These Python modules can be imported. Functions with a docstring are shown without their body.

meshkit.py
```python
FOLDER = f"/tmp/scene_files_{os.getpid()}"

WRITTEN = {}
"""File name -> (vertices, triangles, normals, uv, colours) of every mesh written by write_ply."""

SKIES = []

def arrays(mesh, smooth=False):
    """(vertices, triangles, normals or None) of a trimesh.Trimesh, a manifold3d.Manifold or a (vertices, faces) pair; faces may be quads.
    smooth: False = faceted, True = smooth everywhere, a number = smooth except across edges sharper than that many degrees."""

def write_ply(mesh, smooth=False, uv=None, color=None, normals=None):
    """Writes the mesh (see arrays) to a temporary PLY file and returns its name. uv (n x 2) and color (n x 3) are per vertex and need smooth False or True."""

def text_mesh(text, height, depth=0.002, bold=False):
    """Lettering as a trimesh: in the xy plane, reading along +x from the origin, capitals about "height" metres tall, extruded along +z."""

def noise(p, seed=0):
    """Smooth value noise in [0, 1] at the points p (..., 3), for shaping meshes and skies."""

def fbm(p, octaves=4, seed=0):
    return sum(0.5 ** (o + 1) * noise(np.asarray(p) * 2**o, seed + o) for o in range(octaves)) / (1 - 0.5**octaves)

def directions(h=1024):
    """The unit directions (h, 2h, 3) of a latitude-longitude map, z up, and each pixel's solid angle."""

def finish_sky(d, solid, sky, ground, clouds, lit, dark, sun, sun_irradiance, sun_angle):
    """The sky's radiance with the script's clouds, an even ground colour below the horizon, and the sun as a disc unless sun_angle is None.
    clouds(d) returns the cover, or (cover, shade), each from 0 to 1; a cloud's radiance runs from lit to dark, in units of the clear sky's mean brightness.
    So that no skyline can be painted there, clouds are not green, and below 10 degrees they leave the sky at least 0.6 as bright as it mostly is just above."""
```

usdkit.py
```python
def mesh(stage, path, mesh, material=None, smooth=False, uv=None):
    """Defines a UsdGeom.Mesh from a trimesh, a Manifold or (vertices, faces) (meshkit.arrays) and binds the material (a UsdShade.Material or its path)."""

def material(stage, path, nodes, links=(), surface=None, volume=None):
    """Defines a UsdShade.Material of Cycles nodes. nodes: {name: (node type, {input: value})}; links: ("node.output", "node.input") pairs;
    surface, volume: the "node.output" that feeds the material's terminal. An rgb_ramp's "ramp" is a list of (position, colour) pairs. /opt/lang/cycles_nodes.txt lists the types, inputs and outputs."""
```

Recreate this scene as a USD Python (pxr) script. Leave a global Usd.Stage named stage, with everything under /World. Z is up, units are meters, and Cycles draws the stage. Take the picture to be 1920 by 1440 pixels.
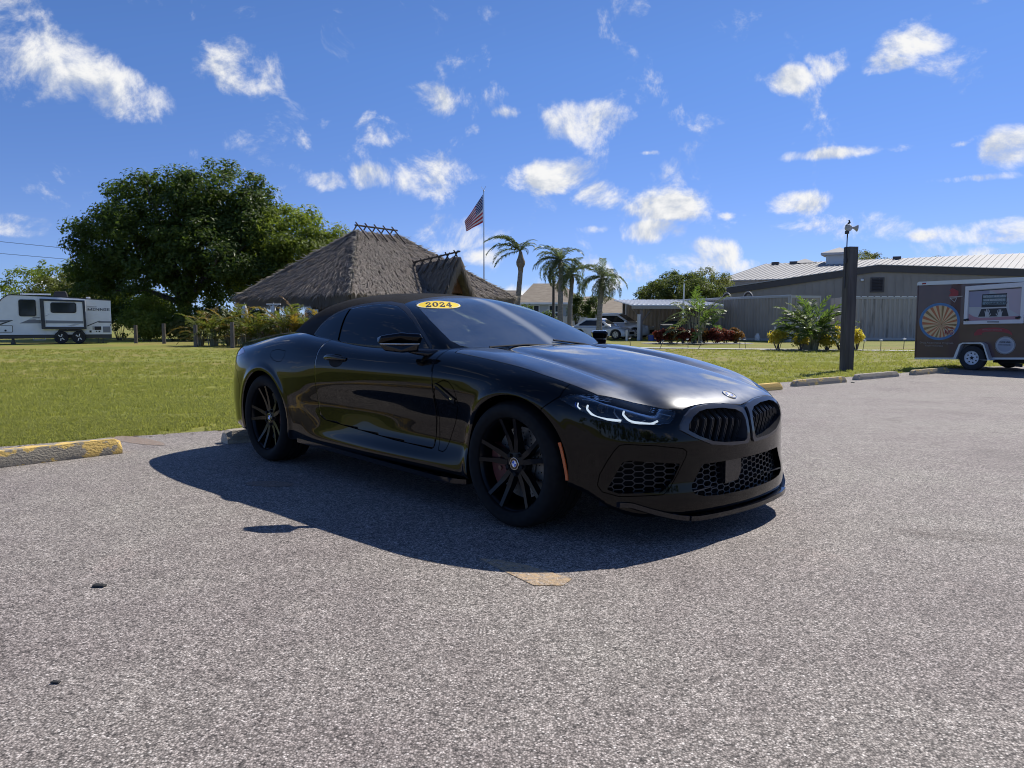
import math, random
import numpy as np, trimesh, manifold3d as m3, usdkit, meshkit
from scipy.interpolate import PchipInterpolator, RectBivariateSpline
from scipy.ndimage import gaussian_filter, gaussian_filter1d, map_coordinates, spline_filter
from shapely import affinity
from shapely.geometry import Polygon, LineString, Point, box as sbox, MultiPolygon
from shapely.ops import unary_union
from pxr import Usd, UsdGeom, UsdLux, UsdShade, Sdf, Gf, Vt

stage = Usd.Stage.CreateInMemory()
UsdGeom.SetStageUpAxis(stage, 'Z')
UsdGeom.SetStageMetersPerUnit(stage, 1.0)
UsdGeom.Xform.Define(stage, '/World')
UsdGeom.Scope.Define(stage, '/World/Looks')
PI = math.pi

# ------------------------------------------------------------------ camera
CAM_H, CAM_PITCH, CAM_F = 1.135, 0.0817, 1469.0
cam = UsdGeom.Camera.Define(stage, '/World/camera')
cam.CreateHorizontalApertureAttr(36.0)
cam.CreateFocalLengthAttr(36.0 * CAM_F / 1920.0)
cam.AddTranslateOp().Set((0, 0, CAM_H))
cam.AddRotateXOp().Set(90 - math.degrees(CAM_PITCH))
cam.CreateExposureAttr(0.3)

# ------------------------------------------------------------------ sun and sky
SUN_AZ, SUN_EL = math.radians(42.5), math.radians(47.5)
sun = UsdLux.DistantLight.Define(stage, '/World/sun')
sun.CreateNormalizeAttr(True)
sun.CreateIntensityAttr(1.2)
sun.CreateAngleAttr(0.53)
sun.CreateColorAttr((1.0, 0.955, 0.88))
sun.AddRotateZOp().Set(-math.degrees(SUN_AZ))
sun.AddRotateXOp().Set(math.degrees(SUN_EL) - 90)


def material(name, nodes, links=(), surface=None, volume=None):
    return usdkit.material(stage, '/World/Looks/' + name, nodes, links, surface, volume)

def sky_cloud_nodes(nodes, links):
    """Cumulus: ellipses of cover at directions on the sky, torn up by noise. (azimuth, elevation, half width, half height, weight), degrees."""
    nodes['tc'] = ('texture_coordinate', {})
    nodes['ns'] = ('noise_texture', {'scale': 13.0, 'detail': 8.0, 'roughness': 0.60, 'lacunarity': 2.2, 'distortion': 0.35})
    nodes['up'] = ('vector_math', {'math_type': 'add', 'vector2': (0.004, 0.004, 0.014)})
    nodes['nu'] = ('noise_texture', {'scale': 13.0, 'detail': 3.0, 'roughness': 0.57, 'lacunarity': 2.2, 'distortion': 0.35})
    links += [('tc.generated', 'ns.vector'), ('tc.generated', 'up.vector1'), ('up.vector', 'nu.vector')]
    last = None
    for k, (az, el, w, h, wt) in enumerate(CLOUDS):
        a, e = math.radians(az), math.radians(el)
        d = (math.cos(e) * math.sin(a), math.cos(e) * math.cos(a), math.sin(e))
        # local axes: y across, z up, x outward
        nodes[f'm{k}'] = ('mapping', {'mapping_type': 'texture', 'location': d, 'rotation': (0.0, -e, PI / 2 - a),
                                      'scale': (1.0, math.radians(w) * 1.22, math.radians(h) * 1.28)})
        nodes[f'g{k}'] = ('gradient_texture', {'gradient_type': 'spherical'})
        nodes[f's{k}'] = ('math', {'math_type': 'multiply', 'value2': wt})
        links += [('tc.generated', f'm{k}.vector'), (f'm{k}.vector', f'g{k}.vector'), (f'g{k}.fac', f's{k}.value1')]
        if last is None:
            last = f's{k}.value'
        else:
            nodes[f'x{k}'] = ('math', {'math_type': 'maximum'})
            links += [(last, f'x{k}.value1'), (f's{k}.value', f'x{k}.value2')]
            last = f'x{k}.value'
    nodes['nc'] = ('math', {'math_type': 'multiply_add', 'value2': 5.0, 'value3': -2.86})
    nodes['lm0'] = ('math', {'math_type': 'multiply', 'value2': 1.55})
    nodes['lm'] = ('math', {'math_type': 'smoothmin', 'value2': 0.92, 'value3': 0.4})
    nodes['cv'] = ('math', {'math_type': 'add'})
    nodes['cover'] = ('map_range', {'range_type': 'smoothstep', 'from_min': 0.0, 'from_max': 1.25, 'clamp': True})
    links += [('ns.fac', 'nc.value1'), (last, 'lm0.value1'), ('lm0.value', 'lm.value1'), ('lm.value', 'cv.value1'), ('nc.value', 'cv.value2'), ('cv.value', 'cover.value')]
    nodes['df'] = ('math', {'math_type': 'subtract'})
    nodes['thick'] = ('map_range', {'range_type': 'smoothstep', 'from_min': -0.13, 'from_max': 0.09, 'clamp': True})
    links += [('ns.fac', 'df.value1'), ('nu.fac', 'df.value2'), ('df.value', 'thick.value')]

SKY_STRENGTH = 0.085
CLOUDS = [(np.float64(-31.5), np.float64(16.8), np.float64(2.6), np.float64(2.3), 1.5), (np.float64(-29.6), np.float64(15.1), np.float64(3.6), np.float64(2.4), 1.6), (np.float64(-26.1), np.float64(14.1), np.float64(3.1), np.float64(1.6), 1.4), (np.float64(-31.6), np.float64(13.7), np.float64(2.5), np.float64(1.3), 1.5), (np.float64(-19.0), np.float64(16.3), np.float64(3.7), np.float64(1.8), 1.25), (np.float64(-6.4), np.float64(15.1), np.float64(2.2), np.float64(1.2), 1.55), (np.float64(-9.0), np.float64(13.3), np.float64(2.3), np.float64(1.2), 1.4), (np.float64(4.8), np.float64(13.8), np.float64(3.5), np.float64(1.5), 1.1), (np.float64(-0.3), np.float64(14.4), np.float64(1.1), np.float64(0.5), 0.8), (np.float64(-5.5), np.float64(10.1), np.float64(3.2), np.float64(1.6), 1.3), (np.float64(-3.1), np.float64(10.3), np.float64(1.7), np.float64(0.7), 0.85), (np.float64(-10.2), np.float64(10.0), np.float64(1.6), np.float64(0.9), 1.25), (np.float64(-13.1), np.float64(9.6), np.float64(1.7), np.float64(0.7), 1.15), (np.float64(2.7), np.float64(10.2), np.float64(3.2), np.float64(1.2), 1.15), (np.float64(6.2), np.float64(8.7), np.float64(1.9), np.float64(1.1), 1.25), (np.float64(11.0), np.float64(7.9), np.float64(3.8), np.float64(1.1), 1.1), (np.float64(10.1), np.float64(6.3), np.float64(2.5), np.float64(0.9), 1.15), (np.float64(19.6), np.float64(7.9), np.float64(2.5), np.float64(0.8), 1.1), (np.float64(26.2), np.float64(17.0), np.float64(2.2), np.float64(0.9), 1.05), (np.float64(24.7), np.float64(16.0), np.float64(1.6), np.float64(0.7), 1.3), (np.float64(21.5), np.float64(16.4), np.float64(1.5), np.float64(1.1), 1.05), (np.float64(19.1), np.float64(15.7), np.float64(1.5), np.float64(0.9), 1.4), (np.float64(31.9), np.float64(10.4), np.float64(2.0), np.float64(1.2), 1.3), (np.float64(23.8), np.float64(6.1), np.float64(2.7), np.float64(1.2), 1.25), (np.float64(31.3), np.float64(5.5), np.float64(2.9), np.float64(0.9), 1.2), (np.float64(13.6), np.float64(4.4), np.float64(2.9), np.float64(1.3), 1.6), (np.float64(-4.2), np.float64(6.1), np.float64(2.9), np.float64(1.3), 1.45), (np.float64(-31.6), np.float64(5.7), np.float64(2.1), np.float64(0.8), 1.5), (np.float64(-30.3), np.float64(2.4), np.float64(1.5), np.float64(0.5), 0.9), (np.float64(31.0), np.float64(3.9), np.float64(1.9), np.float64(0.7), 1.0), (np.float64(27.3), np.float64(5.4), np.float64(1.0), np.float64(0.4), 0.9), (np.float64(6.2), np.float64(3.1), np.float64(4.2), np.float64(1.5), 0.95), (np.float64(-2.3), np.float64(4.6), np.float64(2.3), np.float64(0.8), 0.8), (np.float64(21.8), np.float64(10.9), np.float64(4.7), np.float64(0.4), 0.95), (np.float64(29.3), np.float64(8.7), np.float64(3.4), np.float64(0.3), 0.85), (np.float64(30.0), np.float64(18.7), np.float64(0.9), np.float64(0.3), 1.0), (np.float64(6.1), np.float64(6.5), np.float64(1.5), np.float64(0.4), 0.7), (np.float64(29.2), np.float64(10.8), np.float64(0.7), np.float64(0.3), 0.8), (np.float64(15.0), np.float64(7.2), np.float64(0.7), np.float64(0.3), 0.8), (np.float64(-2.5), np.float64(13.2), np.float64(0.9), np.float64(0.5), 0.65), (np.float64(16.5), np.float64(3.7), np.float64(2.1), np.float64(0.7), 0.9), (np.float64(0.0), np.float64(1.5), np.float64(4.6), np.float64(0.9), 0.9), (np.float64(9.7), np.float64(11.6), np.float64(0.8), np.float64(0.2), 0.7), (109.8, np.float64(54.8), 5.6, np.float64(3.8), 0.92), (-42.0, np.float64(26.0), 3.2, np.float64(1.5), 1.3), (54.9, np.float64(15.8), 5.2, np.float64(3.6), 1.26), (123.9, np.float64(25.0), 5.5, np.float64(3.6), 0.92), (136.7, np.float64(6.4), 6.4, np.float64(3.9), 0.99), (142.4, np.float64(61.5), 3.1, np.float64(2.7), 0.9), (-106.8, np.float64(21.0), 7.0, np.float64(3.7), 0.96), (71.5, np.float64(28.4), 7.0, np.float64(3.8), 1.03), (108.0, np.float64(32.1), 5.5, np.float64(3.1), 0.91), (156.0, np.float64(7.6), 7.2, np.float64(3.5), 1.28), (-36.2, np.float64(70.0), 5.8, np.float64(4.2), 1.2), (62.8, np.float64(44.4), 5.3, np.float64(3.2), 1.16), (-141.4, np.float64(45.0), 6.2, np.float64(4.1), 1.22), (-110.2, np.float64(24.9), 7.0, np.float64(4.0), 1.19)]
CLOUD_LIT, CLOUD_DARK = (9.0, 9.0, 9.0), (5.4, 5.9, 6.8)

def make_sky():
    dome = UsdLux.DomeLight.Define(stage, '/World/sky')
    nodes, links = {}, []
    nodes['sky'] = ('sky_texture', {'sky_type': 'single_scattering', 'sun_disc': False, 'sun_elevation': SUN_EL, 'sun_rotation': SUN_AZ,
                                    'air_density': 0.6, 'aerosol_density': 0.1, 'ozone_density': 4.0, 'altitude': 20.0})
    sky_cloud_nodes(nodes, links)
    nodes['cc'] = ('mix', {'mix_type': 'mix', 'color1': CLOUD_DARK, 'color2': CLOUD_LIT})
    nodes['cs'] = ('mix', {'mix_type': 'mix'})
    nodes['bg'] = ('background_shader', {'strength': SKY_STRENGTH})
    nodes['tz'] = ('separate_xyz', {})
    nodes['tr'] = ('rgb_ramp', {'ramp': [(0.0, (0.62, 0.73, 1.04)), (0.10, (0.83, 0.88, 1.16)), (0.30, (0.88, 1.10, 1.42))]})
    nodes['tint'] = ('mix', {'mix_type': 'multiply', 'fac': 1.0})
    links += [('tc.generated', 'tz.vector'), ('tz.z', 'tr.fac'), ('tr.color', 'tint.color2')]
    links += [('sky.color', 'tint.color1')]
    links += [('thick.result', 'cc.fac'), ('cover.result', 'cs.fac'), ('tint.color', 'cs.color1'), ('cc.color', 'cs.color2'), ('cs.color', 'bg.color')]
    m = material('sky_material', nodes, links, surface='bg.background')
    UsdShade.MaterialBindingAPI.Apply(dome.GetPrim()).Bind(m)
    p = dome.GetPrim(); p.SetCustomDataByKey('kind', 'structure'); p.SetCustomDataByKey('label', 'blue sky with scattered white cumulus clouds'); p.SetCustomDataByKey('category', 'sky')

make_sky()

# ------------------------------------------------------------------ helpers
_names = {}
def numbered(parent, name):
    k = (parent, name); n = _names.get(k, 0); _names[k] = n + 1
    return f'{parent}/{name}' if n == 0 else f'{parent}/{name}_{n:03d}'

def tag(prim, label=None, cat=None, group=None, kind=None):
    for k, v in (('label', label), ('category', cat), ('group', group), ('kind', kind)):
        if v: prim.SetCustomDataByKey(k, v)
    return prim

def thing(name, label, cat, loc=(0, 0, 0), rz=0.0, group=None):
    x = UsdGeom.Xform.Define(stage, numbered('/World', name))
    x.AddTranslateOp().Set(tuple(map(float, loc)))
    if rz: x.AddRotateZOp().Set(math.degrees(rz))
    return tag(x.GetPrim(), label, cat, group)

def put(name, mesh, mat, parent='/World', smooth=30, label=None, kind=None):
    """One Mesh prim; parent: a prim or a path."""
    pp = parent if isinstance(parent, str) else str(parent.GetPath())
    m = usdkit.mesh(stage, numbered(pp, name), mesh, mat, smooth=smooth)
    return tag(m.GetPrim(), label, kind=kind)

def solo(name, mesh, mat, label, cat, group=None, kind=None, smooth=30):
    return tag(put(name, mesh, mat, '/World', smooth), label, cat, group, kind)

def copy_of(src, name, label, cat, loc, rz=0.0, group=None, scale=None):
    x = thing(name, label, cat, loc, rz, group)
    if scale: UsdGeom.Xformable(x).AddScaleOp().Set(Gf.Vec3f(scale, scale, scale) if np.ndim(scale) == 0 else Gf.Vec3f(*scale))
    x.GetReferences().AddInternalReference(src if isinstance(src, (str, Sdf.Path)) else src.GetPath())
    x.SetInstanceable(True)
    return x

cat = trimesh.util.concatenate
def bx(x0, x1, y0, y1, z0, z1):
    m = trimesh.creation.box([abs(x1 - x0), abs(y1 - y0), abs(z1 - z0)]); m.apply_translation([(x0 + x1) / 2, (y0 + y1) / 2, (z0 + z1) / 2]); return m
def rbox(x0, x1, y0, y1, z0, z1, r=0.02, seg=8):
    c = [(x, y, z) for x in (x0 + r, x1 - r) for y in (y0 + r, y1 - r) for z in (z0 + r, z1 - r)]
    s = m3.Manifold.sphere(r, seg)
    return tm(m3.Manifold.batch_hull([s.translate(p) for p in c]))
def tm(man):
    m = man.to_mesh(); return trimesh.Trimesh(np.array(m.vert_properties)[:, :3], np.array(m.tri_verts), process=False)
def mf(t):
    return m3.Manifold(m3.Mesh(np.ascontiguousarray(t.vertices, np.float32), np.ascontiguousarray(t.faces, np.uint32)))
def rod(a, b, r0, r1=None, seg=8, cap=True):
    a, b = np.asarray(a, float), np.asarray(b, float); r1 = r0 if r1 is None else r1
    return tube([a, b], [r0, r1], seg)
def tube(pts, radii, seg=8):
    """A closed tube through points."""
    P = np.asarray(pts, float); n = len(P); R = np.broadcast_to(np.asarray(radii, float), (n,))
    T = np.gradient(P, axis=0); T /= np.linalg.norm(T, axis=1, keepdims=True) + 1e-12
    up = np.array([0, 0, 1.0]) if abs(T[0][2]) < 0.9 else np.array([1.0, 0, 0])
    V = []
    for i in range(n):
        u = np.cross(T[i], up); u /= np.linalg.norm(u) + 1e-12; w = np.cross(u, T[i]); up = w
        a = np.arange(seg) * 2 * PI / seg
        V.append(P[i] + R[i] * (np.cos(a)[:, None] * u + np.sin(a)[:, None] * w))
    V = np.vstack(V + [P[:1], P[-1:]]); F = []
    for i in range(n - 1):
        for k in range(seg):
            a, b = i * seg + k, i * seg + (k + 1) % seg; c, d = a + seg, b + seg
            F += [(a, c, b), (b, c, d)]
    for k in range(seg):
        F += [(n * seg, k, (k + 1) % seg), (n * seg + 1, (n - 1) * seg + (k + 1) % seg, (n - 1) * seg + k)]
    return trimesh.Trimesh(V, F, process=False)
def sweep(pts, w, t, up=(0, 0, 1)):
    """A bar of rectangular section (w across, t along up) through points."""
    P = np.asarray(pts, float); T = np.gradient(P, axis=0); T /= np.linalg.norm(T, axis=1, keepdims=True)
    up = np.asarray(up, float); V = []
    for p, tt in zip(P, T):
        u = np.cross(tt, up); u /= np.linalg.norm(u); n = np.cross(u, tt)
        V += [p + u * w / 2 + n * t / 2, p - u * w / 2 + n * t / 2, p - u * w / 2 - n * t / 2, p + u * w / 2 - n * t / 2]
    F = []
    for i in range(len(P) - 1):
        for k in range(4):
            a, b = 4 * i + k, 4 * i + (k + 1) % 4; c, d = a + 4, b + 4
            F += [(a, c, b), (b, c, d)]
    e = 4 * (len(P) - 1); F += [(0, 1, 2), (0, 2, 3), (e, e + 2, e + 1), (e, e + 3, e + 2)]
    m = trimesh.Trimesh(V, F, process=False)
    if m.volume < 0: m.invert()
    return m
def prism(poly, axis, a, b):
    """Extrude a polygon (shapely or points) along x, y or z between a and b. Polygon coordinates: x->(y,z), y->(x,z), z->(x,y)."""
    poly = Polygon(poly) if not hasattr(poly, 'geom_type') else poly
    ms = []
    for g in getattr(poly, 'geoms', [poly]):
        m = trimesh.creation.extrude_polygon(g, b - a, engine='earcut'); v = m.vertices.copy()
        v = {'x': np.c_[v[:, 2] + a, v[:, 0], v[:, 1]], 'y': np.c_[v[:, 0], v[:, 2] + a, v[:, 1]], 'z': np.c_[v[:, 0], v[:, 1], v[:, 2] + a]}[axis]
        m = trimesh.Trimesh(v, m.faces if axis != 'y' else m.faces[:, ::-1], process=False)
        if m.volume < 0: m.invert()
        ms.append(m)
    return cat(ms)
def lathe(prof, seg=48, axis='z'):
    """Closed profile [(r, h)] revolved about z or y."""
    P = np.asarray(prof, float); n = len(P); a = np.arange(seg) * 2 * PI / seg
    V = np.stack([P[None, :, 0] * np.cos(a)[:, None], P[None, :, 0] * np.sin(a)[:, None], np.repeat(P[None, :, 1], seg, 0)], -1).reshape(-1, 3)
    F = []
    for i in range(seg):
        for k in range(n):
            a0, b0 = i * n + k, i * n + (k + 1) % n; a1, b1 = ((i + 1) % seg) * n + k, ((i + 1) % seg) * n + (k + 1) % n
            F += [(a0, a1, b0), (b0, a1, b1)]
    m = trimesh.Trimesh(V, F, process=False)
    if m.volume < 0: m.invert()
    if axis == 'y': m.apply_transform(trimesh.transformations.rotation_matrix(-PI / 2, [1, 0, 0]))
    return m
def smoothed(poly, r):
    return poly.buffer(-r, join_style=1).buffer(2 * r, join_style=1).buffer(-r, join_style=1)
def xf(m, loc=(0, 0, 0), rz=0, rx=0, ry=0, s=1.0):
    m = m.copy(); R = trimesh.transformations
    if s != 1.0: m.apply_scale(s)
    for a, ax in ((rx, [1, 0, 0]), (ry, [0, 1, 0]), (rz, [0, 0, 1])):
        if a: m.apply_transform(R.rotation_matrix(a, ax))
    m.apply_translation(loc); return m

# ------------------------------------------------------------------ materials
def pbr(name, col, rough=0.6, metal=0.0, spec=0.5, coat=0.0, **kw):
    inp = {'base_color': col, 'roughness': rough, 'metallic': metal, 'specular_ior_level': spec, 'coat_weight': coat, **kw}
    return material(name, {'p': ('principled_bsdf', inp)}, [], 'p.BSDF')
def mottled(name, c0, c1, scale=3.0, rough=0.8, detail=6.0, bump=0.0, bscale=40.0, space='object', rlo=0.35, rhi=0.65, stretch=(1, 1, 1), spec=0.3, bdist=0.02, **kw):
    """Two colours mixed by noise, with an optional bump."""
    n = {'tc': ('texture_coordinate', {}), 'mp': ('mapping', {'scale': stretch}), 'n': ('noise_texture', {'scale': scale, 'detail': detail, 'roughness': 0.6}),
         'r': ('rgb_ramp', {'ramp': [(rlo, c0), (rhi, c1)]}), 'p': ('principled_bsdf', {'roughness': rough, 'specular_ior_level': spec, **kw})}
    l = [('tc.object', 'mp.vector'), ('mp.vector', 'n.vector'), ('n.fac', 'r.fac'), ('r.color', 'p.base_color')]
    if bump:
        n['bn'] = ('noise_texture', {'scale': bscale, 'detail': 4.0}); n['b'] = ('bump', {'strength': bump, 'distance': bdist})
        l += [('mp.vector', 'bn.vector'), ('bn.fac', 'b.height'), ('b.normal', 'p.normal')]
    return material(name, n, l, 'p.BSDF')
def pane(name, tint=(0.9, 0.92, 0.92), rough=0.0, ior=1.5, see=1.0):
    """A window pane: transparent, with a mirror-like reflection by the Fresnel law."""
    return material(name, {'t': ('transparent_bsdf', {'color': tint}), 'g': ('glossy_bsdf', {'color': (1, 1, 1), 'roughness': rough}), 'f': ('fresnel', {'IOR': ior}),
                           'm': ('mix_closure', {})}, [('f.fac', 'm.fac'), ('t.BSDF', 'm.closure1'), ('g.BSDF', 'm.closure2')], 'm.closure')
def leafy(name, c0, c1, trans=0.35, rough=0.5, glow=1.9):
    n = {'g': ('geometry', {}), 'r': ('rgb_ramp', {'ramp': [(0.0, c0), (1.0, c1)]}), 'p': ('principled_bsdf', {'roughness': rough, 'specular_ior_level': 0.35}),
         't': ('translucent_bsdf', {}), 'h': ('hsv', {'value': glow, 'saturation': 1.08}), 'm': ('mix_closure', {'fac': trans})}
    l = [('g.random_per_island', 'r.fac'), ('r.color', 'p.base_color'), ('r.color', 'h.color'), ('h.color', 't.color'), ('p.BSDF', 'm.closure1'), ('t.BSDF', 'm.closure2')]
    return material(name, n, l, 'm.closure')
# ------------------------------------------------------------------ the black convertible
CAR_XY, CAR_PSI = (0.650, 4.868), 0.800           # front axle on the ground and heading (clockwise from +x)
VOX = 0.015

def table(st, us, us_fine, xs_fine, sx, su, mirror=False):
    """st: {x: [(u, value)]} -> smooth bicubic surface over (x, u)."""
    xs = sorted(st); uf = us_fine
    rows = []
    for x in xs:
        k = np.array(sorted(st[x])); rows.append(PchipInterpolator(k[:, 0], k[:, 1], extrapolate=False)(np.clip(uf, k[0, 0], k[-1, 0])))
    A = PchipInterpolator(xs, np.array(rows), axis=0)(np.clip(xs_fine, xs[0], xs[-1]))
    A = gaussian_filter1d(A, sx / (xs_fine[1] - xs_fine[0]), axis=0, mode='nearest')
    if mirror:
        A = np.concatenate([A[:, :0:-1], A], 1); uf = np.concatenate([-uf[:0:-1], uf])
        A = gaussian_filter1d(A, su / (us_fine[1] - us_fine[0]), axis=1, mode='nearest')
    else:
        A = gaussian_filter1d(A, su / (us_fine[1] - us_fine[0]), axis=1, mode='nearest')
    return RectBivariateSpline(xs_fine, uf, A, kx=3, ky=3)

_xf = np.arange(-4.2, 1.2, 0.03)
# half width of the side at (x, z)
SIDE = table({
    0.95: [(.08, .90), (.2, .93), (.62, .93), (.72, .92), (.80, .87), (.88, .79), (.95, .70)],
    0.40: [(.08, .90), (.2, .935), (.3, .94), (.42, .94), (.52, .942), (.62, .945), (.70, .935), (.76, .912), (.82, .86), (.88, .78), (.95, .66)],
    0.20: [(.08, .90), (.2, .925), (.3, .925), (.42, .93), (.52, .94), (.62, .948), (.70, .948), (.76, .935), (.82, .895), (.88, .82), (.95, .70)],
    0.00: [(.08, .90), (.2, .92), (.3, .92), (.42, .925), (.52, .94), (.62, .950), (.72, .952), (.78, .940), (.84, .905), (.89, .845), (.93, .78), (.98, .68)],
    -.45: [(.08, .86), (.14, .90), (.2, .918), (.3, .908), (.42, .885), (.52, .885), (.62, .905), (.72, .925), (.79, .925), (.85, .905), (.90, .865), (.945, .80), (1.0, .70)],
    -.80: [(.08, .86), (.14, .90), (.2, .92), (.27, .918), (.34, .895), (.42, .878), (.52, .878), (.60, .893), (.70, .918), (.79, .922), (.86, .905), (.92, .868), (.955, .82), (1.02, .70)],
    -1.3: [(.08, .86), (.14, .90), (.2, .923), (.27, .922), (.34, .900), (.42, .885), (.52, .878), (.60, .888), (.70, .915), (.79, .920), (.86, .905), (.92, .875), (.965, .825), (1.03, .70)],
    -1.9: [(.08, .86), (.14, .89), (.2, .915), (.27, .92), (.34, .910), (.42, .905), (.52, .902), (.60, .912), (.70, .928), (.79, .930), (.86, .917), (.93, .885), (.985, .835), (1.05, .71)],
    -2.4: [(.08, .86), (.2, .915), (.3, .93), (.42, .938), (.52, .945), (.62, .952), (.72, .953), (.80, .945), (.88, .922), (.95, .885), (1.01, .83), (1.06, .74)],
    -2.83: [(.08, .86), (.2, .915), (.3, .93), (.42, .940), (.52, .950), (.62, .957), (.72, .957), (.80, .948), (.88, .92), (.95, .875), (1.01, .80), (1.06, .70)],
    -3.3: [(.08, .84), (.2, .91), (.3, .925), (.42, .935), (.62, .938), (.72, .935), (.80, .922), (.88, .885), (.94, .83), (1.0, .73), (1.06, .60)],
    -3.7: [(.08, .80), (.2, .88), (.3, .90), (.42, .91), (.62, .905), (.72, .895), (.80, .87), (.88, .82), (.94, .75), (1.0, .66), (1.06, .52)],
    -4.0: [(.08, .78), (.2, .86), (.3, .88), (.42, .885), (.62, .88), (.72, .865), (.80, .835), (.88, .78), (.94, .70), (1.0, .60), (1.06, .46)],
}, None, np.arange(.0, 1.2, .01), _xf, .05, .016)

def _top(c, dome, crease, yd=.42, bulge=.0):
    return [(0, c), (.15, c - .002), (yd - .06, c - .006 - .3 * bulge), (yd, c - .012 - .5 * bulge), (yd + .07, c - .026 - bulge), (yd + .16, crease + .016), (.72, crease + .010), (.80, crease), (.88, crease - .03), (1.05, crease - .11)]
TOP = table({
    1.05: _top(.60, 0, .46, .40), .92: _top(.665, 0, .55, .42), .85: _top(.708, 0, .60, .43, .004),   .78: _top(.737, 0, .628, .44, .008), .60: _top(.784, 0, .706, .45, .012), .40: _top(.833, 0, .784, .45, .013), .20: _top(.875, 0, .836, .44, .013),
    .0: _top(.912, 0, .879, .43, .012), -.3: _top(.952, 0, .924, .40, .008), -.6: _top(.977, 0, .948, .36, .004), -.9: _top(.985, 0, .955, .36), -1.44: _top(.975, 0, .957, .36),
    -2.2: _top(1.01, 0, 1.005, .40), -2.55: [(0, 1.045), (.5, 1.043), (.7, 1.04), (.80, 1.03), (.88, 1.0), (1.05, .9)], -3.0: [(0, 1.045), (.4, 1.042), (.6, 1.028), (.72, 1.008), (.80, .985), (.88, .95), (1.05, .86)],
    -3.4: [(0, 1.015), (.4, 1.01), (.6, .990), (.72, .955), (.80, .918), (.88, .875), (1.05, .77)], -3.8: [(0, .975), (.4, .968), (.6, .94), (.72, .90), (.80, .86), (1.05, .72)], -3.97: [(0, .95), (.4, .94), (.6, .91), (.72, .865), (.80, .82), (1.05, .68)],
}, None, np.arange(0, 1.1, .02), _xf, .045, .022, True)

# the front: x at (y, z);  plan curve plus a lean with height
_plan = PchipInterpolator([0, .15, .36, .5, .6, .7, .76, .82, .86, .90, .93, .96, 1.1], [.912, .905, .876, .836, .790, .722, .668, .592, .516, .41, .29, .15, -.6])
_lean = PchipInterpolator([.0, .08, .14, .22, .34, .44, .50, .58, .66, .70, .74, .78, .84, 1.1], [-.06, .005, .022, .026, .010, .006, .008, -.004, -.026, -.050, -.10, -.17, -.30, -.95])
_fy = np.arange(-1.1, 1.1001, .02); _fz = np.arange(0, 1.15, .01)
_A = _plan(np.abs(_fy))[:, None] + _lean(_fz)[None, :] * (1 - .25 * np.clip(np.abs(_fy) / .8, 0, 1)[:, None] ** 2)
FRONT = RectBivariateSpline(_fy, _fz, gaussian_filter(_A, (1.6, 1.2), mode='nearest'))
# the rear
_planr = PchipInterpolator([0, .3, .55, .7, .78, .84, .88, 1.1], [-3.955, -3.93, -3.87, -3.78, -3.70, -3.60, -3.50, -2.7])
_leanr = PchipInterpolator([0, .12, .2, .35, .5, .62, .72, .82, .9, .97, 1.03, 1.15], [.24, .14, .09, .04, .015, .02, .050, .085, .13, .16, .19, .27])
_A = _planr(np.abs(_fy))[:, None] + _leanr(_fz)[None, :]
REAR = RectBivariateSpline(_fy, _fz, gaussian_filter(_A, (1.6, 1.2), mode='nearest'))

WF, WR, RF, RR = (0.0, 0.348), (-2.827, 0.352), 0.350, 0.353       # wheel centres (x, z) and radii

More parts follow.
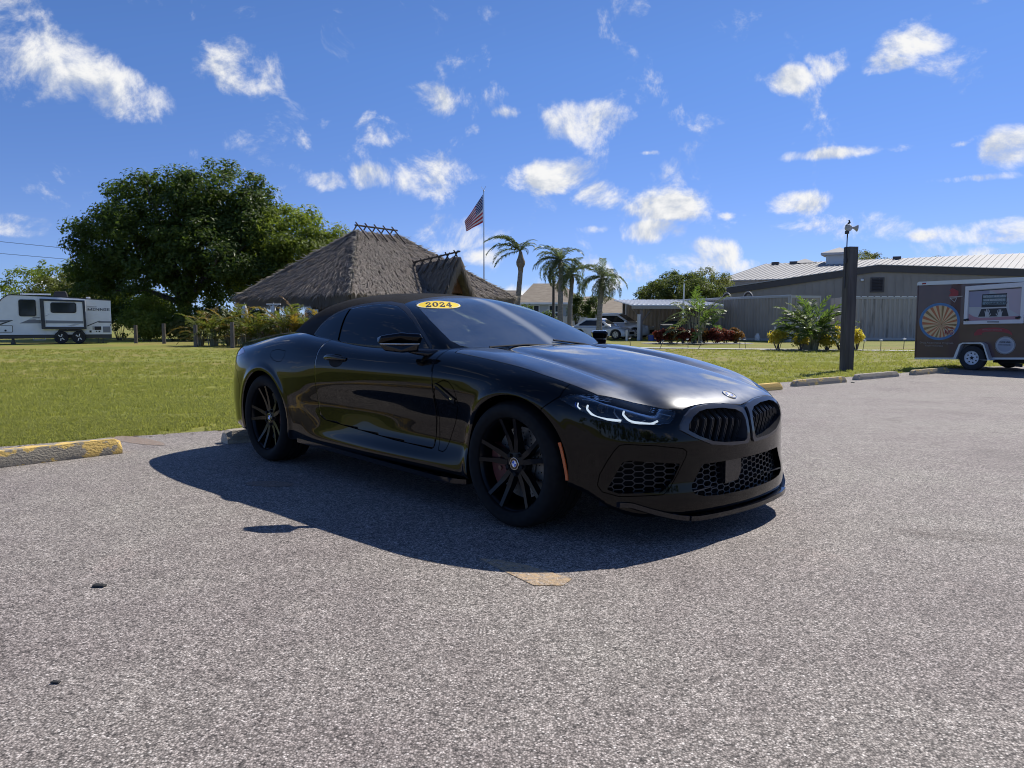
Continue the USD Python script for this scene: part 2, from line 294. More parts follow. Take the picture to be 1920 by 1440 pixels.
class Surf:
    """A bicubic surface that is quick at scattered points: values by cubic B-spline, slopes (used only as scale) linearly."""
    def __init__(self, sp, x0, x1, u0, u1, h=.0125):
        self.sp, self.o, self.h = sp, (x0, u0), h; x, u = np.arange(x0, x1 + h, h), np.arange(u0, u1 + h, h)
        self.c = spline_filter(sp(x, u), 3, mode='mirror'); self.d = {(1, 0): sp(x, u, dx=1), (0, 1): sp(x, u, dy=1)}
    def __call__(self, x, u, dx=0, dy=0, grid=True):
        if grid: return self.sp(x, u, dx=dx, dy=dy)
        x, u = np.broadcast_arrays(np.asarray(x, float), np.asarray(u, float)); q = np.array([(x - self.o[0]) / self.h, (u - self.o[1]) / self.h])
        if dx == dy == 0: return map_coordinates(self.c, q, order=3, mode='mirror', prefilter=False)
        return map_coordinates(self.d[dx, dy], q, order=1, mode='nearest')

def smax(a, b, r):
    h = np.maximum(r - np.abs(a - b), 0); return np.maximum(a, b) + h * h / (4 * r)

SIDE, TOP, FRONT, REAR = Surf(SIDE, -4.2, 1.15, 0, 1.18), Surf(TOP, -4.2, 1.15, -1.08, 1.08), Surf(FRONT, -1.1, 1.1, 0, 1.14), Surf(REAR, -1.1, 1.1, 0, 1.14)

def _flare(x, z):
    out = 0
    for (cx, cz), r, k in ((WF, .405, 1), (WR, .405, 1)):
        d = np.hypot(x - cx - (.02 if cx == 0 else -.0), z - cz); out = out + .010 * np.exp(-((d - r) / .030) ** 2) * (z > .15)
    return out

def body_field(x, y, z, grid=False):
    """Signed distance-like field of the whole lower body; grid=True: x, y, z are axes."""
    if grid:
        X, Y, Z = x[:, None, None], y[None, :, None], z[None, None, :]
        s, sx, sz = (SIDE(x, z, dx=a, dy=b)[:, None, :] for a, b in ((0, 0), (1, 0), (0, 1))); s = s + _flare(X, Z)
        t, tx, ty = (TOP(x, y, dx=a, dy=b)[:, :, None] for a, b in ((0, 0), (1, 0), (0, 1)))
        f, fy, fz = (FRONT(y, z, dx=a, dy=b)[None] for a, b in ((0, 0), (1, 0), (0, 1)))
        r, ry, rz = (REAR(y, z, dx=a, dy=b)[None] for a, b in ((0, 0), (1, 0), (0, 1)))
    else:
        X, Y, Z = x, y, z
        s, sx, sz = (SIDE(x, z, dx=a, dy=b, grid=False) for a, b in ((0, 0), (1, 0), (0, 1))); s = s + _flare(x, z)
        t, tx, ty = (TOP(x, y, dx=a, dy=b, grid=False) for a, b in ((0, 0), (1, 0), (0, 1)))
        f, fy, fz = (FRONT(y, z, dx=a, dy=b, grid=False) for a, b in ((0, 0), (1, 0), (0, 1)))
        r, ry, rz = (REAR(y, z, dx=a, dy=b, grid=False) for a, b in ((0, 0), (1, 0), (0, 1)))
    a = (np.abs(Y) - s) / np.sqrt(1 + sx * sx + sz * sz)
    b = (Z - t) / np.sqrt(1 + tx * tx + ty * ty)
    c = (X - f) / np.sqrt(1 + fy * fy + fz * fz)
    d = (r - X) / np.sqrt(1 + ry * ry + rz * rz)
    u = np.clip((.74 - X) / .26, 0, 1); u = u * u * (3 - 2 * u) * .075 + np.clip((.60 - X) / .18, 0, 1) * .06
    e = .14 + u * (X > .2) + .07 * ((X <= .2) & (X > -3.3)) + .09 * (X <= -3.3) - Z
    k = smax(a, b, .05)
    k = smax(k, smax(c, -1.0 + 0 * c, .01), .07)
    k = smax(k, d, .05)
    return smax(k, e, .04)

# the glasshouse and soft top
_wx = PchipInterpolator([.80, .90, .95, 1.0, 1.05, 1.10, 1.15, 1.2, 1.25, 1.29, 1.33, 1.37, 1.45], [-.27, -.43, -.515, -.61, -.71, -.815, -.93, -1.05, -1.18, -1.315, -1.48, -1.68, -2.2])
_A = _wx(np.clip(_fz * 1.0, .8, 1.15))[None] * 0
_gz = np.arange(.7, 1.5, .01)
_A = _wx(np.clip(_gz, .8, 1.45))[None, :] - (.17 + .10 * np.clip((_gz[None, :] - 1.0) / .26, 0, 1)) * (np.abs(_fy)[:, None] / .72) ** 2.2
GFRONT = RectBivariateSpline(_fy, _gz, gaussian_filter(_A, (1.5, 1.5), mode='nearest'))
_rp = PchipInterpolator([-3.6, -3.2, -3.05, -2.95, -2.8, -2.6, -2.4, -2.2, -2.0, -1.8, -1.6, -1.4, -1.2, -.4], [.84, 1.0, 1.072, 1.137, 1.218, 1.290, 1.329, 1.344, 1.346, 1.340, 1.325, 1.305, 1.279, 1.17])
_crown = PchipInterpolator([0, .2, .4, .5, .6, .7, .85, 1.1], [0, -.008, -.034, -.058, -.098, -.165, -.33, -.7])
_A = _rp(np.clip(_xf, -3.6, -.4))[:, None] + _crown(np.abs(_fy))[None, :] * (1 + .35 * np.clip((-2.2 - _xf) / .7, 0, 1))[:, None]
GTOP = RectBivariateSpline(_xf, _fy, gaussian_filter(_A, (1.6, 1.6), mode='nearest'))
_gy = PchipInterpolator([.7, .90, .97, 1.04, 1.10, 1.16, 1.22, 1.28, 1.34, 1.5], [.87, .812, .785, .752, .720, .684, .640, .585, .52, .33])
_gxo = PchipInterpolator([-3.4, -3.0, -2.7, -2.4, -2.0, -1.4, -.9, -.5, 0], [-.22, -.10, -.045, -.012, 0, 0, -.0, -.02, -.08])
_A = _gy(_gz)[None] + _gxo(np.clip(_xf, -3.4, 0))[:, None]
GSIDE = RectBivariateSpline(_xf, _gz, gaussian_filter(_A, (1.6, 1.2), mode='nearest'))

GFRONT, GTOP, GSIDE = Surf(GFRONT, -1.1, 1.1, .7, 1.48), Surf(GTOP, -4.2, 1.15, -1.1, 1.1), Surf(GSIDE, -4.2, 1.15, .7, 1.48)

def glass_field(x, y, z, grid=False):
    if grid:
        X, Y, Z = x[:, None, None], y[None, :, None], z[None, None, :]
        s, sx, sz = (GSIDE(x, z, dx=a, dy=b)[:, None, :] for a, b in ((0, 0), (1, 0), (0, 1)))
        t, tx, ty = (GTOP(x, y, dx=a, dy=b)[:, :, None] for a, b in ((0, 0), (1, 0), (0, 1)))
        f, fy, fz = (GFRONT(y, z, dx=a, dy=b)[None] for a, b in ((0, 0), (1, 0), (0, 1)))
    else:
        X, Y, Z = x, y, z
        s, sx, sz = (GSIDE(x, z, dx=a, dy=b, grid=False) for a, b in ((0, 0), (1, 0), (0, 1)))
        t, tx, ty = (GTOP(x, y, dx=a, dy=b, grid=False) for a, b in ((0, 0), (1, 0), (0, 1)))
        f, fy, fz = (FRONT_(y, z, a, b) for a, b in ((0, 0), (1, 0), (0, 1)))
    a = (np.abs(Y) - s) / np.sqrt(1 + sx * sx + sz * sz)
    b = (Z - t) / np.sqrt(1 + tx * tx + ty * ty)
    c = (X - f) / np.sqrt(1 + fy * fy + fz * fz)
    k = smax(a, b, .07); k = smax(k, c, .035)
    return smax(k, .80 - Z, .01)
def FRONT_(y, z, a, b): return GFRONT(y, z, dx=a, dy=b, grid=False)

def surface_nets(F, org, h):
    S = F < 0; nx, ny, nz = F.shape
    n = np.zeros((nx - 1, ny - 1, nz - 1), np.uint8)
    for a in (0, 1):
        for b in (0, 1):
            for c in (0, 1): n += S[a:nx - 1 + a, b:ny - 1 + b, c:nz - 1 + c]
    I, J, K = np.nonzero((n > 0) & (n < 8))
    idx = np.full(n.shape, -1, np.int64); idx[I, J, K] = np.arange(len(I))
    P = np.zeros((len(I), 3)); C = np.zeros(len(I))
    corners = [(a, b, c) for a in (0, 1) for b in (0, 1) for c in (0, 1)]
    for p in corners:
        for ax in range(3):
            if p[ax]: continue
            q = list(p); q[ax] = 1
            f0, f1 = F[I + p[0], J + p[1], K + p[2]], F[I + q[0], J + q[1], K + q[2]]
            m = (f0 < 0) != (f1 < 0); t = np.where(m, f0 / np.where(m, f0 - f1, 1), 0)
            pt = np.repeat(np.array(p, float)[None], len(I), 0); pt[:, ax] += t
            P[m] += pt[m]; C[m] += 1
    V = (P / C[:, None] + np.stack([I, J, K], 1)) * h + org
    Q = []
    for ax in range(3):
        u, w = (ax + 1) % 3, (ax + 2) % 3
        A = np.take(S, range(0, S.shape[ax] - 1), ax); B = np.take(S, range(1, S.shape[ax]), ax)
        for flip, M in ((0, A & ~B), (1, ~A & B)):
            e = np.stack(np.nonzero(M), 1)
            e = e[(e[:, u] > 0) & (e[:, w] > 0) & (e[:, u] < S.shape[u] - 1) & (e[:, w] < S.shape[w] - 1)]
            def cell(du, dw):
                c = e.copy(); c[:, u] -= du; c[:, w] -= dw; return idx[c[:, 0], c[:, 1], c[:, 2]]
            q = np.stack([cell(1, 1), cell(0, 1), cell(0, 0), cell(1, 0)], 1)
            Q.append(q[:, ::-1] if flip else q)
    Q = np.vstack(Q)
    d0 = np.linalg.norm(V[Q[:, 0]] - V[Q[:, 2]], axis=1); d1 = np.linalg.norm(V[Q[:, 1]] - V[Q[:, 3]], axis=1)
    T = np.where((d0 <= d1)[:, None, None], Q[:, [[0, 1, 2], [0, 2, 3]]], Q[:, [[0, 1, 3], [1, 2, 3]]]).reshape(-1, 3)
    return V, T

def grad(fn, p, e=2e-4):
    g = np.empty_like(p)
    for k in range(3):
        d = np.zeros(3); d[k] = e
        g[:, k] = (fn(*(p + d).T) - fn(*(p - d).T)) / (2 * e)
    return g

def iso(fn, lo, hi, h, off=0.0):
    """The surface fn = off as a closed trimesh, its vertices pulled onto the true surface."""
    ax = [np.arange(a, b + h, h) for a, b in zip(lo, hi)]
    F = fn(*ax, grid=True) - off
    for k in range(3):
        for s in (0, -1):
            sl = [slice(None)] * 3; sl[k] = s; F[tuple(sl)] = np.maximum(F[tuple(sl)], .01)
    V, T = surface_nets(F, np.array(lo), h)
    for it in range(3):
        g = grad(fn, V); f = fn(*V.T) - off
        st = -f[:, None] * g / np.maximum((g * g).sum(1), .05)[:, None]
        V = V + np.clip(st, -h * .6, h * .6) * (1.0 if it else .8)
    m = trimesh.Trimesh(V, T, process=False)
    if m.volume < 0: m.invert()
    return m

def shade(mesh, fns, angle=32, keep=.93):
    """(v, f, n): split at sharp edges, normals of the exact field where the vertex lies on it."""
    m = trimesh.graph.smooth_shade(mesh, angle=math.radians(angle), facet_minarea=None)
    v, f, n = meshkit.arrays((np.asarray(m.vertices), np.asarray(m.faces)), True)
    for fn, off in fns:
        d = np.abs(fn(*v.T) - off) < 4e-4
        if d.any():
            g = grad(fn, v[d]); g /= np.linalg.norm(g, axis=1, keepdims=True) + 1e-12
            ok = np.abs((g * n[d]).sum(1)) > keep; i = np.nonzero(d)[0][ok]
            n[i] = g[ok] * np.sign((g[ok] * n[i]).sum(1))[:, None]
    return v, f, n
def put_vfn(name, vfn, mat, parent, label=None, kind=None):
    v, f, n = vfn; pp = str(parent.GetPath())
    m = usdkit.mesh(stage, numbered(pp, name), (v, f), mat)
    m.CreateNormalsAttr(Vt.Vec3fArray.FromNumpy(n.astype(np.float32))); m.SetNormalsInterpolation('vertex')
    return tag(m.GetPrim(), label, kind=kind)
def car_materials():
    M = {}
    M['paint'] = material('black_paint', {'tc': ('texture_coordinate', {}), 'n': ('noise_texture', {'scale': 5.0, 'detail': 6.0}), 'r': ('map_range', {'from_min': .35, 'from_max': .75, 'to_min': .08, 'to_max': .24, 'clamp': True}),
        'p': ('principled_bsdf', {'base_color': (.0010, .0010, .0012), 'metallic': 0.0, 'specular_ior_level': .03, 'coat_weight': 1.0, 'coat_roughness': .010, 'coat_ior': 1.35})},
        [('tc.object', 'n.vector'), ('n.fac', 'r.value'), ('r.result', 'p.roughness')], 'p.BSDF')
    M['hood'] = material('black_paint_swirl_sheen', {'tc': ('texture_coordinate', {}), 'n': ('noise_texture', {'scale': 5.0, 'detail': 6.0}), 'r': ('map_range', {'from_min': .35, 'from_max': .75, 'to_min': .26, 'to_max': .42, 'clamp': True}),  # swirl haze; paler base and stronger coat put in extra sky sheen for upper panels
        'p': ('principled_bsdf', {'base_color': (.0060, .0058, .0062), 'specular_ior_level': .55, 'coat_weight': 1.0, 'coat_roughness': .03, 'coat_ior': 1.7})},
        [('tc.object', 'n.vector'), ('n.fac', 'r.value'), ('r.result', 'p.roughness')], 'p.BSDF')
    M['gloss'] = pbr('gloss_black_trim', (.004, .004, .005), .06, spec=.5)
    M['satin'] = pbr('satin_black_trim', (.012, .012, .013), .38)
    M['slat'] = pbr('slat_black', (.020, .020, .021), .25)
    M['frame'] = pbr('grille_frame_black', (.030, .030, .033), .12, spec=.6)
    M['matte'] = pbr('matte_black', (.008, .008, .009), .8, spec=.2)
    M['fabric'] = mottled('black_top_fabric', (.010, .010, .0115), (.015, .015, .017), 9.0, .9, bump=.25, bscale=900.0, spec=.12)
    M['tint'] = pane('tinted_side_glass', (.02, .025, .03))
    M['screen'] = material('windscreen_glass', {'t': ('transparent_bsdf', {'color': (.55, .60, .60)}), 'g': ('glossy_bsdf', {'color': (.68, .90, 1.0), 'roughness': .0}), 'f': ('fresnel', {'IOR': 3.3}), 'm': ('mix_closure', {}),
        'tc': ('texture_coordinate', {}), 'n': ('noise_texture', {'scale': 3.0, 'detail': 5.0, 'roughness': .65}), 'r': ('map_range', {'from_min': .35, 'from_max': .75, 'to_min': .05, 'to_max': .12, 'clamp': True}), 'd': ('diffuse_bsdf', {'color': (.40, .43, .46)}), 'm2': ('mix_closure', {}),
        'sx': ('separate_xyz', {}), 'sb': ('math', {'math_type': 'subtract', 'value2': .035}), 'sa': ('math', {'math_type': 'absolute'}), 'sm': ('map_range', {'range_type': 'smoothstep', 'from_min': .01, 'from_max': .085, 'to_min': .36, 'to_max': .0, 'clamp': True}), 'sk': ('math', {'math_type': 'add'}), 'sm2': ('math', {})},  # bright streak along the middle is mixed into the glass colour
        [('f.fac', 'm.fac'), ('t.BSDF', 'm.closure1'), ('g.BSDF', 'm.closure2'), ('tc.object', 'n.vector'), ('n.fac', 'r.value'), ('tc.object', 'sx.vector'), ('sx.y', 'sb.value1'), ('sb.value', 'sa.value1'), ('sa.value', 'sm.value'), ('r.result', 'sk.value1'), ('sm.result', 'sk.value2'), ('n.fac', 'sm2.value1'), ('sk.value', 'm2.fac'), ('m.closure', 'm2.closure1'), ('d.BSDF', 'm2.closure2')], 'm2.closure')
    M['rubber'] = mottled('tyre_rubber', (.006, .006, .0065), (.010, .010, .010), 30.0, .8, spec=.15)
    M['rim'] = pbr('black_alloy', (.004, .004, .0045), .24, spec=.22)
    M['disc'] = pbr('brake_disc_steel', (.16, .16, .155), .42, metal=1.0)
    M['red'] = pbr('red_caliper', (.065, .008, .006), .5)
    M['gold'] = pbr('bolt_bronze', (.12, .07, .05), .4, metal=.6)
    M['chrome'] = pbr('bright_chrome', (.75, .76, .78), .08, metal=1.0)
    M['silver'] = pbr('satin_silver', (.42, .43, .45), .3, metal=1.0)
    M['lamp'] = pbr('headlamp_inside', (.006, .008, .011), .22)
    M['lens'] = pane('headlamp_lens', (.86, .9, .93), ior=1.45)
    M['drl'] = material('light_guide', {'p': ('principled_bsdf', {'base_color': (.72, .75, .78), 'roughness': .22, 'emission_color': (.9, .95, 1.0), 'emission_strength': .7})}, [], 'p.BSDF')
    M['blue'] = pbr('blue_accent', (.03, .11, .50), .3)
    M['white'] = pbr('white_enamel', (.82, .83, .84), .25)
    M['amber'] = pbr('amber_reflector', (.40, .075, .016), .22, coat=.5)
    M['tail'] = pbr('red_lens', (.16, .012, .014), .08, coat=1.0)
    M['leather'] = pbr('dark_leather', (.020, .019, .019), .5)
    M['yellow'] = pbr('yellow_sticker', (.86, .60, .015), .5)
    M['ink'] = pbr('dark_ink', (.016, .014, .018), .5)
    M['dash'] = pbr('dashboard_plastic', (.035, .036, .038), .7)
    return M

DOOR = [(-2.03, 1.0), (-2.028, .75), (-2.018, .52), (-1.995, .44), (-1.94, .415), (-1.735, .399), (-1.449, .380), (-1.106, .358), (-.701, .346), (-.664, .69), (-.685, .87), (-.70, 1.0)]
VENT = [(-.656, .345), (-.61, .342), (-.585, .36), (-.446, .644), (-.455, .70), (-.473, .736), (-.52, .772), (-.568, .779), (-.64, .752), (-.66, .70)]
FUEL = [(-2.72, .89), (-2.697, .85), (-2.63, .822), (-2.56, .812), (-2.508, .818), (-2.478, .86), (-2.49, .90), (-2.623, .905)]
LAMP = [(.33, -.888, .729), (.372, -.853, .755), (.422, -.822, .757), (.486, -.772, .752), (.605, -.651, .717), (.754, -.536, .681), (.786, -.508, .671), (.793, -.539, .638), (.788, -.566, .617), (.753, -.634, .612), (.674, -.739, .620), (.587, -.81, .634), (.515, -.846, .656), (.44, -.872, .682)]
GR_OUT = [(.528, .582), (.520, .612), (.486, .650), (.433, .679), (.377, .692), (.283, .697), (.172, .694), (.077, .681), (.022, .664), (.014, .60), (.014, .50), (.033, .474), (.183, .477), (.343, .497), (.453, .541)]
GR_IN = [(.486, .580), (.476, .610), (.440, .645), (.388, .668), (.33, .676), (.203, .674), (.098, .660), (.052, .638), (.038, .604), (.036, .551), (.044, .502), (.066, .490), (.229, .497), (.332, .513), (.42, .545)]
OUTER = [(.552, -.844, .306), (.56, -.838, .36), (.596, -.816, .438), (.622, -.799, .485), (.642, -.785, .512), (.669, -.761, .518), (.765, -.648, .509), (.835, -.518, .489), (.844, -.493, .473), (.842, -.498, .446), (.824, -.546, .358), (.806, -.59, .287), (.79, -.62, .262), (.645, -.79, .256), (.575, -.835, .275)]
MESH = [(.596, -.822, .287), (.624, -.799, .356), (.652, -.774, .425), (.68, -.75, .436), (.749, -.669, .428), (.83, -.528, .412), (.815, -.569, .332), (.8, -.605, .295), (.788, -.63, .275), (.645, -.79, .270)]
CENTRE = [(.396, .398), (.43, .348), (.468, .30), (.472, .275), (.455, .252), (.40, .236), (.285, .228), (.114, .226), (0, .226)]
WINDOW = [(-2.315, .999), (-2.320, 1.03), (-2.295, 1.08), (-2.238, 1.135), (-2.17, 1.174), (-2.066, 1.209), (-1.936, 1.232), (-1.805, 1.246), (-1.66, 1.248), (-1.502, 1.230), (-1.356, 1.189), (-1.202, 1.128), (-.996, 1.026), (-.865, .950), (-.87, .945), (-1.1, .948), (-1.483, .954), (-1.902, .974)]
SCREEN = [(-.53, 0), (-.54, .25), (-.575, .45), (-.64, .60), (-.71, .672), (-.78, .692), (-.90, .668), (-1.05, .630), (-1.199, .580), (-1.32, .532), (-1.41, .488), (-1.425, .46), (-1.415, .36), (-1.39, .2), (-1.37, 0)]

def mirror_y(m):
    m = m.copy(); m.vertices = m.vertices * [1, -1, 1]; m.invert(); return m
def oprism(poly, a, w0, w1, side=-1):
    """Prism along the level direction (cos a, side sin a); polygon in (s, z), s = x sin a - side y cos a ... """
    m = prism(poly, 'x', w0, w1); v = m.vertices
    w, s, z = v[:, 0], v[:, 1], v[:, 2]
    m.vertices = np.c_[w * math.cos(a) + s * math.sin(a), -w * math.sin(a) + s * math.cos(a), z]
    if m.volume < 0: m.invert()
    return m if side < 0 else mirror_y(m)
def osz(pts, a):
    p = np.asarray(pts, float); return Polygon(np.c_[p[:, 0] * math.sin(a) + p[:, 1] * math.cos(a), p[:, 2]])
def sym(poly):                                                   # reflect a y >= 0 outline about y = 0
    p = list(poly); return Polygon(p + [(-y, z) for y, z in reversed(p)]).buffer(0)
def press(v, fn, off, n=4):
    """Moves points along the field's gradient to fn = off."""
    v = np.array(v, float)
    for _ in range(n):
        g = grad(fn, v); f = fn(*v.T) - off; v = v - f[:, None] * g / np.maximum((g * g).sum(1), .1)[:, None]
    return v
def hexes(poly, px, pz, wall, shift=0.0):
    """Honeycomb of wide hexagons cut from a polygon."""
    x0, z0, x1, z1 = poly.bounds; holes = []; i = 0; x = x0 - px + shift
    while x < x1 + px:
        z = z0 - pz + (pz / 2 if i % 2 else 0)
        while z < z1 + pz:
            h = Polygon([(x - px * .62, z), (x - px * .36, z + pz / 2), (x + px * .36, z + pz / 2), (x + px * .62, z), (x + px * .36, z - pz / 2), (x - px * .36, z - pz / 2)])
            holes.append(h.buffer(-wall / 2, join_style=2)); z += pz
        x += px * .98; i += 1
    return poly.difference(unary_union(holes))

def roundel(r, t):
    """Round badge in the xy plane, facing +z: (ring, dark band, white quarters, blue quarters)."""
    ring = lathe([(r * .93, 0), (r, 0), (r, t * .9), (r * .97, t), (r * .93, t)], 32)
    band = lathe([(r * .56, 0), (r * .93, 0), (r * .93, t * .7), (r * .56, t * .7)], 32)
    inner = lathe([(r * .52, 0), (r * .56, 0), (r * .56, t), (r * .52, t)], 32)
    quads = []
    for k in range(4):
        a = np.linspace(k * PI / 2, (k + 1) * PI / 2, 9)
        q = Polygon([(0, 0)] + [(r * .52 * math.cos(x), r * .52 * math.sin(x)) for x in a]); quads.append(prism(q, 'z', 0, t * .75))
    return cat([ring, inner]), band, cat([quads[0], quads[2]]), cat([quads[1], quads[3]])
def orient(m, loc, normal, up=(0, 0, 1)):
    n = np.asarray(normal, float); n = n / np.linalg.norm(n); x = np.cross(up, n); x /= np.linalg.norm(x); y = np.cross(n, x)
    T = np.eye(4); T[:3, 0], T[:3, 1], T[:3, 2], T[:3, 3] = x, y, n, loc
    m = m.copy(); m.apply_transform(T); return m

def build_wheel(car, M, x, z, R, side, phase, front):
    """Rim first (the part), everything else on it as sub-parts. Wheel local: axle along y, outside towards -y; then moved and, for the left, mirrored."""
    def fin(m):
        m = m.copy()
        if side > 0: m = mirror_y(m)
        m.apply_translation([x, 0, z]); return m
    yo = -.925
    rim = lathe([(.228, .22), (.238, .22), (.240, .04), (.250, .015), (.266, .006), (.272, .0), (.272, .010), (.262, .020), (.252, .028), (.244, .06), (.242, .235), (.228, .235)], 72, 'y')
    def inward(m): m = m.copy(); m.apply_translation([0, yo, 0]); return m
    rim = inward(rim)
    hub = inward(lathe([(0, .040), (.040, .040), (.072, .046), (.082, .060), (.082, .12), (0, .12)], 40, 'y'))
    w = put('wheel', fin(cat([rim, hub])), M['rim'], car, smooth=40)
    k = R / .350
    tyre = inward(lathe([(.256, .006), (.263, -.006), (.285, -.017), (.305 * k, -.020), (.325 * k, -.012), (.338 * k, .003), (.3455 * k, .022), (.349 * k, .045), (.350 * k, .075), (.344 * k, .077), (.344 * k, .086), (.350 * k, .088), (.350 * k, .125), (.343 * k, .127), (.343 * k, .137), (.350 * k, .139), (.350 * k, .18),
                         (.344 * k, .182), (.344 * k, .190), (.350 * k, .192), (.348 * k, .222), (.343 * k, .243), (.325 * k, .262), (.285, .262), (.256, .24)], 96, 'y'))
    put('tyre', fin(tyre), M['rubber'], w, smooth=35)
    for i in range(5):
        a0 = phase + i * 2 * PI / 5
        for s in (-1, 1):
            # a spoke: hub end near the centre line of the pair, rim end spread; a box section that deepens inwards
            sec = []
            for r, off, wd, dep, rec in ((.060, .014, .020, .045, .042), (.125, .026, .021, .040, .036), (.165, .035, .017, .036, .028), (.205, .044, .016, .036, .018), (.249, .054, .016, .042, .006)):
                c = np.array([r, s * off]); wd *= 1.45; q = []
                for u, v in ((-1, 0), (1, 0), (1.15, 1), (-1.15, 1)): q.append((c[0], rec + v * dep, c[1] + u * wd / 2))
                # a bevel along the crest
                sec.append(q)
            V = np.array(sec).reshape(-1, 3); F = []
            for j in range(4):
                for e in range(4):
                    a, b = 4 * j + e, 4 * j + (e + 1) % 4; F += [(a, a + 4, b), (b, a + 4, b + 4)]
            F += [(0, 1, 2), (0, 2, 3), (16, 18, 17), (16, 19, 18)]
            m = trimesh.Trimesh(V, F, process=False)
            if m.volume < 0: m.invert()
            ca, sa = math.cos(a0), math.sin(a0); v = m.vertices
            m.vertices = np.c_[v[:, 0] * ca - v[:, 2] * sa, v[:, 1] + yo, v[:, 0] * sa + v[:, 2] * ca]
            if m.volume < 0: m.invert()
            put('spoke', fin(m), M['rim'], w, smooth=25)
    disc = Point(0, 0).buffer(.197, 48).difference(Point(0, 0).buffer(.105, 32))
    holes = unary_union([Point(r * math.cos(a), r * math.sin(a)).buffer(.0042, 4) for n in range(18) for j, r in enumerate((.128, .146, .164, .182)) for a in [n * PI / 9 + j * .085]])
    dm = prism(disc.difference(holes), 'y', yo + .105, yo + .137)
    put('brake_disc', fin(cat([dm, inward(lathe([(0, .09), (.105, .095), (.105, .13), (0, .13)], 32, 'y'))])), M['disc'], w)
    ang = PI if front else 0.0
    arc = [(r * math.cos(a), r * math.sin(a)) for r, aa in ((.208, np.linspace(-.55, .55, 12)), (.118, np.linspace(.50, -.50, 10))) for a in aa + ang + .12]
    cm = prism(Polygon(arc).buffer(.008), 'y', yo + .070, yo + .175)
    c = put('brake_caliper', fin(cm), M['red'], w)
    put('bolt', fin(cat([prism(Point(.15 * math.cos(ang + d), .15 * math.sin(ang + d)).buffer(.013, 4), 'y', yo + .062, yo + .07) for d in (-.2, .3)])), M['gold'], c)
    for i in range(5):
        a0 = phase + .628 + i * 2 * PI / 5
        put('wheel_bolt', fin(prism(Point(.056 * math.cos(a0), .056 * math.sin(a0)).buffer(.011, 6), 'y', yo + .030, yo + .05)), M['matte'], w)
    parts = roundel(.034, .006)
    for nm, m, mt in zip(('centre_cap', 'cap_band', 'white_quarter', 'blue_quarter'), parts, ('chrome', 'gloss', 'white', 'blue')):
        put(nm, fin(orient(m, (0, yo + .040, 0), (0, -1, 0))), M[mt], w)

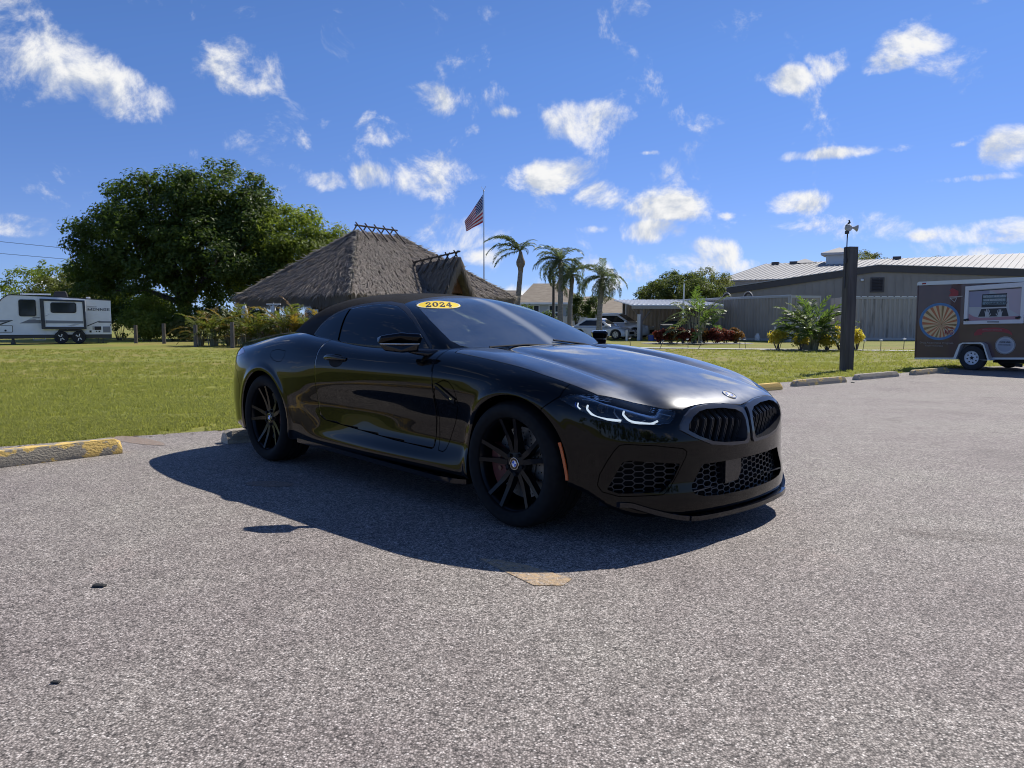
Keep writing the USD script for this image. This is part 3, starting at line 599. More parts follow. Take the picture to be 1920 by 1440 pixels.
def build_car():
    M = car_materials()
    car = thing('sports_car', 'black two-door convertible with its soft top up, parked on the asphalt', 'car', (CAR_XY[0], CAR_XY[1], 0), -CAR_PSI)
    body = mf(iso(body_field, (-4.05, -1.02, .05), (1.0, 1.02, 1.12), VOX))
    BF = [(body_field, 0)]
    def cyl(cx, cz, r, y0, y1): return mf(prism(Point(cx, cz).buffer(r, 40), 'y', y0, y1))
    def emit(name, man, mat, fns=BF, parent=car, label=None):
        if name == 'lens': man = max(man.decompose(), key=lambda q: q.volume())
        return put_vfn(name, shade(tm(man), fns), M[mat], parent, label)
    for cx, cz, r in ((.015, .345, .388), (-2.815, .352, .382)):
        for y0, y1 in ((-1.2, -.52), (.52, 1.2)): body -= cyl(cx, cz, r, y0, y1)
    body -= mf(cat([bx(-2.40, -.80, -.70, .70, .45, 1.3)])) if False else mf(prism([(-2.45, .50), (-.95, .50), (-.80, .90), (-.80, 1.3), (-2.45, 1.3)], 'y', -.715, .715))
    # --- lamps, grilles and intakes
    inner = mf(iso(body_field, (.10, -1.0, .50), (1.0, 1.0, .85), .016, -.055))
    skin = mf(iso(body_field, (.10, -1.0, .50), (1.0, 1.0, .85), .016, -.006))
    A = math.radians(47)
    lp = osz(LAMP, A)
    lamps = []
    for s in (-1, 1):
        P0 = mf(oprism(lp, A, .55, 1.35, s)); P1 = mf(oprism(lp.buffer(-.0003), A, .55, 1.35, s))
        lamps.append((s, (body ^ P1) - skin, (P1 ^ inner) ^ mf(oprism(lp, A, .70, 1.35, s))))
        body -= P0 - (inner ^ P0) if False else P0
    # grilles
    ring_src = mf(iso(body_field, (.72, -.60, .43), (1.0, .60, .76), .012, .009))
    g_frames = []
    for s in (-1, 1):
        po = Polygon([(s * y, z) for y, z in GR_OUT]).buffer(.012).buffer(-.012); pi = Polygon([(s * y, z) for y, z in GR_IN])
        pi = pi.buffer(-.01).buffer(.01)
        g_frames.append((s, po, pi))
        body -= mf(prism(pi.buffer(.005), 'x', .70, 1.1))
    # centre intake
    pc = sym(CENTRE); pc = pc.buffer(-.015).buffer(.015)
    body -= mf(prism(pc, 'x', .74, 1.1))
    # outer intakes
    AO = math.radians(40); pm = osz(MESH, AO).buffer(-.006).buffer(.006); po_ = osz(OUTER, AO).buffer(-.012).buffer(.012)
    outers = []
    for s in (-1, 1):
        body -= mf(oprism(pm, AO, .82, 1.4, s))
    # --- tail lamps
    tp = Polygon([(-3.60, .90), (-3.34, .895), (-3.20, .865), (-3.34, .835), (-3.60, .80), (-4.1, .78), (-4.1, .88)])
    tb = [(s, mf(prism(tp.buffer(-.003), 'y', *sorted((s * .42, s * 1.1))))) for s in (-1, 1)]
    tails = [(s, body ^ b) for s, b in tb]
    for s in (-1, 1): body -= mf(prism(tp, 'y', *sorted((s * .417, s * 1.1))))
    # --- panels, each cut out with a shut line
    HOODP = [(-.615, .772), (-.575, .5), (-.515, .25), (-.495, 0)]
    HF = [(-.60, .80), (-.18, .818), (.15, .818), (.30, .806), (.40, .79), (.486, .768), (.605, .648), (.754, .533), (.800, .47), (.808, .38), (.818, .28), (.834, .17), (.852, .08), (.862, 0)]
    hp = Polygon([(x, y) for x, y in HOODP[:3]] + [(HOODP[3][0], 0)] + [(x, -y) for x, y in HOODP[2::-1]] + [(x, -y) for x, y in HF] + [(x, y) for x, y in HF[-2::-1]]).buffer(0)
    G = .0026
    zsplit = prism(hp.buffer(-G), 'z', .56, 1.3)
    hood = body ^ mf(zsplit); body -= mf(prism(hp.buffer(G), 'z', .50, 1.3))
    deckp = smoothed(sbox(-3.94, -.70, -3.02, .70), .08)
    deck = body ^ mf(prism(deckp.buffer(-G), 'z', .70, 1.3)); body -= mf(prism(deckp.buffer(G), 'z', .69, 1.3))
    doors, vents, fuels, bumps = [], [], [], []
    dp, vp, fp = Polygon(DOOR).buffer(-.03).buffer(.03), Polygon(VENT).buffer(-.01).buffer(.01), Polygon(FUEL).buffer(-.02).buffer(.02)
    bp = Polygon([(.236, 0), (1.2, 0), (1.2, .95), (.33, .95), (.33, .742), (.236, .672)])
    for s in (-1, 1):
        ys = sorted((s * .60, s * 1.2))
        doors.append(body ^ mf(prism(dp.buffer(-G), 'y', *ys))); body -= mf(prism(dp.buffer(G), 'y', *ys))
        vents.append(body ^ mf(prism(vp.difference(dp.buffer(2 * G)).buffer(-G), 'y', *ys))); body -= mf(prism(vp.buffer(G), 'y', *ys))
    ys = (-1.2, -.70)
    fuel = body ^ mf(prism(fp.buffer(-G * .7), 'y', *ys)); body -= mf(prism(fp.buffer(G * .7), 'y', *ys))
    bumper = body ^ mf(prism(bp.buffer(-G), 'y', -1.2, 1.2)); body -= mf(prism(bp.buffer(G), 'y', -1.2, 1.2))
    rb = Polygon([(-4.2, 0), (-3.22, 0), (-3.26, .60), (-3.34, .70), (-3.55, .77), (-4.2, .77)])
    rbump = body ^ mf(prism(rb.buffer(-G), 'y', -1.2, 1.2)); body -= mf(prism(rb.buffer(G), 'y', -1.2, 1.2))
    # the outer intake surround is a panel of its own in the bumper
    surr = []
    for s in (-1, 1):
        surr.append((s, bumper ^ mf(oprism(po_.buffer(-.002), AO, .70, 1.4, s)))); bumper -= mf(oprism(po_.buffer(.002), AO, .70, 1.4, s))
    emit('body', body, 'paint')
    emit('hood', hood, 'hood')
    emit('boot_lid', deck, 'hood')
    dprims = [emit('door', d, 'paint') for d in doors]
    vprims = [emit('fender_panel', d, 'paint') for d in vents]
    emit('fuel_flap', fuel, 'paint')
    fb = emit('front_bumper', bumper, 'paint')
    emit('rear_bumper', rbump, 'paint')
    for s, m in surr:
        emit('intake_surround', m, 'paint', parent=fb)
    for s, m in tails: emit('tail_light', m, 'tail')
    # --- headlamps
    D1 = [(.478, -.837, .715), (.479, -.852, .692), (.509, -.848, .664), (.536, -.838, .649), (.588, -.809, .640), (.645, -.765, .638)]
    D1b = [(.428, -.856, .723), (.429, -.868, .702), (.449, -.866, .688)]
    D2 = [(.628, -.724, .691), (.634, -.745, .674), (.662, -.741, .646), (.681, -.728, .633), (.739, -.651, .623), (.747, -.630, .630), (.753, -.605, .641)]
    D2b = [(.592, -.756, .701), (.600, -.775, .682), (.627, -.774, .651), (.645, -.763, .640)]
    D2c = [(.705, -.694, .633), (.717, -.663, .645)]
    DB = [(.412, -.856, .722), (.416, -.868, .706), (.432, -.868, .692)]
    CH = [(.430, -.826, .748), (.461, -.807, .745), (.542, -.756, .729), (.617, -.668, .709), (.686, -.592, .690), (.753, -.548, .675), (.774, -.530, .667)]
    for s, lens, hous in lamps:
        h = emit('headlight', hous, 'lamp', [(body_field, -.055)])
        emit('lens', lens, 'lens', [(body_field, 0), (body_field, -.006)], h)
        for nm, pts, wd, mt in (('light_bar', D1, .011, 'drl'), ('light_bar', D1b, .007, 'drl'), ('light_bar', D2, .011, 'drl'), ('light_bar', D2b, .008, 'silver'), ('light_bar', D2c, .005, 'silver'), ('blue_accent', DB, .007, 'blue'), ('trim_strip', CH, .008, 'silver')):
            p = np.array(pts, float); t = np.linspace(0, len(p) - 1, 4 * len(p)); p = np.c_[[np.interp(t, range(len(p)), p[:, k]) for k in range(3)]].T
            p = gaussian_filter1d(p, 1.0, axis=0, mode='nearest') if len(pts) > 2 else p
            p = press(p - ([0, 0, .017] if nm == 'trim_strip' else [0, 0, 0]), body_field, -.018)
            m = tube(p, wd / 2, 8)
            put(nm, mirror_y(m) if s > 0 else m, M[mt], h, smooth=50)
        for yy, xx, zz in ((-.665, .62, .665), (-.775, .52, .69)):
            c = press(np.array([[xx, yy, zz]]), body_field, -.045)[0]
            m = orient(lathe([(.0, 0), (.022, 0), (.030, .004), (.031, .012), (.026, .012), (.020, .006), (0, .010)], 24), c, (.8, -.6, .05))
            put('projector', mirror_y(m) if s > 0 else m, M['gloss'], h, smooth=50)
    # --- kidney grilles
    for s, po, pi in g_frames:
        fr = ring_src ^ mf(prism(po.difference(pi), 'x', .74, 1.1))
        g = emit('grille', fr, 'frame', [(body_field, .009)])
        put('backing', prism(pi.buffer(.02), 'x', .715, .735), M['matte'], g)
        for y in np.linspace(.455, .075, 8):
            zt = [z for z in np.arange(.45, .72, .002) if pi.contains(Point(s * y, z))]
            if len(zt) < 20: continue
            z0, z1 = zt[0] - .004, zt[-1] + .004
            xs = lambda z: float(FRONT(y, z)[0, 0])
            zk = z0 + .66 * (z1 - z0)
            bars = []
            for d in (-.007, .007):
                path = [(xs(z1) - .052, s * (y + d), z1), (xs(zk) - .012, s * (y + d), zk), (xs(zk) - .014, s * (y + d), zk - .02), (xs(z0) - .055, s * (y + d), z0)]
                bars.append(sweep(path, .0038, .014, (1, 0, .3)))
            put('slat', cat(bars), M['slat'], g, smooth=20)
    # --- intake honeycombs
    hx = hexes(pc, .050, .030, .0045)
    m = prism(hx, 'x', 0, .008); v = m.vertices; m.vertices = np.c_[FRONT(v[:, 1], np.clip(v[:, 2], .2, .42), grid=False) - .045 + v[:, 0], v[:, 1], v[:, 2]]
    im = put('intake_mesh', m, M['satin'], fb, smooth=False)
    put('intake_back', prism(pc.buffer(.01), 'x', .72, .742), M['matte'], fb)
    rad = Polygon([(-.215, .283), (-.095, .287), (-.065, .335), (-.072, .398), (-.105, .398), (-.215, .395)]).buffer(.006)
    rm = prism(rad, 'x', .80, .905)
    put('radar_cover', rm, M['gloss'], fb)
    put('crossbar', prism(sym([(.46, .262), (.46, .268), (0, .262), (0, .256)]), 'x', .80, .868), M['satin'], fb)
    P3 = np.array(MESH); cw = np.c_[P3[:, 0] * math.sin(AO) + P3[:, 1] * math.cos(AO), P3[:, 2], np.ones(len(P3))]; ww = P3[:, 0] * math.cos(AO) - P3[:, 1] * math.sin(AO)
    pl = np.linalg.lstsq(cw, ww, rcond=None)[0]
    for s in (-1, 1):
        m = prism(hexes(pm.buffer(.003), .054, .030, .0048, .01), 'x', 0, .008); v = m.vertices
        w = v[:, 1] * pl[0] + v[:, 2] * pl[1] + pl[2] - .042 + v[:, 0]
        m.vertices = np.c_[w * math.cos(AO) + v[:, 1] * math.sin(AO), -w * math.sin(AO) + v[:, 1] * math.cos(AO), v[:, 2]]
        if m.volume < 0: m.invert()
        put('intake_mesh', m if s < 0 else mirror_y(m), M['satin'], fb, smooth=False)
        put('intake_back', oprism(pm.buffer(.01), AO, .80, .825, s), M['matte'], fb)
    # --- splitter: three pieces under the bumper
    yy = np.linspace(-.50, .50, 21)
    def lipline(y, d): return _plan(np.abs(y)) + d
    for a, b in ((-.80, -.50), (-.50, .50), (.50, .80)):
        y = np.linspace(a, b, 20); e = np.c_[lipline(y, .048 if abs(a) == .5 and a < 0 else .040), y]; i = np.c_[lipline(y, -.10), y][::-1]
        sp = Polygon(np.vstack([e, i])).buffer(-.002)
        m = prism(sp, 'z', .118, .142); v = m.vertices.copy(); edge = v[:, 0] > _plan(np.abs(v[:, 1])) - .02
        out = np.clip((np.abs(v[:, 1]) - .46) / .30, 0, 1)
        v[:, 2] += np.where(edge, 0, .0) + .085 * out ** 1.6 - .012 * (v[:, 2] < .13) * ~edge
        m.vertices = v; put('splitter', m, M['gloss'], fb, smooth=25)
    # --- marker, handle, skirt, vent, badge
    for s in (-1, 1):
        mk = Polygon([(.343, .506), (.356, .510), (.372, .475), (.392, .400), (.404, .330), (.401, .316), (.389, .316), (.372, .40)])
        strip = []
        for t0, t1 in zip(np.linspace(0, 1, 12)[:-1], np.linspace(0, 1, 12)[1:]): pass
        L = np.array([(.350, -.9, .508), (.362, -.9, .474), (.380, -.9, .405), (.394, -.9, .345), (.397, -.9, .316)]); t = np.linspace(0, 4, 17); L = np.c_[[np.interp(t, range(5), L[:, k]) for k in range(3)]].T
        L = press(L, body_field, .001); m = sweep(L, .017, .006, (0, -1, 0)); put('side_marker', m if s < 0 else mirror_y(m), M['amber'], car)
    for s, dpn, vpn in ((-1, dprims[0], vprims[0]), (1, dprims[1], vprims[1])):
        t = np.linspace(0, 1, 14); hx_ = -1.905 + t * .255; hz = .868 + .010 * np.sin(t * PI)
        base = press(np.c_[hx_, np.full(14, -.92), hz], body_field, .0)
        bow = base - np.c_[np.zeros(14), .030 * np.sin(np.clip(t * 1.0, 0, 1) * PI) ** .6 + .004, np.zeros(14)]
        m = sweep(bow, .030, .016, (0, 1, 0)); 
        hs = [m3.Manifold.sphere(1.0, 12).scale((.012, .010, .014 + .006 * math.sin(q * PI))).translate(tuple(p)) for q, p in zip(t, bow)]
        m = tm(m3.Manifold.batch_boolean([m3.Manifold.batch_hull(hs[k:k + 2]) for k in range(13)], m3.OpType.Add))
        put('handle', m if s < 0 else mirror_y(m), M['gloss'], dpn, smooth=40)
        cup = Point(0, 0).buffer(1, 20); c = press(np.array([[-1.755, -.92, .862]]), body_field, .0008)[0]
        cupm = []
        ring = np.array([(-1.765 + .088 * math.cos(a), -.92, .855 + .052 * math.sin(a)) for a in np.linspace(0, 2 * PI, 28, endpoint=False)])
        ring = press(np.vstack([ring, [[-1.765, -.92, .855]]]), body_field, .0012); F = [(k, (k + 1) % 28, 28) for k in range(28)]
        cm = trimesh.Trimesh(ring, F, process=False); 
        if cm.face_normals[:, 1].mean() > 0: cm.invert()
        put('handle_recess', cm if s < 0 else mirror_y(cm), M['matte'], dpn, smooth=True)
        # slit and badge of the fender vent
        L = press(np.array([(-.640, -.92, .742), (-.600, -.92, .727), (-.54, -.92, .690), (-.475, -.92, .655)]), body_field, .002)
        m = sweep(L, .030, .008, (0, -1, 0)); put('vent_slit', m if s < 0 else mirror_y(m), M['matte'], vpn)
        L = press(np.array([(-.648, -.92, .752), (-.610, -.92, .742), (-.54, -.92, .708), (-.465, -.92, .668)]), body_field, .005)
        m = sweep(L, .010, .010, (0, -1, 0)); put('vent_blade', m if s < 0 else mirror_y(m), M['gloss'], vpn)
        tx = meshkit.text_mesh('M8', .020, .002, True); tx.apply_translation([-tx.extents[0] / 2, 0, 0])
        m = orient(tx, (-.515, -.943, .668), (0, -1, 0), (0, 0, 1)); m.apply_translation([0, press(np.array([[-.515, -.92, .675]]), body_field, .004)[0, 1] + .943, 0])
        if s > 0: m = xf(orient(tx, (-.515, .943, .668), (0, 1, 0), (0, 0, 1)))
        put('badge', m, M['chrome'], vpn, smooth=False)
        # sill blade
        X = np.linspace(-2.30, -.42, 30); k = np.clip((X + .42) / -.18, 0, 1) ** .6
        outl = Polygon(np.vstack([np.c_[X, .875 + .062 * np.clip(k, 0, 1)], np.c_[X, np.full(30, .80)][::-1]]))
        m = prism(outl, 'z', .165, .195); m.vertices[:, 2] += .055 * np.clip((-.42 - m.vertices[:, 0]) / -1.9 * -1, 0, 1) * .9
        m.vertices = m.vertices * [1, -1, 1]; m.invert(); put('side_skirt', m if s < 0 else mirror_y(m), M['gloss'], car, smooth=25)
    # --- emblem on the nose
    e = press(np.array([[.79, 0.0, .73]]), body_field, 0.0)[0]; n = grad(body_field, e[None])[0]
    for nm, m, mt in zip(('emblem', 'emblem_band', 'white_quarter', 'blue_quarter'), roundel(.041, .006), ('chrome', 'ink', 'white', 'blue')):
        put(nm, orient(m, e - .001 * n, n, (0, 0, 1)), M[mt], car)
    # --- wheels
    for x, z, R, fr in ((WF[0], WF[1], RF, True), (WR[0], WR[1], RR, False)):
        for s in (-1, 1): build_wheel(car, M, x, z, R, s, math.radians(96 if fr else 103), fr)
    # --- glasshouse
    gi = iso(glass_field, (-3.7, -.95, .78), (-.1, .95, 1.42), VOX); go = mf(gi)
    gin = mf(iso(glass_field, (-3.7, -.95, .74), (-.1, .95, 1.42), VOX, -.014)) 
    GF = [(glass_field, 0), (glass_field, -.014)]
    shell = (go - gin) ^ mf(bx(-4, 0, -1, 1, .84, 1.5))
    sp = Polygon([(x, y) for x, y in SCREEN] + [(x, -y) for x, y in SCREEN[::-1]]).buffer(0); sp = sp.buffer(-.02).buffer(.02)
    ws = shell ^ mf(prism(sp, 'z', .90, 1.5)); shell -= mf(prism(sp.buffer(.002), 'z', .84, 1.5))
    wp = Polygon(WINDOW).buffer(-.008).buffer(.008)
    pil = Polygon([(-2.075, 1.3), (-2.050, 1.3), (-1.905, .90), (-1.930, .90)])
    wins = []
    for s in (-1, 1):
        ys = sorted((s * .3, s * 1.2))
        for piece in wp.difference(pil.buffer(-.002)).geoms: wins.append(shell ^ mf(prism(piece.buffer(-.001), 'y', *ys)))
        shell -= mf(prism(wp.buffer(.001), 'y', *ys))
    trims = []
    frame = wp.buffer(.020).intersection(sbox(-3, .90, 0, 2))
    for s in (-1, 1):
        ys = sorted((s * .3, s * 1.2)); trims.append(shell ^ mf(prism(frame, 'y', *ys))); shell -= mf(prism(frame.buffer(.0005), 'y', *ys))
    cutp = mf(prism([(-1.46, .7), (0, .7), (0, 1.6), (-1.50, 1.6)], 'y', -1, 1))
    pill = shell ^ cutp; top = shell - cutp
    hdr = mf(prism([(-1.50, 1.18), (0, 1.18), (0, 1.6), (-1.50, 1.6)], 'y', -.44, .44))
    emit('soft_top', top, 'fabric', GF)
    emit('windscreen_frame', pill - hdr, 'paint', GF)
    emit('top_header', pill ^ hdr, 'satin', GF)
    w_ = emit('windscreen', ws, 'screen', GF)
    for k, m in enumerate(wins): emit('side_window', m, 'tint', GF)
    for m in trims: emit('window_frame', m, 'satin', GF)
    for s in (-1, 1):
        q = np.array([(-2.065, s * .60, 1.235), (-2.03, s * .66, 1.15), (-1.985, s * .73, 1.06), (-1.92, s * .78, .97)]); q = press(q, glass_field, -.018); put('window_pillar', sweep(q, .028, .012, (0, s, 0)), M['satin'], car)
        X = np.linspace(-2.62, -.80, 40); zb = PchipInterpolator([-2.65, -2.52, -2.2, -1.9, -1.48, -1.1, -.87, -.75], [1.050, 1.034, .990, .968, .949, .942, .940, .938])(X)
        q = press(np.c_[X, np.full(40, -.80), zb], glass_field, .006); m = sweep(q, .024, .020, (0, -1, 0)); put('belt_trim', m if s < 0 else mirror_y(m), M['satin'], car)
    # sticker
    C = np.array([-1.258, -.398, 1.236]); Aa = np.array([.090, .123, .0005]); Bb = np.array([-.0765, .0575, .0285])
    def decal(poly, off, th):
        ms = []
        for g in getattr(poly, 'geoms', [poly]):
            m = trimesh.creation.extrude_polygon(g, 1.0, engine='earcut') if g.area > 1e-4 else None
            if m is None: continue
            for _ in range(2): m = m.subdivide()
            v = m.vertices; p = C + v[:, :1] * Aa + v[:, 1:2] * Bb; q = np.where(v[:, 2:] > .5, press(p, glass_field, off + th), press(p, glass_field, off)); m.vertices = q
            ms.append(m)
        m = cat(ms)
        if m.volume < 0: m.invert()
        return m
    el = Point(0, 0).buffer(1, 32)
    st = put('sticker', decal(el, .0010, .0012), M['yellow'], w_, smooth=False)
    put('sticker_border', decal(el.buffer(-.02).difference(el.buffer(-.065)), .0024, .0006), M['white'], st, smooth=False)
    def glyph(ch):
        # slab-serif figures in a 0.62 x 1 box
        if ch == '0': return affinity.scale(Point(0, 0).buffer(1, 20), .30, .5).difference(affinity.scale(Point(0, 0).buffer(1, 20), .135, .41))
        if ch == '2':
            arc = LineString([(-.21, .20), (-.19, .33), (-.06, .43), (.10, .40), (.18, .26), (.15, .10), (-.02, -.14), (-.20, -.38)]).buffer(.062)
            return unary_union([arc, sbox(-.27, -.5, .25, -.34), sbox(.19, -.42, .27, -.20), Point(-.19, .24).buffer(.10)])
        return unary_union([sbox(.02, -.5, .17, .5), LineString([(.06, .46), (-.24, -.14)]).buffer(.045), sbox(-.30, -.22, .29, -.10), sbox(-.06, -.5, .25, -.42)])
    tx = unary_union([affinity.translate(affinity.scale(glyph(c).buffer(.008), .43, 1.20, origin=(0, 0)), -.46 + k * .31, -.05) for k, c in enumerate('2024')])
    put('lettering', decal(tx, .0024, .0009), M['ink'], st, smooth=False)
    # --- mirrors
    for s in (-1, 1):
        def blob(pts): return m3.Manifold.batch_hull([m3.Manifold.sphere(r, 20).translate((x, y, z)) for x, y, z, r in pts])
        up = blob([(-.825, -.905, 1.028, .022), (-.835, -.905, .995, .018), (-.90, -.985, 1.035, .022), (-1.005, -1.045, 1.022, .018), (-1.02, -1.055, .998, .014), (-.93, -.905, 1.030, .02), (-.98, -.95, 1.034, .02), (-1.05, -1.04, 1.015, .014), (-.93, -.905, .998, .016), (-1.05, -1.04, .998, .012)])
        lo = blob([(-.835, -.91, .985, .014), (-.845, -.912, .955, .016), (-.90, -.975, .948, .016), (-.99, -1.03, .958, .016), (-1.012, -1.05, .984, .012), (-.93, -.91, .985, .014), (-.94, -.915, .952, .016), (-1.04, -1.03, .984, .012), (-1.02, -1.02, .960, .014)])
        up = up ^ mf(bx(-2, 0, -2, 2, .990, 1.2)); lo = lo ^ mf(bx(-2, 0, -2, 2, .8, .984))
        rib = blob([(-.835, -.905, .987, .014), (-.90, -.985, .987, .018), (-1.012, -1.05, .987, .012), (-.94, -.91, .987, .014), (-1.04, -1.03, .987, .012)]) ^ mf(bx(-2, 0, -2, 2, .984, .990))
        fl = (lambda m: m) if s < 0 else mirror_y
        mm = put('wing_mirror', fl(tm(up)), M['paint'], car, smooth=40)
        put('lower_shell', fl(tm(lo)), M['gloss'], mm, smooth=40)
        put('trim_line', fl(tm(rib)), M['silver'], mm, smooth=40)
        arm = blob([(-.86, -.90, .935, .016), (-.80, -.85, .925, .018), (-.78, -.80, .93, .022), (-.90, -.93, .945, .012)])
        put('mirror_arm', fl(tm(arm)), M['gloss'], mm, smooth=40)
        tri = press(np.array([(-.78, -.75, 1.005), (-.74, -.78, .95), (-.86, -.78, .95)]), glass_field, .004)
    # --- cabin and small things
    put('dashboard', cat([prism([(-.82, .70), (-.82, .90), (-.70, .925), (-.66, .90), (-.66, .70)], 'y', -.66, .66), prism([(-1.02, .72), (-.99, .86), (-.80, .905), (-.80, .72)], 'y', -.66, .66)]), M['dash'], car)
    sw = tube([(-1.15 + .06 * math.sin(a), .37 + .18 * math.cos(a), .89 + .18 * math.sin(a)) for a in np.linspace(0, 2 * PI, 33)], .014, 8)
    put('steering_wheel', cat([sw, rod((-1.12, .37, .87), (-.98, .37, .83), .03, seg=8), rod((-1.15, .20, .89), (-1.15, .54, .89), .015, seg=6)]), M['leather'], car, smooth=40)
    for x, h in ((-1.62, 1.02), (-2.25, .98)):
        for y in (-.37, .37):
            seat = put('seat', cat([rbox(x, x + .50, y - .25, y + .25, .50, .62, .05), xf(rbox(-.06, .06, -.25, .25, 0, .58, .05), (x - .05, y, .52), ry=-.25)]), M['leather'], car, smooth=40)
            if x > -2: put('headrest', rbox(x - .24, x - .15, y - .13, y + .13, 1.0, 1.15, .04), M['leather'], seat, smooth=40)
    put('interior_mirror', rbox(-1.22, -1.19, -.12, .12, 1.17, 1.23, .012), M['gloss'], car)
    for y0, y1 in ((.05, -.52), (.60, .05)):
        q = np.array([(-.525, y0, .948), (-.56, (y0 + y1) / 2, .955), (-.60, y1, .963)]); q = press(q, glass_field, .012); put('wiper', cat([tube(q, .007, 6), rod(q[0], q[0] + np.array([.06, 0, -.02]), .012)]), M['satin'], car, smooth=40)
    cow = Polygon([(-.50, 0), (-.52, .25), (-.58, .5), (-.625, .772), (-.80, .79), (-.80, .5), (-.70, 0)]); cow = unary_union([cow, affinity.scale(cow, 1, -1, origin=(0, 0))])
    m = prism(cow.buffer(.004), 'z', .90, .93); m = m.subdivide().subdivide(); tz = TOP(m.vertices[:, 0], m.vertices[:, 1], grid=False) - .012; m.vertices[:, 2] += tz - .93; put('cowl', m, M['satin'], car)
    return car
# ------------------------------------------------------------------ the ground
def T(y):
    t = np.clip((np.asarray(y, float) - 6.5) / 9.5, 0, 1); return -.22 * t * t * (3 - 2 * t)
GZ = -.22
def sheet(poly, dz, step=.5):
    """A polygon laid on the sloping ground, dz above it."""
    x0, y0, x1, y1 = poly.bounds; cuts = [y0] + [c for c in np.arange(6.5, 16.01, step) if y0 < c < y1] + [y1]; ms = []
    for a, b in zip(cuts[:-1], cuts[1:]):
        q = poly.intersection(sbox(x0 - 1, a, x1 + 1, b))
        for g in getattr(q, 'geoms', [q]):
            if g.geom_type != 'Polygon' or g.area < 1e-7: continue
            v, f = trimesh.creation.triangulate_polygon(g, engine='earcut'); v = np.c_[v, T(v[:, 1]) + dz]
            n = np.cross(v[f[:, 1]] - v[f[:, 0]], v[f[:, 2]] - v[f[:, 0]])[:, 2]; f = f.copy(); f[n < 0] = f[n < 0][:, ::-1]
            ms.append(trimesh.Trimesh(v, f, process=False))
    return cat(ms)

EDGE = [(-30, -9.5), (-11, -9), (-10.2, 1.5), (-6.2, 5.75), (-4.59, 6.98), (-4.27, 7.24), (-3.92, 7.50), (-3.52, 7.79), (-2.97, 8.17), (.2, 10.9), (2.9, 14.0), (5.47, 16.65), (6.08, 17.15), (8.19, 18.75), (10.13, 20.12), (12.2, 21.9), (13.2, 22.6), (15.5, 23.2), (40, 31), (60, 28), (60, -14), (-30, -14)]
rg = np.random.default_rng(11)
def ragged(pts, amp, step=.25, seed=1):
    L = LineString(pts); d = np.arange(0, L.length, step); p = np.array([L.interpolate(t).coords[0] for t in d])
    n = meshkit.fbm(np.c_[p * 1.7, np.zeros(len(p))], 4, seed) - .5; m = meshkit.fbm(np.c_[p * 6, np.ones(len(p))], 3, seed + 9) - .5
    t = np.gradient(p, axis=0); t /= np.linalg.norm(t, axis=1, keepdims=True) + 1e-9
    return p + np.c_[-t[:, 1], t[:, 0]] * (amp * n + amp * .5 * m)[:, None]
LOT = Polygon(np.vstack([ragged(EDGE[3:18], .16), np.array(EDGE[18:]), np.array(EDGE[:3])])).buffer(0)

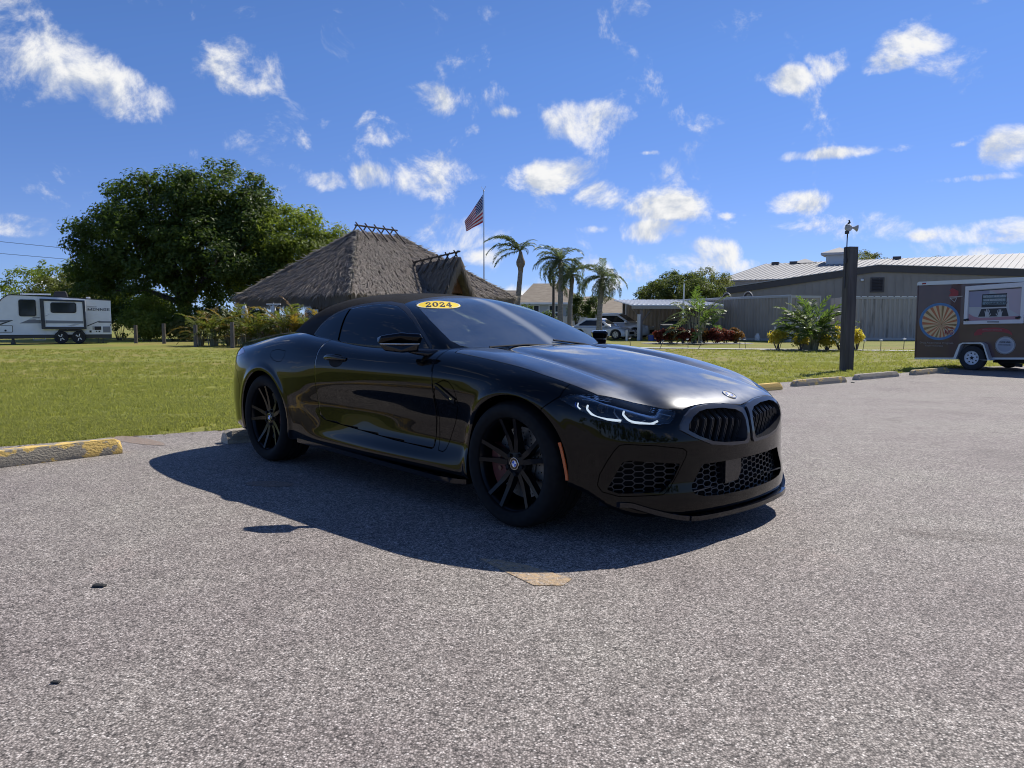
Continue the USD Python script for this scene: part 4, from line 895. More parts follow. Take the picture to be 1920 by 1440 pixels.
def asphalt_material(name='old_asphalt', paint=None, lo=.42, hi=.58):
    n = {'tc': ('texture_coordinate', {}),
         'v': ('voronoi_texture', {'scale': 150.0, 'randomness': 1.0}), 'sc': ('separate_color', {}),
         'r': ('rgb_ramp', {'ramp': [(0.0, (.085, .076, .072)), (.18, (.245, .218, .200)), (.5, (.350, .311, .284)), (.8, (.450, .403, .369)), (.94, (.58, .53, .49)), (1.0, (.72, .675, .63))]}),
         'v2': ('voronoi_texture', {'scale': 62.0}), 'sc2': ('separate_color', {}), 'r2': ('map_range', {'to_min': .80, 'to_max': 1.22}),
         'gap': ('map_range', {'from_min': .30, 'from_max': .62, 'to_min': 1.0, 'to_max': .40, 'clamp': True}),
         'n1': ('noise_texture', {'scale': .55, 'detail': 5.0, 'roughness': .62}), 'm1': ('rgb_ramp', {'ramp': [(.28, (.76, .73, .73)), (.42, (.96, .93, .93)), (.55, (1.03, 1.02, 1.0)), (.72, (1.12, 1.14, 1.09))]}),
         'n2': ('noise_texture', {'scale': 4.5, 'detail': 4.0, 'roughness': .65}), 'm2': ('rgb_ramp', {'ramp': [(.30, (.86, .85, .85)), (.62, (1.05, 1.05, 1.05)), (.78, (1.14, 1.12, 1.10))]}),
         'n3': ('noise_texture', {'scale': .9, 'detail': 5.0, 'roughness': .6, 'distortion': .6}), 'm3': ('rgb_ramp', {'ramp': [(.26, (.60, .57, .56)), (.36, (1, 1, 1)), (.64, (1, 1, 1)), (.76, (1.16, 1.09, 1.08))]}),
         'a': ('mix', {'mix_type': 'multiply', 'fac': 1.0}), 'b': ('mix', {'mix_type': 'multiply', 'fac': 1.0}), 'c': ('mix', {'mix_type': 'multiply', 'fac': 1.0}), 'd': ('mix', {'mix_type': 'multiply', 'fac': .8}), 'e': ('mix', {'mix_type': 'multiply', 'fac': 1.0}),
         'h': ('math', {'math_type': 'subtract', 'value1': .6}), 'bp': ('bump', {'strength': .32, 'distance': .003}),
         'p': ('principled_bsdf', {'roughness': .86, 'specular_ior_level': .35})}
    l = [('tc.object', f'{k}.vector') for k in ('v', 'v2', 'n1', 'n2', 'n3')]
    l += [('v.color', 'sc.color'), ('sc.r', 'r.fac'), ('v2.color', 'sc2.color'), ('sc2.r', 'r2.value'), ('v.distance', 'gap.value'),
          ('r.color', 'a.color1'), ('gap.result', 'a.color2'), ('a.color', 'b.color1'), ('r2.result', 'b.color2'), ('n1.fac', 'm1.fac'), ('n2.fac', 'm2.fac'), ('n3.fac', 'm3.fac'),
          ('b.color', 'c.color1'), ('m1.color', 'c.color2'), ('c.color', 'd.color1'), ('m2.color', 'd.color2'), ('d.color', 'e.color1'), ('m3.color', 'e.color2'), ('e.color', 'p.base_color'),
          ('v.distance', 'h.value2'), ('h.value', 'bp.height'), ('bp.normal', 'p.normal')]
    if paint:                                                # what is left of a coat of paint, worn through to the stones
        n.update({'pn': ('noise_texture', {'scale': 34.0, 'detail': 6.0, 'roughness': .7}), 'pm': ('map_range', {'from_min': lo, 'from_max': hi, 'to_min': .9, 'to_max': .08, 'clamp': True}), 'pc': ('mix', {'mix_type': 'mix', 'color2': paint})})
        l = [q for q in l if q[0] != 'e.color'] + [('tc.object', 'pn.vector'), ('pn.fac', 'pm.value'), ('pm.result', 'pc.fac'), ('e.color', 'pc.color1'), ('pc.color', 'p.base_color')]
    return material(name, n, l, 'p.BSDF')

def lawn_material():
    n = {'tc': ('texture_coordinate', {}), 'n1': ('noise_texture', {'scale': .22, 'detail': 5.0, 'roughness': .6}), 'n2': ('noise_texture', {'scale': 38.0, 'detail': 4.0, 'roughness': .7}), 'mp': ('mapping', {'scale': (.35, 1.4, 1)}),
         'n3': ('noise_texture', {'scale': 1.3, 'detail': 6.0, 'roughness': .7}), 'r1': ('rgb_ramp', {'ramp': [(.32, (.225, .180, .068)), (.45, (.220, .200, .054)), (.56, (.190, .200, .043)), (.70, (.155, .184, .038))]}),
         'r2': ('rgb_ramp', {'ramp': [(.28, (.55, .55, .52)), (.5, (1, 1, 1)), (.72, (1.5, 1.45, 1.3))]}), 'r3': ('rgb_ramp', {'ramp': [(.3, (.66, .70, .68)), (.5, (1.0, 1.0, .97)), (.68, (1.24, 1.18, 1.10))]}),
         'a': ('mix', {'mix_type': 'multiply', 'fac': .9}), 'b': ('mix', {'mix_type': 'multiply', 'fac': 1.0}), 'bp': ('bump', {'strength': .6, 'distance': .03}), 'p': ('principled_bsdf', {'roughness': .85, 'specular_ior_level': .15, 'sheen_weight': .12, 'sheen_tint': (.7, .8, .3)})}
    l = [('tc.object', 'n1.vector'), ('tc.object', 'n2.vector'), ('tc.object', 'mp.vector'), ('mp.vector', 'n3.vector'), ('n1.fac', 'r1.fac'), ('n2.fac', 'r2.fac'), ('n3.fac', 'r3.fac'), ('r1.color', 'a.color1'), ('r2.color', 'a.color2'),
         ('a.color', 'b.color1'), ('r3.color', 'b.color2'), ('b.color', 'p.base_color'), ('n2.fac', 'bp.height'), ('bp.normal', 'p.normal')]
    return material('lawn', n, l, 'p.BSDF')

def build_ground():
    lm = lawn_material()
    solo('lawn', sheet(sbox(-400, -300, 400, 600), -.018), lm, 'wide mown lawn behind and beside the parking lot', 'lawn', kind='structure', smooth=False)
    solo('parking_lot', sheet(LOT, 0), asphalt_material(), 'worn pinkish grey asphalt of the parking lot', 'asphalt', kind='structure', smooth=False)
    # grass blades: tufts strewn over the near lawn, denser towards the edge of the asphalt
    gm = leafy('grass_blade', (.235, .245, .062), (.53, .48, .21), .45, .6)
    protos = UsdGeom.PointInstancer.Define(stage, '/World/grass'); tag(protos.GetPrim(), 'short green and straw grass blades of the lawn', 'grass', kind='stuff')
    paths = []
    for k in range(5):
        r = np.random.default_rng(70 + k); V, F = [], []
        for i in range(16):
            a, lean = r.uniform(0, 2 * PI), r.uniform(.2, 1.1); h, w = r.uniform(.022, .050), r.uniform(.0018, .0038); b = r.normal(0, .028, 2); s = r.uniform(0, 2 * PI)
            t = np.array([math.cos(a), math.sin(a)]); u = np.array([math.cos(s), math.sin(s)]) * w
            j = len(V); m = b + t * h * lean * .35; e = b + t * h * lean
            V += [(*(b - u), -.01), (*(b + u), -.01), (*(m + u * .9), h * .62), (*(m - u * .9), h * .62), (*e, h * (.9 if lean < .7 else .62))]
            F += [(j, j + 1, j + 2), (j, j + 2, j + 3), (j + 3, j + 2, j + 4)]
        p = f'/World/grass/tuft_{k:03d}'; usdkit.mesh(stage, p, trimesh.Trimesh(V, F, process=False), gm, smooth=False); paths.append(p)
    protos.CreatePrototypesRel().SetTargets([Sdf.Path(p) for p in paths])
    r = np.random.default_rng(5); P = []
    import shapely
    lot = LOT.buffer(-.015); shapely.prepare(lot)
    for (y0, y1, dens) in ((6.0, 9.5, 540), (9.5, 13, 250), (13, 18, 105), (18, 25, 42), (25, 36, 14)):
        for x0, x1 in ((-y1 * .95 - 2, y1 * .95 + 2),):
            n = int((x1 - x0) * (y1 - y0) * dens); q = np.c_[r.uniform(x0, x1, n), r.uniform(y0, y1, n)]
            q = q[~shapely.contains_xy(lot, q[:, 0], q[:, 1])]
            g = meshkit.fbm(np.c_[q * .9, np.zeros(len(q))], 3, 3); d = meshkit.fbm(np.c_[q * 3.0, np.zeros(len(q))], 2, 8)
            P.append(q[(g * .5 + d * .5) > r.uniform(.22, .52, len(q))])
    P = np.vstack(P); n = len(P)
    far = np.clip((P[:, 1] - 8) / 16, 0, 1); sc = r.uniform(.75, 1.35, n) * (1 + .55 * far)
    ang = r.uniform(0, 2 * PI, n)
    protos.CreatePositionsAttr(Vt.Vec3fArray.FromNumpy(np.c_[P, T(P[:, 1]) - .016].astype(np.float32)))
    protos.CreateProtoIndicesAttr(Vt.IntArray.FromNumpy(r.integers(0, 5, n).astype(np.int32)))
    protos.CreateScalesAttr(Vt.Vec3fArray.FromNumpy(np.repeat(sc[:, None], 3, 1).astype(np.float32)))
    protos.CreateOrientationsAttr(Vt.QuathArray([Gf.Quath(float(math.cos(a / 2)), 0, 0, float(math.sin(a / 2))) for a in ang]))
    # soil and dead thatch along the broken edge
    soil = mottled('edge_soil', (.045, .036, .024), (.13, .105, .07), 22.0, .95, bump=.6, bscale=60.0, rlo=.3, rhi=.7)
    band = LineString(ragged(EDGE[3:14], .2, seed=4)).buffer(.085).difference(LOT.buffer(.0)); solo('soil_edge', sheet(band.buffer(.0), -.010), soil, 'dark soil along the ragged edge of the asphalt', 'soil', kind='structure', smooth=False)
    spill = unary_union([Point(x + dx, y + dy).buffer(r_, 5) for x, y in ragged(EDGE[3:14], .25, .12, 6) for dx, dy, r_ in [(rg.normal(0, .05), rg.normal(0, .05), rg.uniform(.008, .03))]]).intersection(LOT)
    solo('loose_soil', sheet(spill, .004), soil, 'crumbs of soil spilled on the asphalt edge', 'soil', kind='stuff', smooth=False)
    line = Polygon(ragged([(-.17, 3.66), (-.06, 3.64), (.06, 3.56), (.26, 3.36), (.215, 3.27), (.09, 3.27), (-.03, 3.45), (-.17, 3.66)], .03, .012, 3)).buffer(0)
    solo('parking_line', sheet(line, .0025), asphalt_material('worn_yellow_line', (.50, .345, .185), .38, .62), 'worn end of a yellow parking line in front of the black car', 'line', kind='structure', smooth=False)
    st = asphalt_material('stained_asphalt', (.24, .17, .12), .40, .66)
    for p, s, k in (((-1.69, 5.36), (.17, .07), 0), ((-3.55, 7.35), (.5, .12), 1)):
        q = affinity.rotate(affinity.scale(Point(p).buffer(1, 12), *s), -15 if k == 0 else -38); q = Polygon(ragged(list(q.exterior.coords), .06, .05, k)).buffer(0)
        solo('stain', sheet(q, .0025), st, ['small rusty stain in the shadow of the black car', 'rusty streak on the asphalt by the left wheel stop'][k], 'stain', kind='structure', smooth=False)
    con = mottled('pale_concrete', (.36, .34, .31), (.46, .44, .41), 3.0, .85, bump=.2)
    solo('footpath', sheet(LineString([(3.4, 38.9), (5.7, 38.4), (9.3, 37.1), (11.8, 36.3), (17.3, 34.6), (24, 32.5)]).buffer(.62), .010), con, 'narrow pale concrete path across the far lawn', 'path', kind='structure', smooth=False)
    peb = mottled('white_gravel', (.30, .29, .27), (.62, .60, .56), 30.0, .9, bump=.8, bscale=30)
    for k, (c, a, b) in enumerate((((10.8, 45.4), 3.3, 1.5), ((13.4, 35.2), 2.3, .9))):
        q = Polygon(ragged(list(affinity.scale(Point(c).buffer(1, 24), a, b).exterior.coords), .4, .3, k)).buffer(0)
        solo('gravel_bed', sheet(q, .014), peb, ['gravel bed under the red-leaved shrubs', 'gravel bed around the bushy palm'][k], 'bed', kind='structure', smooth=False)

def build_stops():
    conc = lambda k, y, lo, hi: mottled(f'wheel_stop_concrete_{k}', (.70, .48, .15) if y else (.40, .36, .30), (.30, .265, .205), 5.5, .85, rlo=lo, rhi=hi, bump=.5, bscale=45, stretch=(1.0, 1.6, 1.6))
    prof = [(-.085, 0), (-.085, .05), (-.055, .125), (.055, .125), (.085, .05), (.085, 0)]
    rows = [((-4.006, 5.999), 47.0, 1.83, 0, 'wheel stop with flaking yellow paint at the left edge of the lot', True, .48, .50),
            ((-1.96, 7.77), 40.0, 1.83, 1, 'wheel stop behind the rear wheel of the black car', False, .30, .55),
            ((4.45, 14.64), 36.0, 1.83, 2, 'bright yellow wheel stop seen past the nose of the black car', True, .66, .80),
            ((6.49, 16.49), 36.7, 1.83, 3, 'wheel stop with yellow paint left on its ends, second right of the car', True, .41, .47),
            ((8.50, 18.23), 37.7, 1.83, 4, 'grey wheel stop to the right of the tall wooden post', False, .36, .62),
            ((10.55, 19.75), 38.0, 1.83, 5, 'wheel stop half in the shade of the brown trailer', True, .40, .46)]
    rb = pbr('rusty_bar', (.10, .05, .03), .8)
    for (x, y), a, L, k, lab, yel, lo, hi in rows:
        t = thing('wheel_stop', lab, 'wheel stop', (x, y, float(T(y)) + .002), math.radians(a), 'concrete wheel stops along the edge of the lawn')
        # chamfered bar with broken, uneven faces
        n = 40; X = np.linspace(-L / 2, L / 2, n); V = []
        for i, xx in enumerate(X):
            e = min(1, min(xx + L / 2, L / 2 - xx) / .05 + .0); e = .80 + .20 * min(1, e)
            for (py, pz) in prof:
                d = meshkit.noise(np.array([[xx * 7 + k * 9, py * 30, pz * 30]]))[0] - .5; V.append((xx, py * (e if pz > .06 else 1) + d * .006, max(0, pz * e + d * .007)))
        m_, F = len(prof), []
        for i in range(n - 1):
            for j in range(m_):
                a0, b0 = i * m_ + j, i * m_ + (j + 1) % m_; F += [(a0, a0 + m_, b0), (b0, a0 + m_, b0 + m_)]
        for j in range(1, m_ - 1): F += [(0, j, j + 1), ((n - 1) * m_, (n - 1) * m_ + j + 1, (n - 1) * m_ + j)]
        mm = trimesh.Trimesh(V, F, process=False)
        if mm.volume < 0: mm.invert()
        put('bar', mm, conc(k, yel, lo, hi), t, smooth=20)
        put('pin', cat([rod((s * .62, 0, .10), (s * .62, 0, .129), .012) for s in (-1, 1)][:1]), rb, t); put('pin', rod((-.62, 0, .10), (-.62, 0, .129), .012), rb, t)
    dk = pbr('dark_rubber', (.02, .02, .02), .8)
    for (x, y), lab, s in (((-1.76, 3.26), 'small black scrap of rubber lying on the open asphalt', .8), ((-1.43, 2.37), 'tiny dark chip lying on the asphalt nearest the camera', .42), ((7.35, 16.85), 'dark lump on the asphalt by the wheel stop', 1.2)):
        h = m3.Manifold.batch_hull([m3.Manifold.sphere(.006 * s, 8).translate(tuple(np.array(p) * s)) for p in ((-.030, -.008, .003), (.026, -.012, .003), (.03, .010, .003), (-.022, .012, .007), (.012, .004, .008))])
        m = tm(h); m.apply_translation((x, y, float(T(y)) + .003)); solo('debris', m, dk, lab, 'debris')
# ------------------------------------------------------------------ trees and plants
def leaves_at(P, N, size, r, aspect=.5, fold=.25):
    """Leaf-shaped folded rhombi at P, facing N."""
    n = len(P); N = N / (np.linalg.norm(N, axis=1, keepdims=True) + 1e-9); a = r.normal(size=(n, 3)); U = np.cross(N, a); U /= np.linalg.norm(U, axis=1, keepdims=True) + 1e-9; W = np.cross(N, U)
    s = (np.asarray(size) * r.uniform(.6, 1.3, n))[:, None]
    V = np.stack([P - U * s * .5, P + W * s * aspect * .5 + N * s * fold * .3, P + U * s * .5 - N * s * fold * .3, P - W * s * aspect * .5 + N * s * fold * .3], 1).reshape(-1, 3)
    i = np.arange(n) * 4; F = np.stack([np.stack([i, i + 1, i + 2], 1), np.stack([i, i + 2, i + 3], 1)], 1).reshape(-1, 3)
    return trimesh.Trimesh(V, F, process=False)

def crown(blobs, n_clump, per, clump_r, leaf, seed, up=.55, flat=.7, inner=.55, aspect=.5):
    """Leaves gathered in clumps through the shells of a few ellipsoids (cx, cy, cz, rx, ry, rz)."""
    r = np.random.default_rng(seed); B = np.array(blobs, float); w = (B[:, 3] * B[:, 4] * B[:, 5]) ** (2 / 3); w /= w.sum()
    k = r.choice(len(B), n_clump, p=w); d = r.normal(size=(n_clump, 3)); d /= np.linalg.norm(d, axis=1, keepdims=True)
    low = d[:, 2] < -.35; d[low, 2] *= r.uniform(-1, .9, low.sum()); rad = r.uniform(inner, 1.0, n_clump) ** .6
    C = B[k, :3] + d * B[k, 3:] * rad[:, None]
    cr = clump_r * r.uniform(.55, 1.35, n_clump); j = np.repeat(np.arange(n_clump), (per * (cr / clump_r) ** 1.6).astype(int) + 3)
    g = r.normal(size=(len(j), 3)); g /= np.linalg.norm(g, axis=1, keepdims=True); g *= (r.uniform(0, 1, len(j)) ** .45)[:, None]
    P = C[j] + g * cr[j][:, None] * np.array([1, 1, flat]); N = g * .7 + d[j] * .45 + np.array([0, 0, up]) + r.normal(0, .45, (len(j), 3))
    return leaves_at(P, N, leaf, r, aspect), C

def limbs(base, r0, C, seed, n=9, h=.35):
    r = np.random.default_rng(seed); base = np.array(base, float); top = C.mean(0); fork = base + (top - base) * h; ms = [tube([base + [0, 0, -.2], base + (fork - base) * .5 + r.normal(0, r0 * .3, 3) * [1, 1, 0], fork], [r0 * 1.25, r0 * .95, r0 * .8], 10)]
    for c in C[r.choice(len(C), min(n, len(C)), replace=False)]:
        mid = fork + (c - fork) * .5 + r.normal(0, .06, 3) * np.linalg.norm(c - fork) + [0, 0, .1]; ms.append(tube([fork - [0, 0, .1], mid, c], [r0 * .45, r0 * .26, r0 * .07], 6))
    return cat(ms)

def tree(name, label, catg, loc, blobs, base_r, n_clump, per, clump_r, leaf, mats, seed, group=None, n_limb=9, **kw):
    t = thing(name, label, catg, loc, 0, group)
    lv, C = crown(blobs, n_clump, per, clump_r, leaf, seed, **kw)
    put('trunk', limbs((0, 0, 0), base_r, C, seed + 1, n_limb), mats[1], t, smooth=40); put('crown', lv, mats[0], t, smooth=False)
    return t

def frond(length, droop, seed, n=40, leaflet=.50, spread=.75, width=.022, twist=.0, hang=.80):
    """A feather frond in the xz plane, leaving the origin along +x; returns leaflets and rachis in one mesh."""
    r = np.random.default_rng(seed); t = np.linspace(0, 1, n + 4); a = -droop * t ** 1.35 * 2.0; dx = np.cos(a) * length / (n + 3); dz = np.sin(a) * length / (n + 3)
    X, Z = np.r_[0, np.cumsum(dx[:-1])], np.r_[0, np.cumsum(dz[:-1])]; Y = twist * t ** 2 * length
    R = np.c_[X, Y, Z]; ms = [tube(R[::3], np.linspace(.022, .004, len(R[::3])) * length / 2.2, 5)]
    V, F = [], []
    for i in range(3, n + 4):
        tt = t[i]; L = leaflet * length / 2.2 * math.sin(PI * min(1, .12 + .9 * tt)) ** .7 * r.uniform(.75, 1.15) + .04; tan = np.array([math.cos(a[i]), 0, math.sin(a[i])])
        for s in (-1, 1):
            d = tan * (.55 + .35 * tt) + np.array([0, s * spread, .18]) + r.normal(0, .12, 3); d /= np.linalg.norm(d); e1 = R[i] + d * L * .55; e2 = e1 + (d * (1 - hang) + np.array([0, 0, -hang])) * L * .5
            w = width * length / 2.2 * (tan + r.normal(0, .3, 3)); j = len(V); V += [R[i] - w * .6, R[i] + w * .6, e1 + w, e1 - w, e2]; F += [(j, j + 1, j + 2), (j, j + 2, j + 3), (j + 3, j + 2, j + 4)]
    ms.append(trimesh.Trimesh(V, F, process=False)); return cat(ms)

def palm(label, loc, trunk_pts, radii, fronds, mats, seed, boot=None, group='feather palms on the far lawn'):
    """fronds: (azimuth, elevation, length, droop) in degrees."""
    t = thing('palm_tree', label, 'palm tree', loc, 0, group); top = np.array(trunk_pts[-1], float)
    P = np.array(trunk_pts, float); tt = np.linspace(0, len(P) - 1, 22); Q = np.c_[[np.interp(tt, range(len(P)), P[:, k]) for k in range(3)]].T; RR = np.interp(tt, range(len(P)), radii) * (1 + .05 * (np.arange(22) % 2))
    put('trunk', tube(Q, RR, 10), mats[1], t, smooth=50)
    if boot: put('crown_shaft', tube([top + [0, 0, z] for z, _ in boot], [q for _, q in boot], 10), mats[2], t, smooth=50)
    for k, (az, el, L, dr) in enumerate(fronds):
        m = frond(L, dr, seed * 50 + k); m = xf(m, ry=-math.radians(el), rx=0); m = xf(m, rz=math.radians(az), loc=top + [0, 0, (boot[-1][0] if boot else 0)])
        put('frond', m, mats[0], t, smooth=False)
    return t

def clump_palm(name, label, loc, n, H, seed, mat_f, mat_s, group=None, fan=(15, 80), L=(.9, 1.6), catg='shrub', leaflet=.46, width=.032):
    """Stems rising from one spot, fronds arching out all round."""
    t = thing(name, label, catg, loc, 0, group); r = np.random.default_rng(seed); st = []
    for k in range(n):
        a = r.uniform(0, 2 * PI); b = np.array([math.cos(a), math.sin(a), 0]) * r.uniform(.05, .35) * H * .5; h = r.uniform(.15, .62) * H; tip = b * 1.6 + [0, 0, h]; st.append(tube([b + [0, 0, -.05], (b + tip) / 2, tip], [.03, .025, .018], 5))
        ln = r.uniform(*L) * H / 2; m = frond(ln * 1.6, r.uniform(.25, .75), seed * 99 + k, n=18, leaflet=leaflet, width=width, hang=.35); m = xf(m, ry=-math.radians(r.uniform(*fan))); m = xf(m, rz=a + r.normal(0, .5), loc=tip)
        put('frond', m, mat_f[k % len(mat_f)], t, smooth=False)
    put('stem', cat(st), mat_s, t, smooth=40, kind='stuff')
    return t

def shrub(name, label, loc, blobs, n, leaf, mats, seed, group=None, catg='shrub', per=26, cr=.16, **kw):
    t = thing(name, label, catg, loc, 0, group); lv, C = crown(blobs, n, per, cr, leaf, seed, inner=.3, **kw); r = np.random.default_rng(seed)
    put('stem', cat([tube([(c[0] * .15, c[1] * .15, -.05), (c[0] * .6, c[1] * .6, c[2] * .5), c], [.02, .014, .006], 5) for c in C[:: max(1, len(C) // 10)]]), mats[1], t, smooth=40, kind='stuff'); put('foliage', lv, mats[0], t, smooth=False)
    return t

def build_plants():
    bark = mottled('bark', (.05, .042, .035), (.13, .11, .09), 6, .9, bump=.5, bscale=25, stretch=(1, 1, .25)); pbark = mottled('palm_bark', (.16, .145, .125), (.30, .275, .24), 5, .9, bump=.3, stretch=(1, 1, 4))
    dark = leafy('dark_foliage', (.065, .098, .018), (.20, .235, .05), .46, .42); mid = leafy('mid_foliage', (.15, .19, .032), (.36, .37, .085), .50); olive = leafy('olive_foliage', (.12, .135, .036), (.24, .24, .075), .42); warm = leafy('bronze_green_foliage', (.085, .108, .026), (.25, .21, .05), .42)
    pf = leafy('palm_foliage', (.10, .125, .05), (.25, .26, .115), .42, .4); pdry = mottled('palm_boot', (.13, .10, .07), (.26, .21, .15), 8, .9)
    # the great round tree and the darker one merging with it from the right
    tree('broad_tree', 'huge dark rounded tree behind the white camper', 'tree', (-23.5, 57, GZ), [(-.3, 0, 6.4, 6.6, 4.8, 5.4), (2.0, .5, 9.0, 4.6, 3.8, 3.7), (-1.6, -.5, 8.4, 4.4, 3.4, 3.3), (-4.6, 0, 5.9, 3.6, 3.6, 3.6), (-6.6, .5, 4.4, 1.9, 2.4, 2.4), (2.6, -2.2, 4.8, 5.0, 3.0, 3.8), (4.4, 0, 7.6, 3.0, 3.0, 3.4), (-1.8, -2.2, 4.2, 5.5, 3.0, 3.2)], .55, 720, 115, .88, .28, (dark, bark), 21, n_limb=16)
    tree('broad_tree', 'lighter green spreading tree between the huge tree and the thatched hut', 'tree', (-15.8, 57.5, GZ), [(-.2, 0, 6.4, 4.2, 3.6, 3.5), (1.2, -1.2, 5.3, 2.9, 2.6, 2.6), (-1.6, -1.5, 3.8, 3.4, 2.4, 2.6)], .35, 300, 110, .75, .26, (mid, bark), 22, n_limb=12)
    lines = [(-34.5, 62, 3.6, 5.0, 'leafy tree standing behind the nose of the camper', olive), (-38.5, 66, 4.0, 6.3, 'tall leafy tree at the far left edge', mid), (-28.6, 60, 2.6, 3.6, 'low tree showing above the camper roof beside the huge tree', mid)]
    for k, (x, y, rr, h, lab, m) in enumerate(lines): tree('small_tree', lab, 'tree', (x, y, GZ), [(0, 0, h * .62, rr, rr * .8, h * .40), (rr * .4, -.3, h * .45, rr * .7, rr * .6, h * .34)], .18, 130, 80, .6, .24, (m, bark), 30 + k)
    # undergrowth at the foot of the big trees
    ug = [(-24.2, 51.5, 1.5, 2.9, mid), (-22.3, 52.0, 1.4, 2.3, mid), (-20.2, 52.2, 1.5, 2.6, dark), (-18.6, 51.5, 1.1, 2.0, olive), (-17.3, 52.5, 1.2, 2.4, dark), (-26.5, 53, 1.6, 2.8, dark), (-31, 55, 2.0, 3.0, mid), (-21.2, 50.6, .9, 1.3, olive), (-23.2, 50.3, .9, 1.5, mid)]
    names = ['bushy undergrowth just right of the camper rear', 'rounded undergrowth bush second right of the camper', 'dark bush under the middle of the huge tree', 'olive bush behind the wooden fence posts', 'dark bush beside the left corner of the thatched hut', 'dark bush behind the camper rear corner', 'bush hidden behind the camper body', 'low sunlit olive bush at the foot of the huge tree', 'low pale green bush next to the camper tow end']
    for k, ((x, y, rr, h, m), lab) in enumerate(zip(ug, names)): shrub('undergrowth_bush', lab, (x, y, GZ), [(0, 0, h * .5, rr, rr * .8, h * .52)], 90, .20, (m, bark), 40 + k, 'undergrowth below the big trees', per=40, cr=.42)
    # yellowing palms in front of the hut
    ya = leafy('yellowing_frond', (.20, .145, .03), (.36, .25, .055), .4); yg = leafy('yellow_green_frond', (.105, .125, .026), (.24, .225, .05), .4); br = leafy('dead_frond', (.17, .115, .065), (.33, .245, .15), .25); cane = pbr('palm_cane', (.26, .24, .15), .7)
    xs = [(-16.6, 41.6, 1.7), (-15.7, 41.2, 1.9), (-14.9, 41.9, 2.2), (-14.0, 41.3, 1.8), (-13.2, 41.0, 2.0), (-12.4, 41.6, 2.0), (-11.7, 41.0, 2.3), (-10.9, 41.4, 2.0), (-10.2, 40.8, 1.9), (-9.6, 41.3, 1.9)]
    words = ['leftmost, low and orange', 'second from the left, beside a fence post', 'tall and upright, left of the folded umbrellas', 'in front of the left folded umbrella', 'between the two folded umbrellas, leaning', 'in front of the flat-topped umbrella', 'tall, just right of the flat-topped umbrella', 'brown and dry, left of the white board', 'in front of the white board', 'half hidden by the soft top of the car']
    for k, ((x, y, H), w) in enumerate(zip(xs, words)): clump_palm('yellow_palm', 'yellowing clump palm before the thatched hut, ' + w, (x, y, GZ), 30, H * .84, 60 + k, [ya, yg, yg, yg] if k != 7 else [br, br, ya], cane, 'yellowing palms before the thatched hut', fan=(5, 78), L=(.8, 1.5))
    # the four feather palms
    full = lambda r, n, L, lo=-45, hi=75: [(float(r.uniform(0, 360)), float(lo + (hi - lo) * ((i + .5) / n)), float(L * r.uniform(.85, 1.1)), float(.75 + .45 * r.uniform())) for i in range(n)]
    R = np.random.default_rng(8)
    palm('tall windblown palm with sparse drooping fronds beside the flag pole', (.35, 55, GZ), [(0, 0, -.2), (.05, 0, 2.6), (.25, 0, 4.75)], [.24, .19, .17], [(172, 52, 3.1, .85), (182, 35, 2.9, .95), (200, 58, 2.8, .9), (160, 20, 2.6, .9), (175, -5, 2.3, .55), (215, 42, 2.2, .9), (20, 62, 1.5, .9), (-30, 50, 1.5, 1.0), (60, 66, 1.6, .95), (-10, 72, 1.6, .9), (100, 58, 1.6, .9), (188, 66, 2.3, .9), (-60, 30, 1.2, 1.0)], (pf, pbark, pdry), 1, boot=[(-.1, .17), (.2, .20), (.42, .31), (.62, .33), (.95, .20), (1.35, .10)])
    palm('palm with the tallest and densest crown, left of the palm pair', (3.35, 55, GZ), [(0, 0, -.2), (.03, 0, 2.5), (.05, 0, 4.75)], [.22, .18, .15], full(R, 28, 2.35), (pf, pbark, pdry), 2, boot=[(-.1, .15), (.2, .2), (.7, .10)])
    palm('palm standing close to the right of the densest palm', (4.1, 56, GZ), [(0, 0, -.2), (.02, 0, 2.2), (.15, 0, 4.0)], [.20, .17, .14], full(R, 22, 2.0), (pf, pbark, pdry), 3, boot=[(-.1, .14), (.2, .18), (.6, .09)])
    palm('palm with a slim trunk in front of the parked white cars', (5.75, 52, GZ), [(0, 0, -.2), (.04, 0, 1.9), (.18, 0, 3.55)], [.22, .16, .19], full(R, 25, 2.15, -55, 70), (pf, pbark, pdry), 4, boot=[(-.3, .20), (.1, .24), (.3, .16), (.6, .09)])
    # middle distance trees and shrubs
    tree('broad_tree', 'wide rounded bronze-green tree behind the open carport', 'tree', (14.3, 68, GZ), [(0, 0, 3.5, 3.6, 3.2, 1.9), (-1.3, -.5, 2.7, 3.0, 2.4, 1.5), (1.6, -.3, 3.1, 2.6, 2.2, 1.6)], .25, 260, 70, .52, .26, (warm, bark), 81, aspect=.4)
    tree('thin_tree', 'grey-green open-crowned tree rising behind the bronze-green tree', 'tree', (20.4, 82, GZ), [(0, 0, 5.4, 2.4, 2.0, 1.3), (1.2, 0, 4.6, 1.6, 1.5, 1.2)], .15, 80, 45, .5, .20, (olive, bark), 82)
    tree('thin_tree', 'small upright tree at the left end of the white metal roof', 'tree', (22.3, 79, GZ), [(-.6, 0, 4.0, .9, .8, 1.2), (.9, 0, 3.7, 1.0, .8, .9)], .12, 50, 40, .45, .20, (olive, bark), 83)
    for k, (x, lab) in enumerate(((4.9, 'dark slim tree left of the parked white coupe'), (6.1, 'dark slim tree right behind the parked white cars'))): tree('slim_tree', lab, 'tree', (x, 60, GZ), [(0, 0, 2.0, .66, .6, 1.15), (.1, 0, 2.8, .36, .36, .5)], .07, 70, 46, .28, .14, (dark, bark), 85 + k, 'slim trees by the white fence')
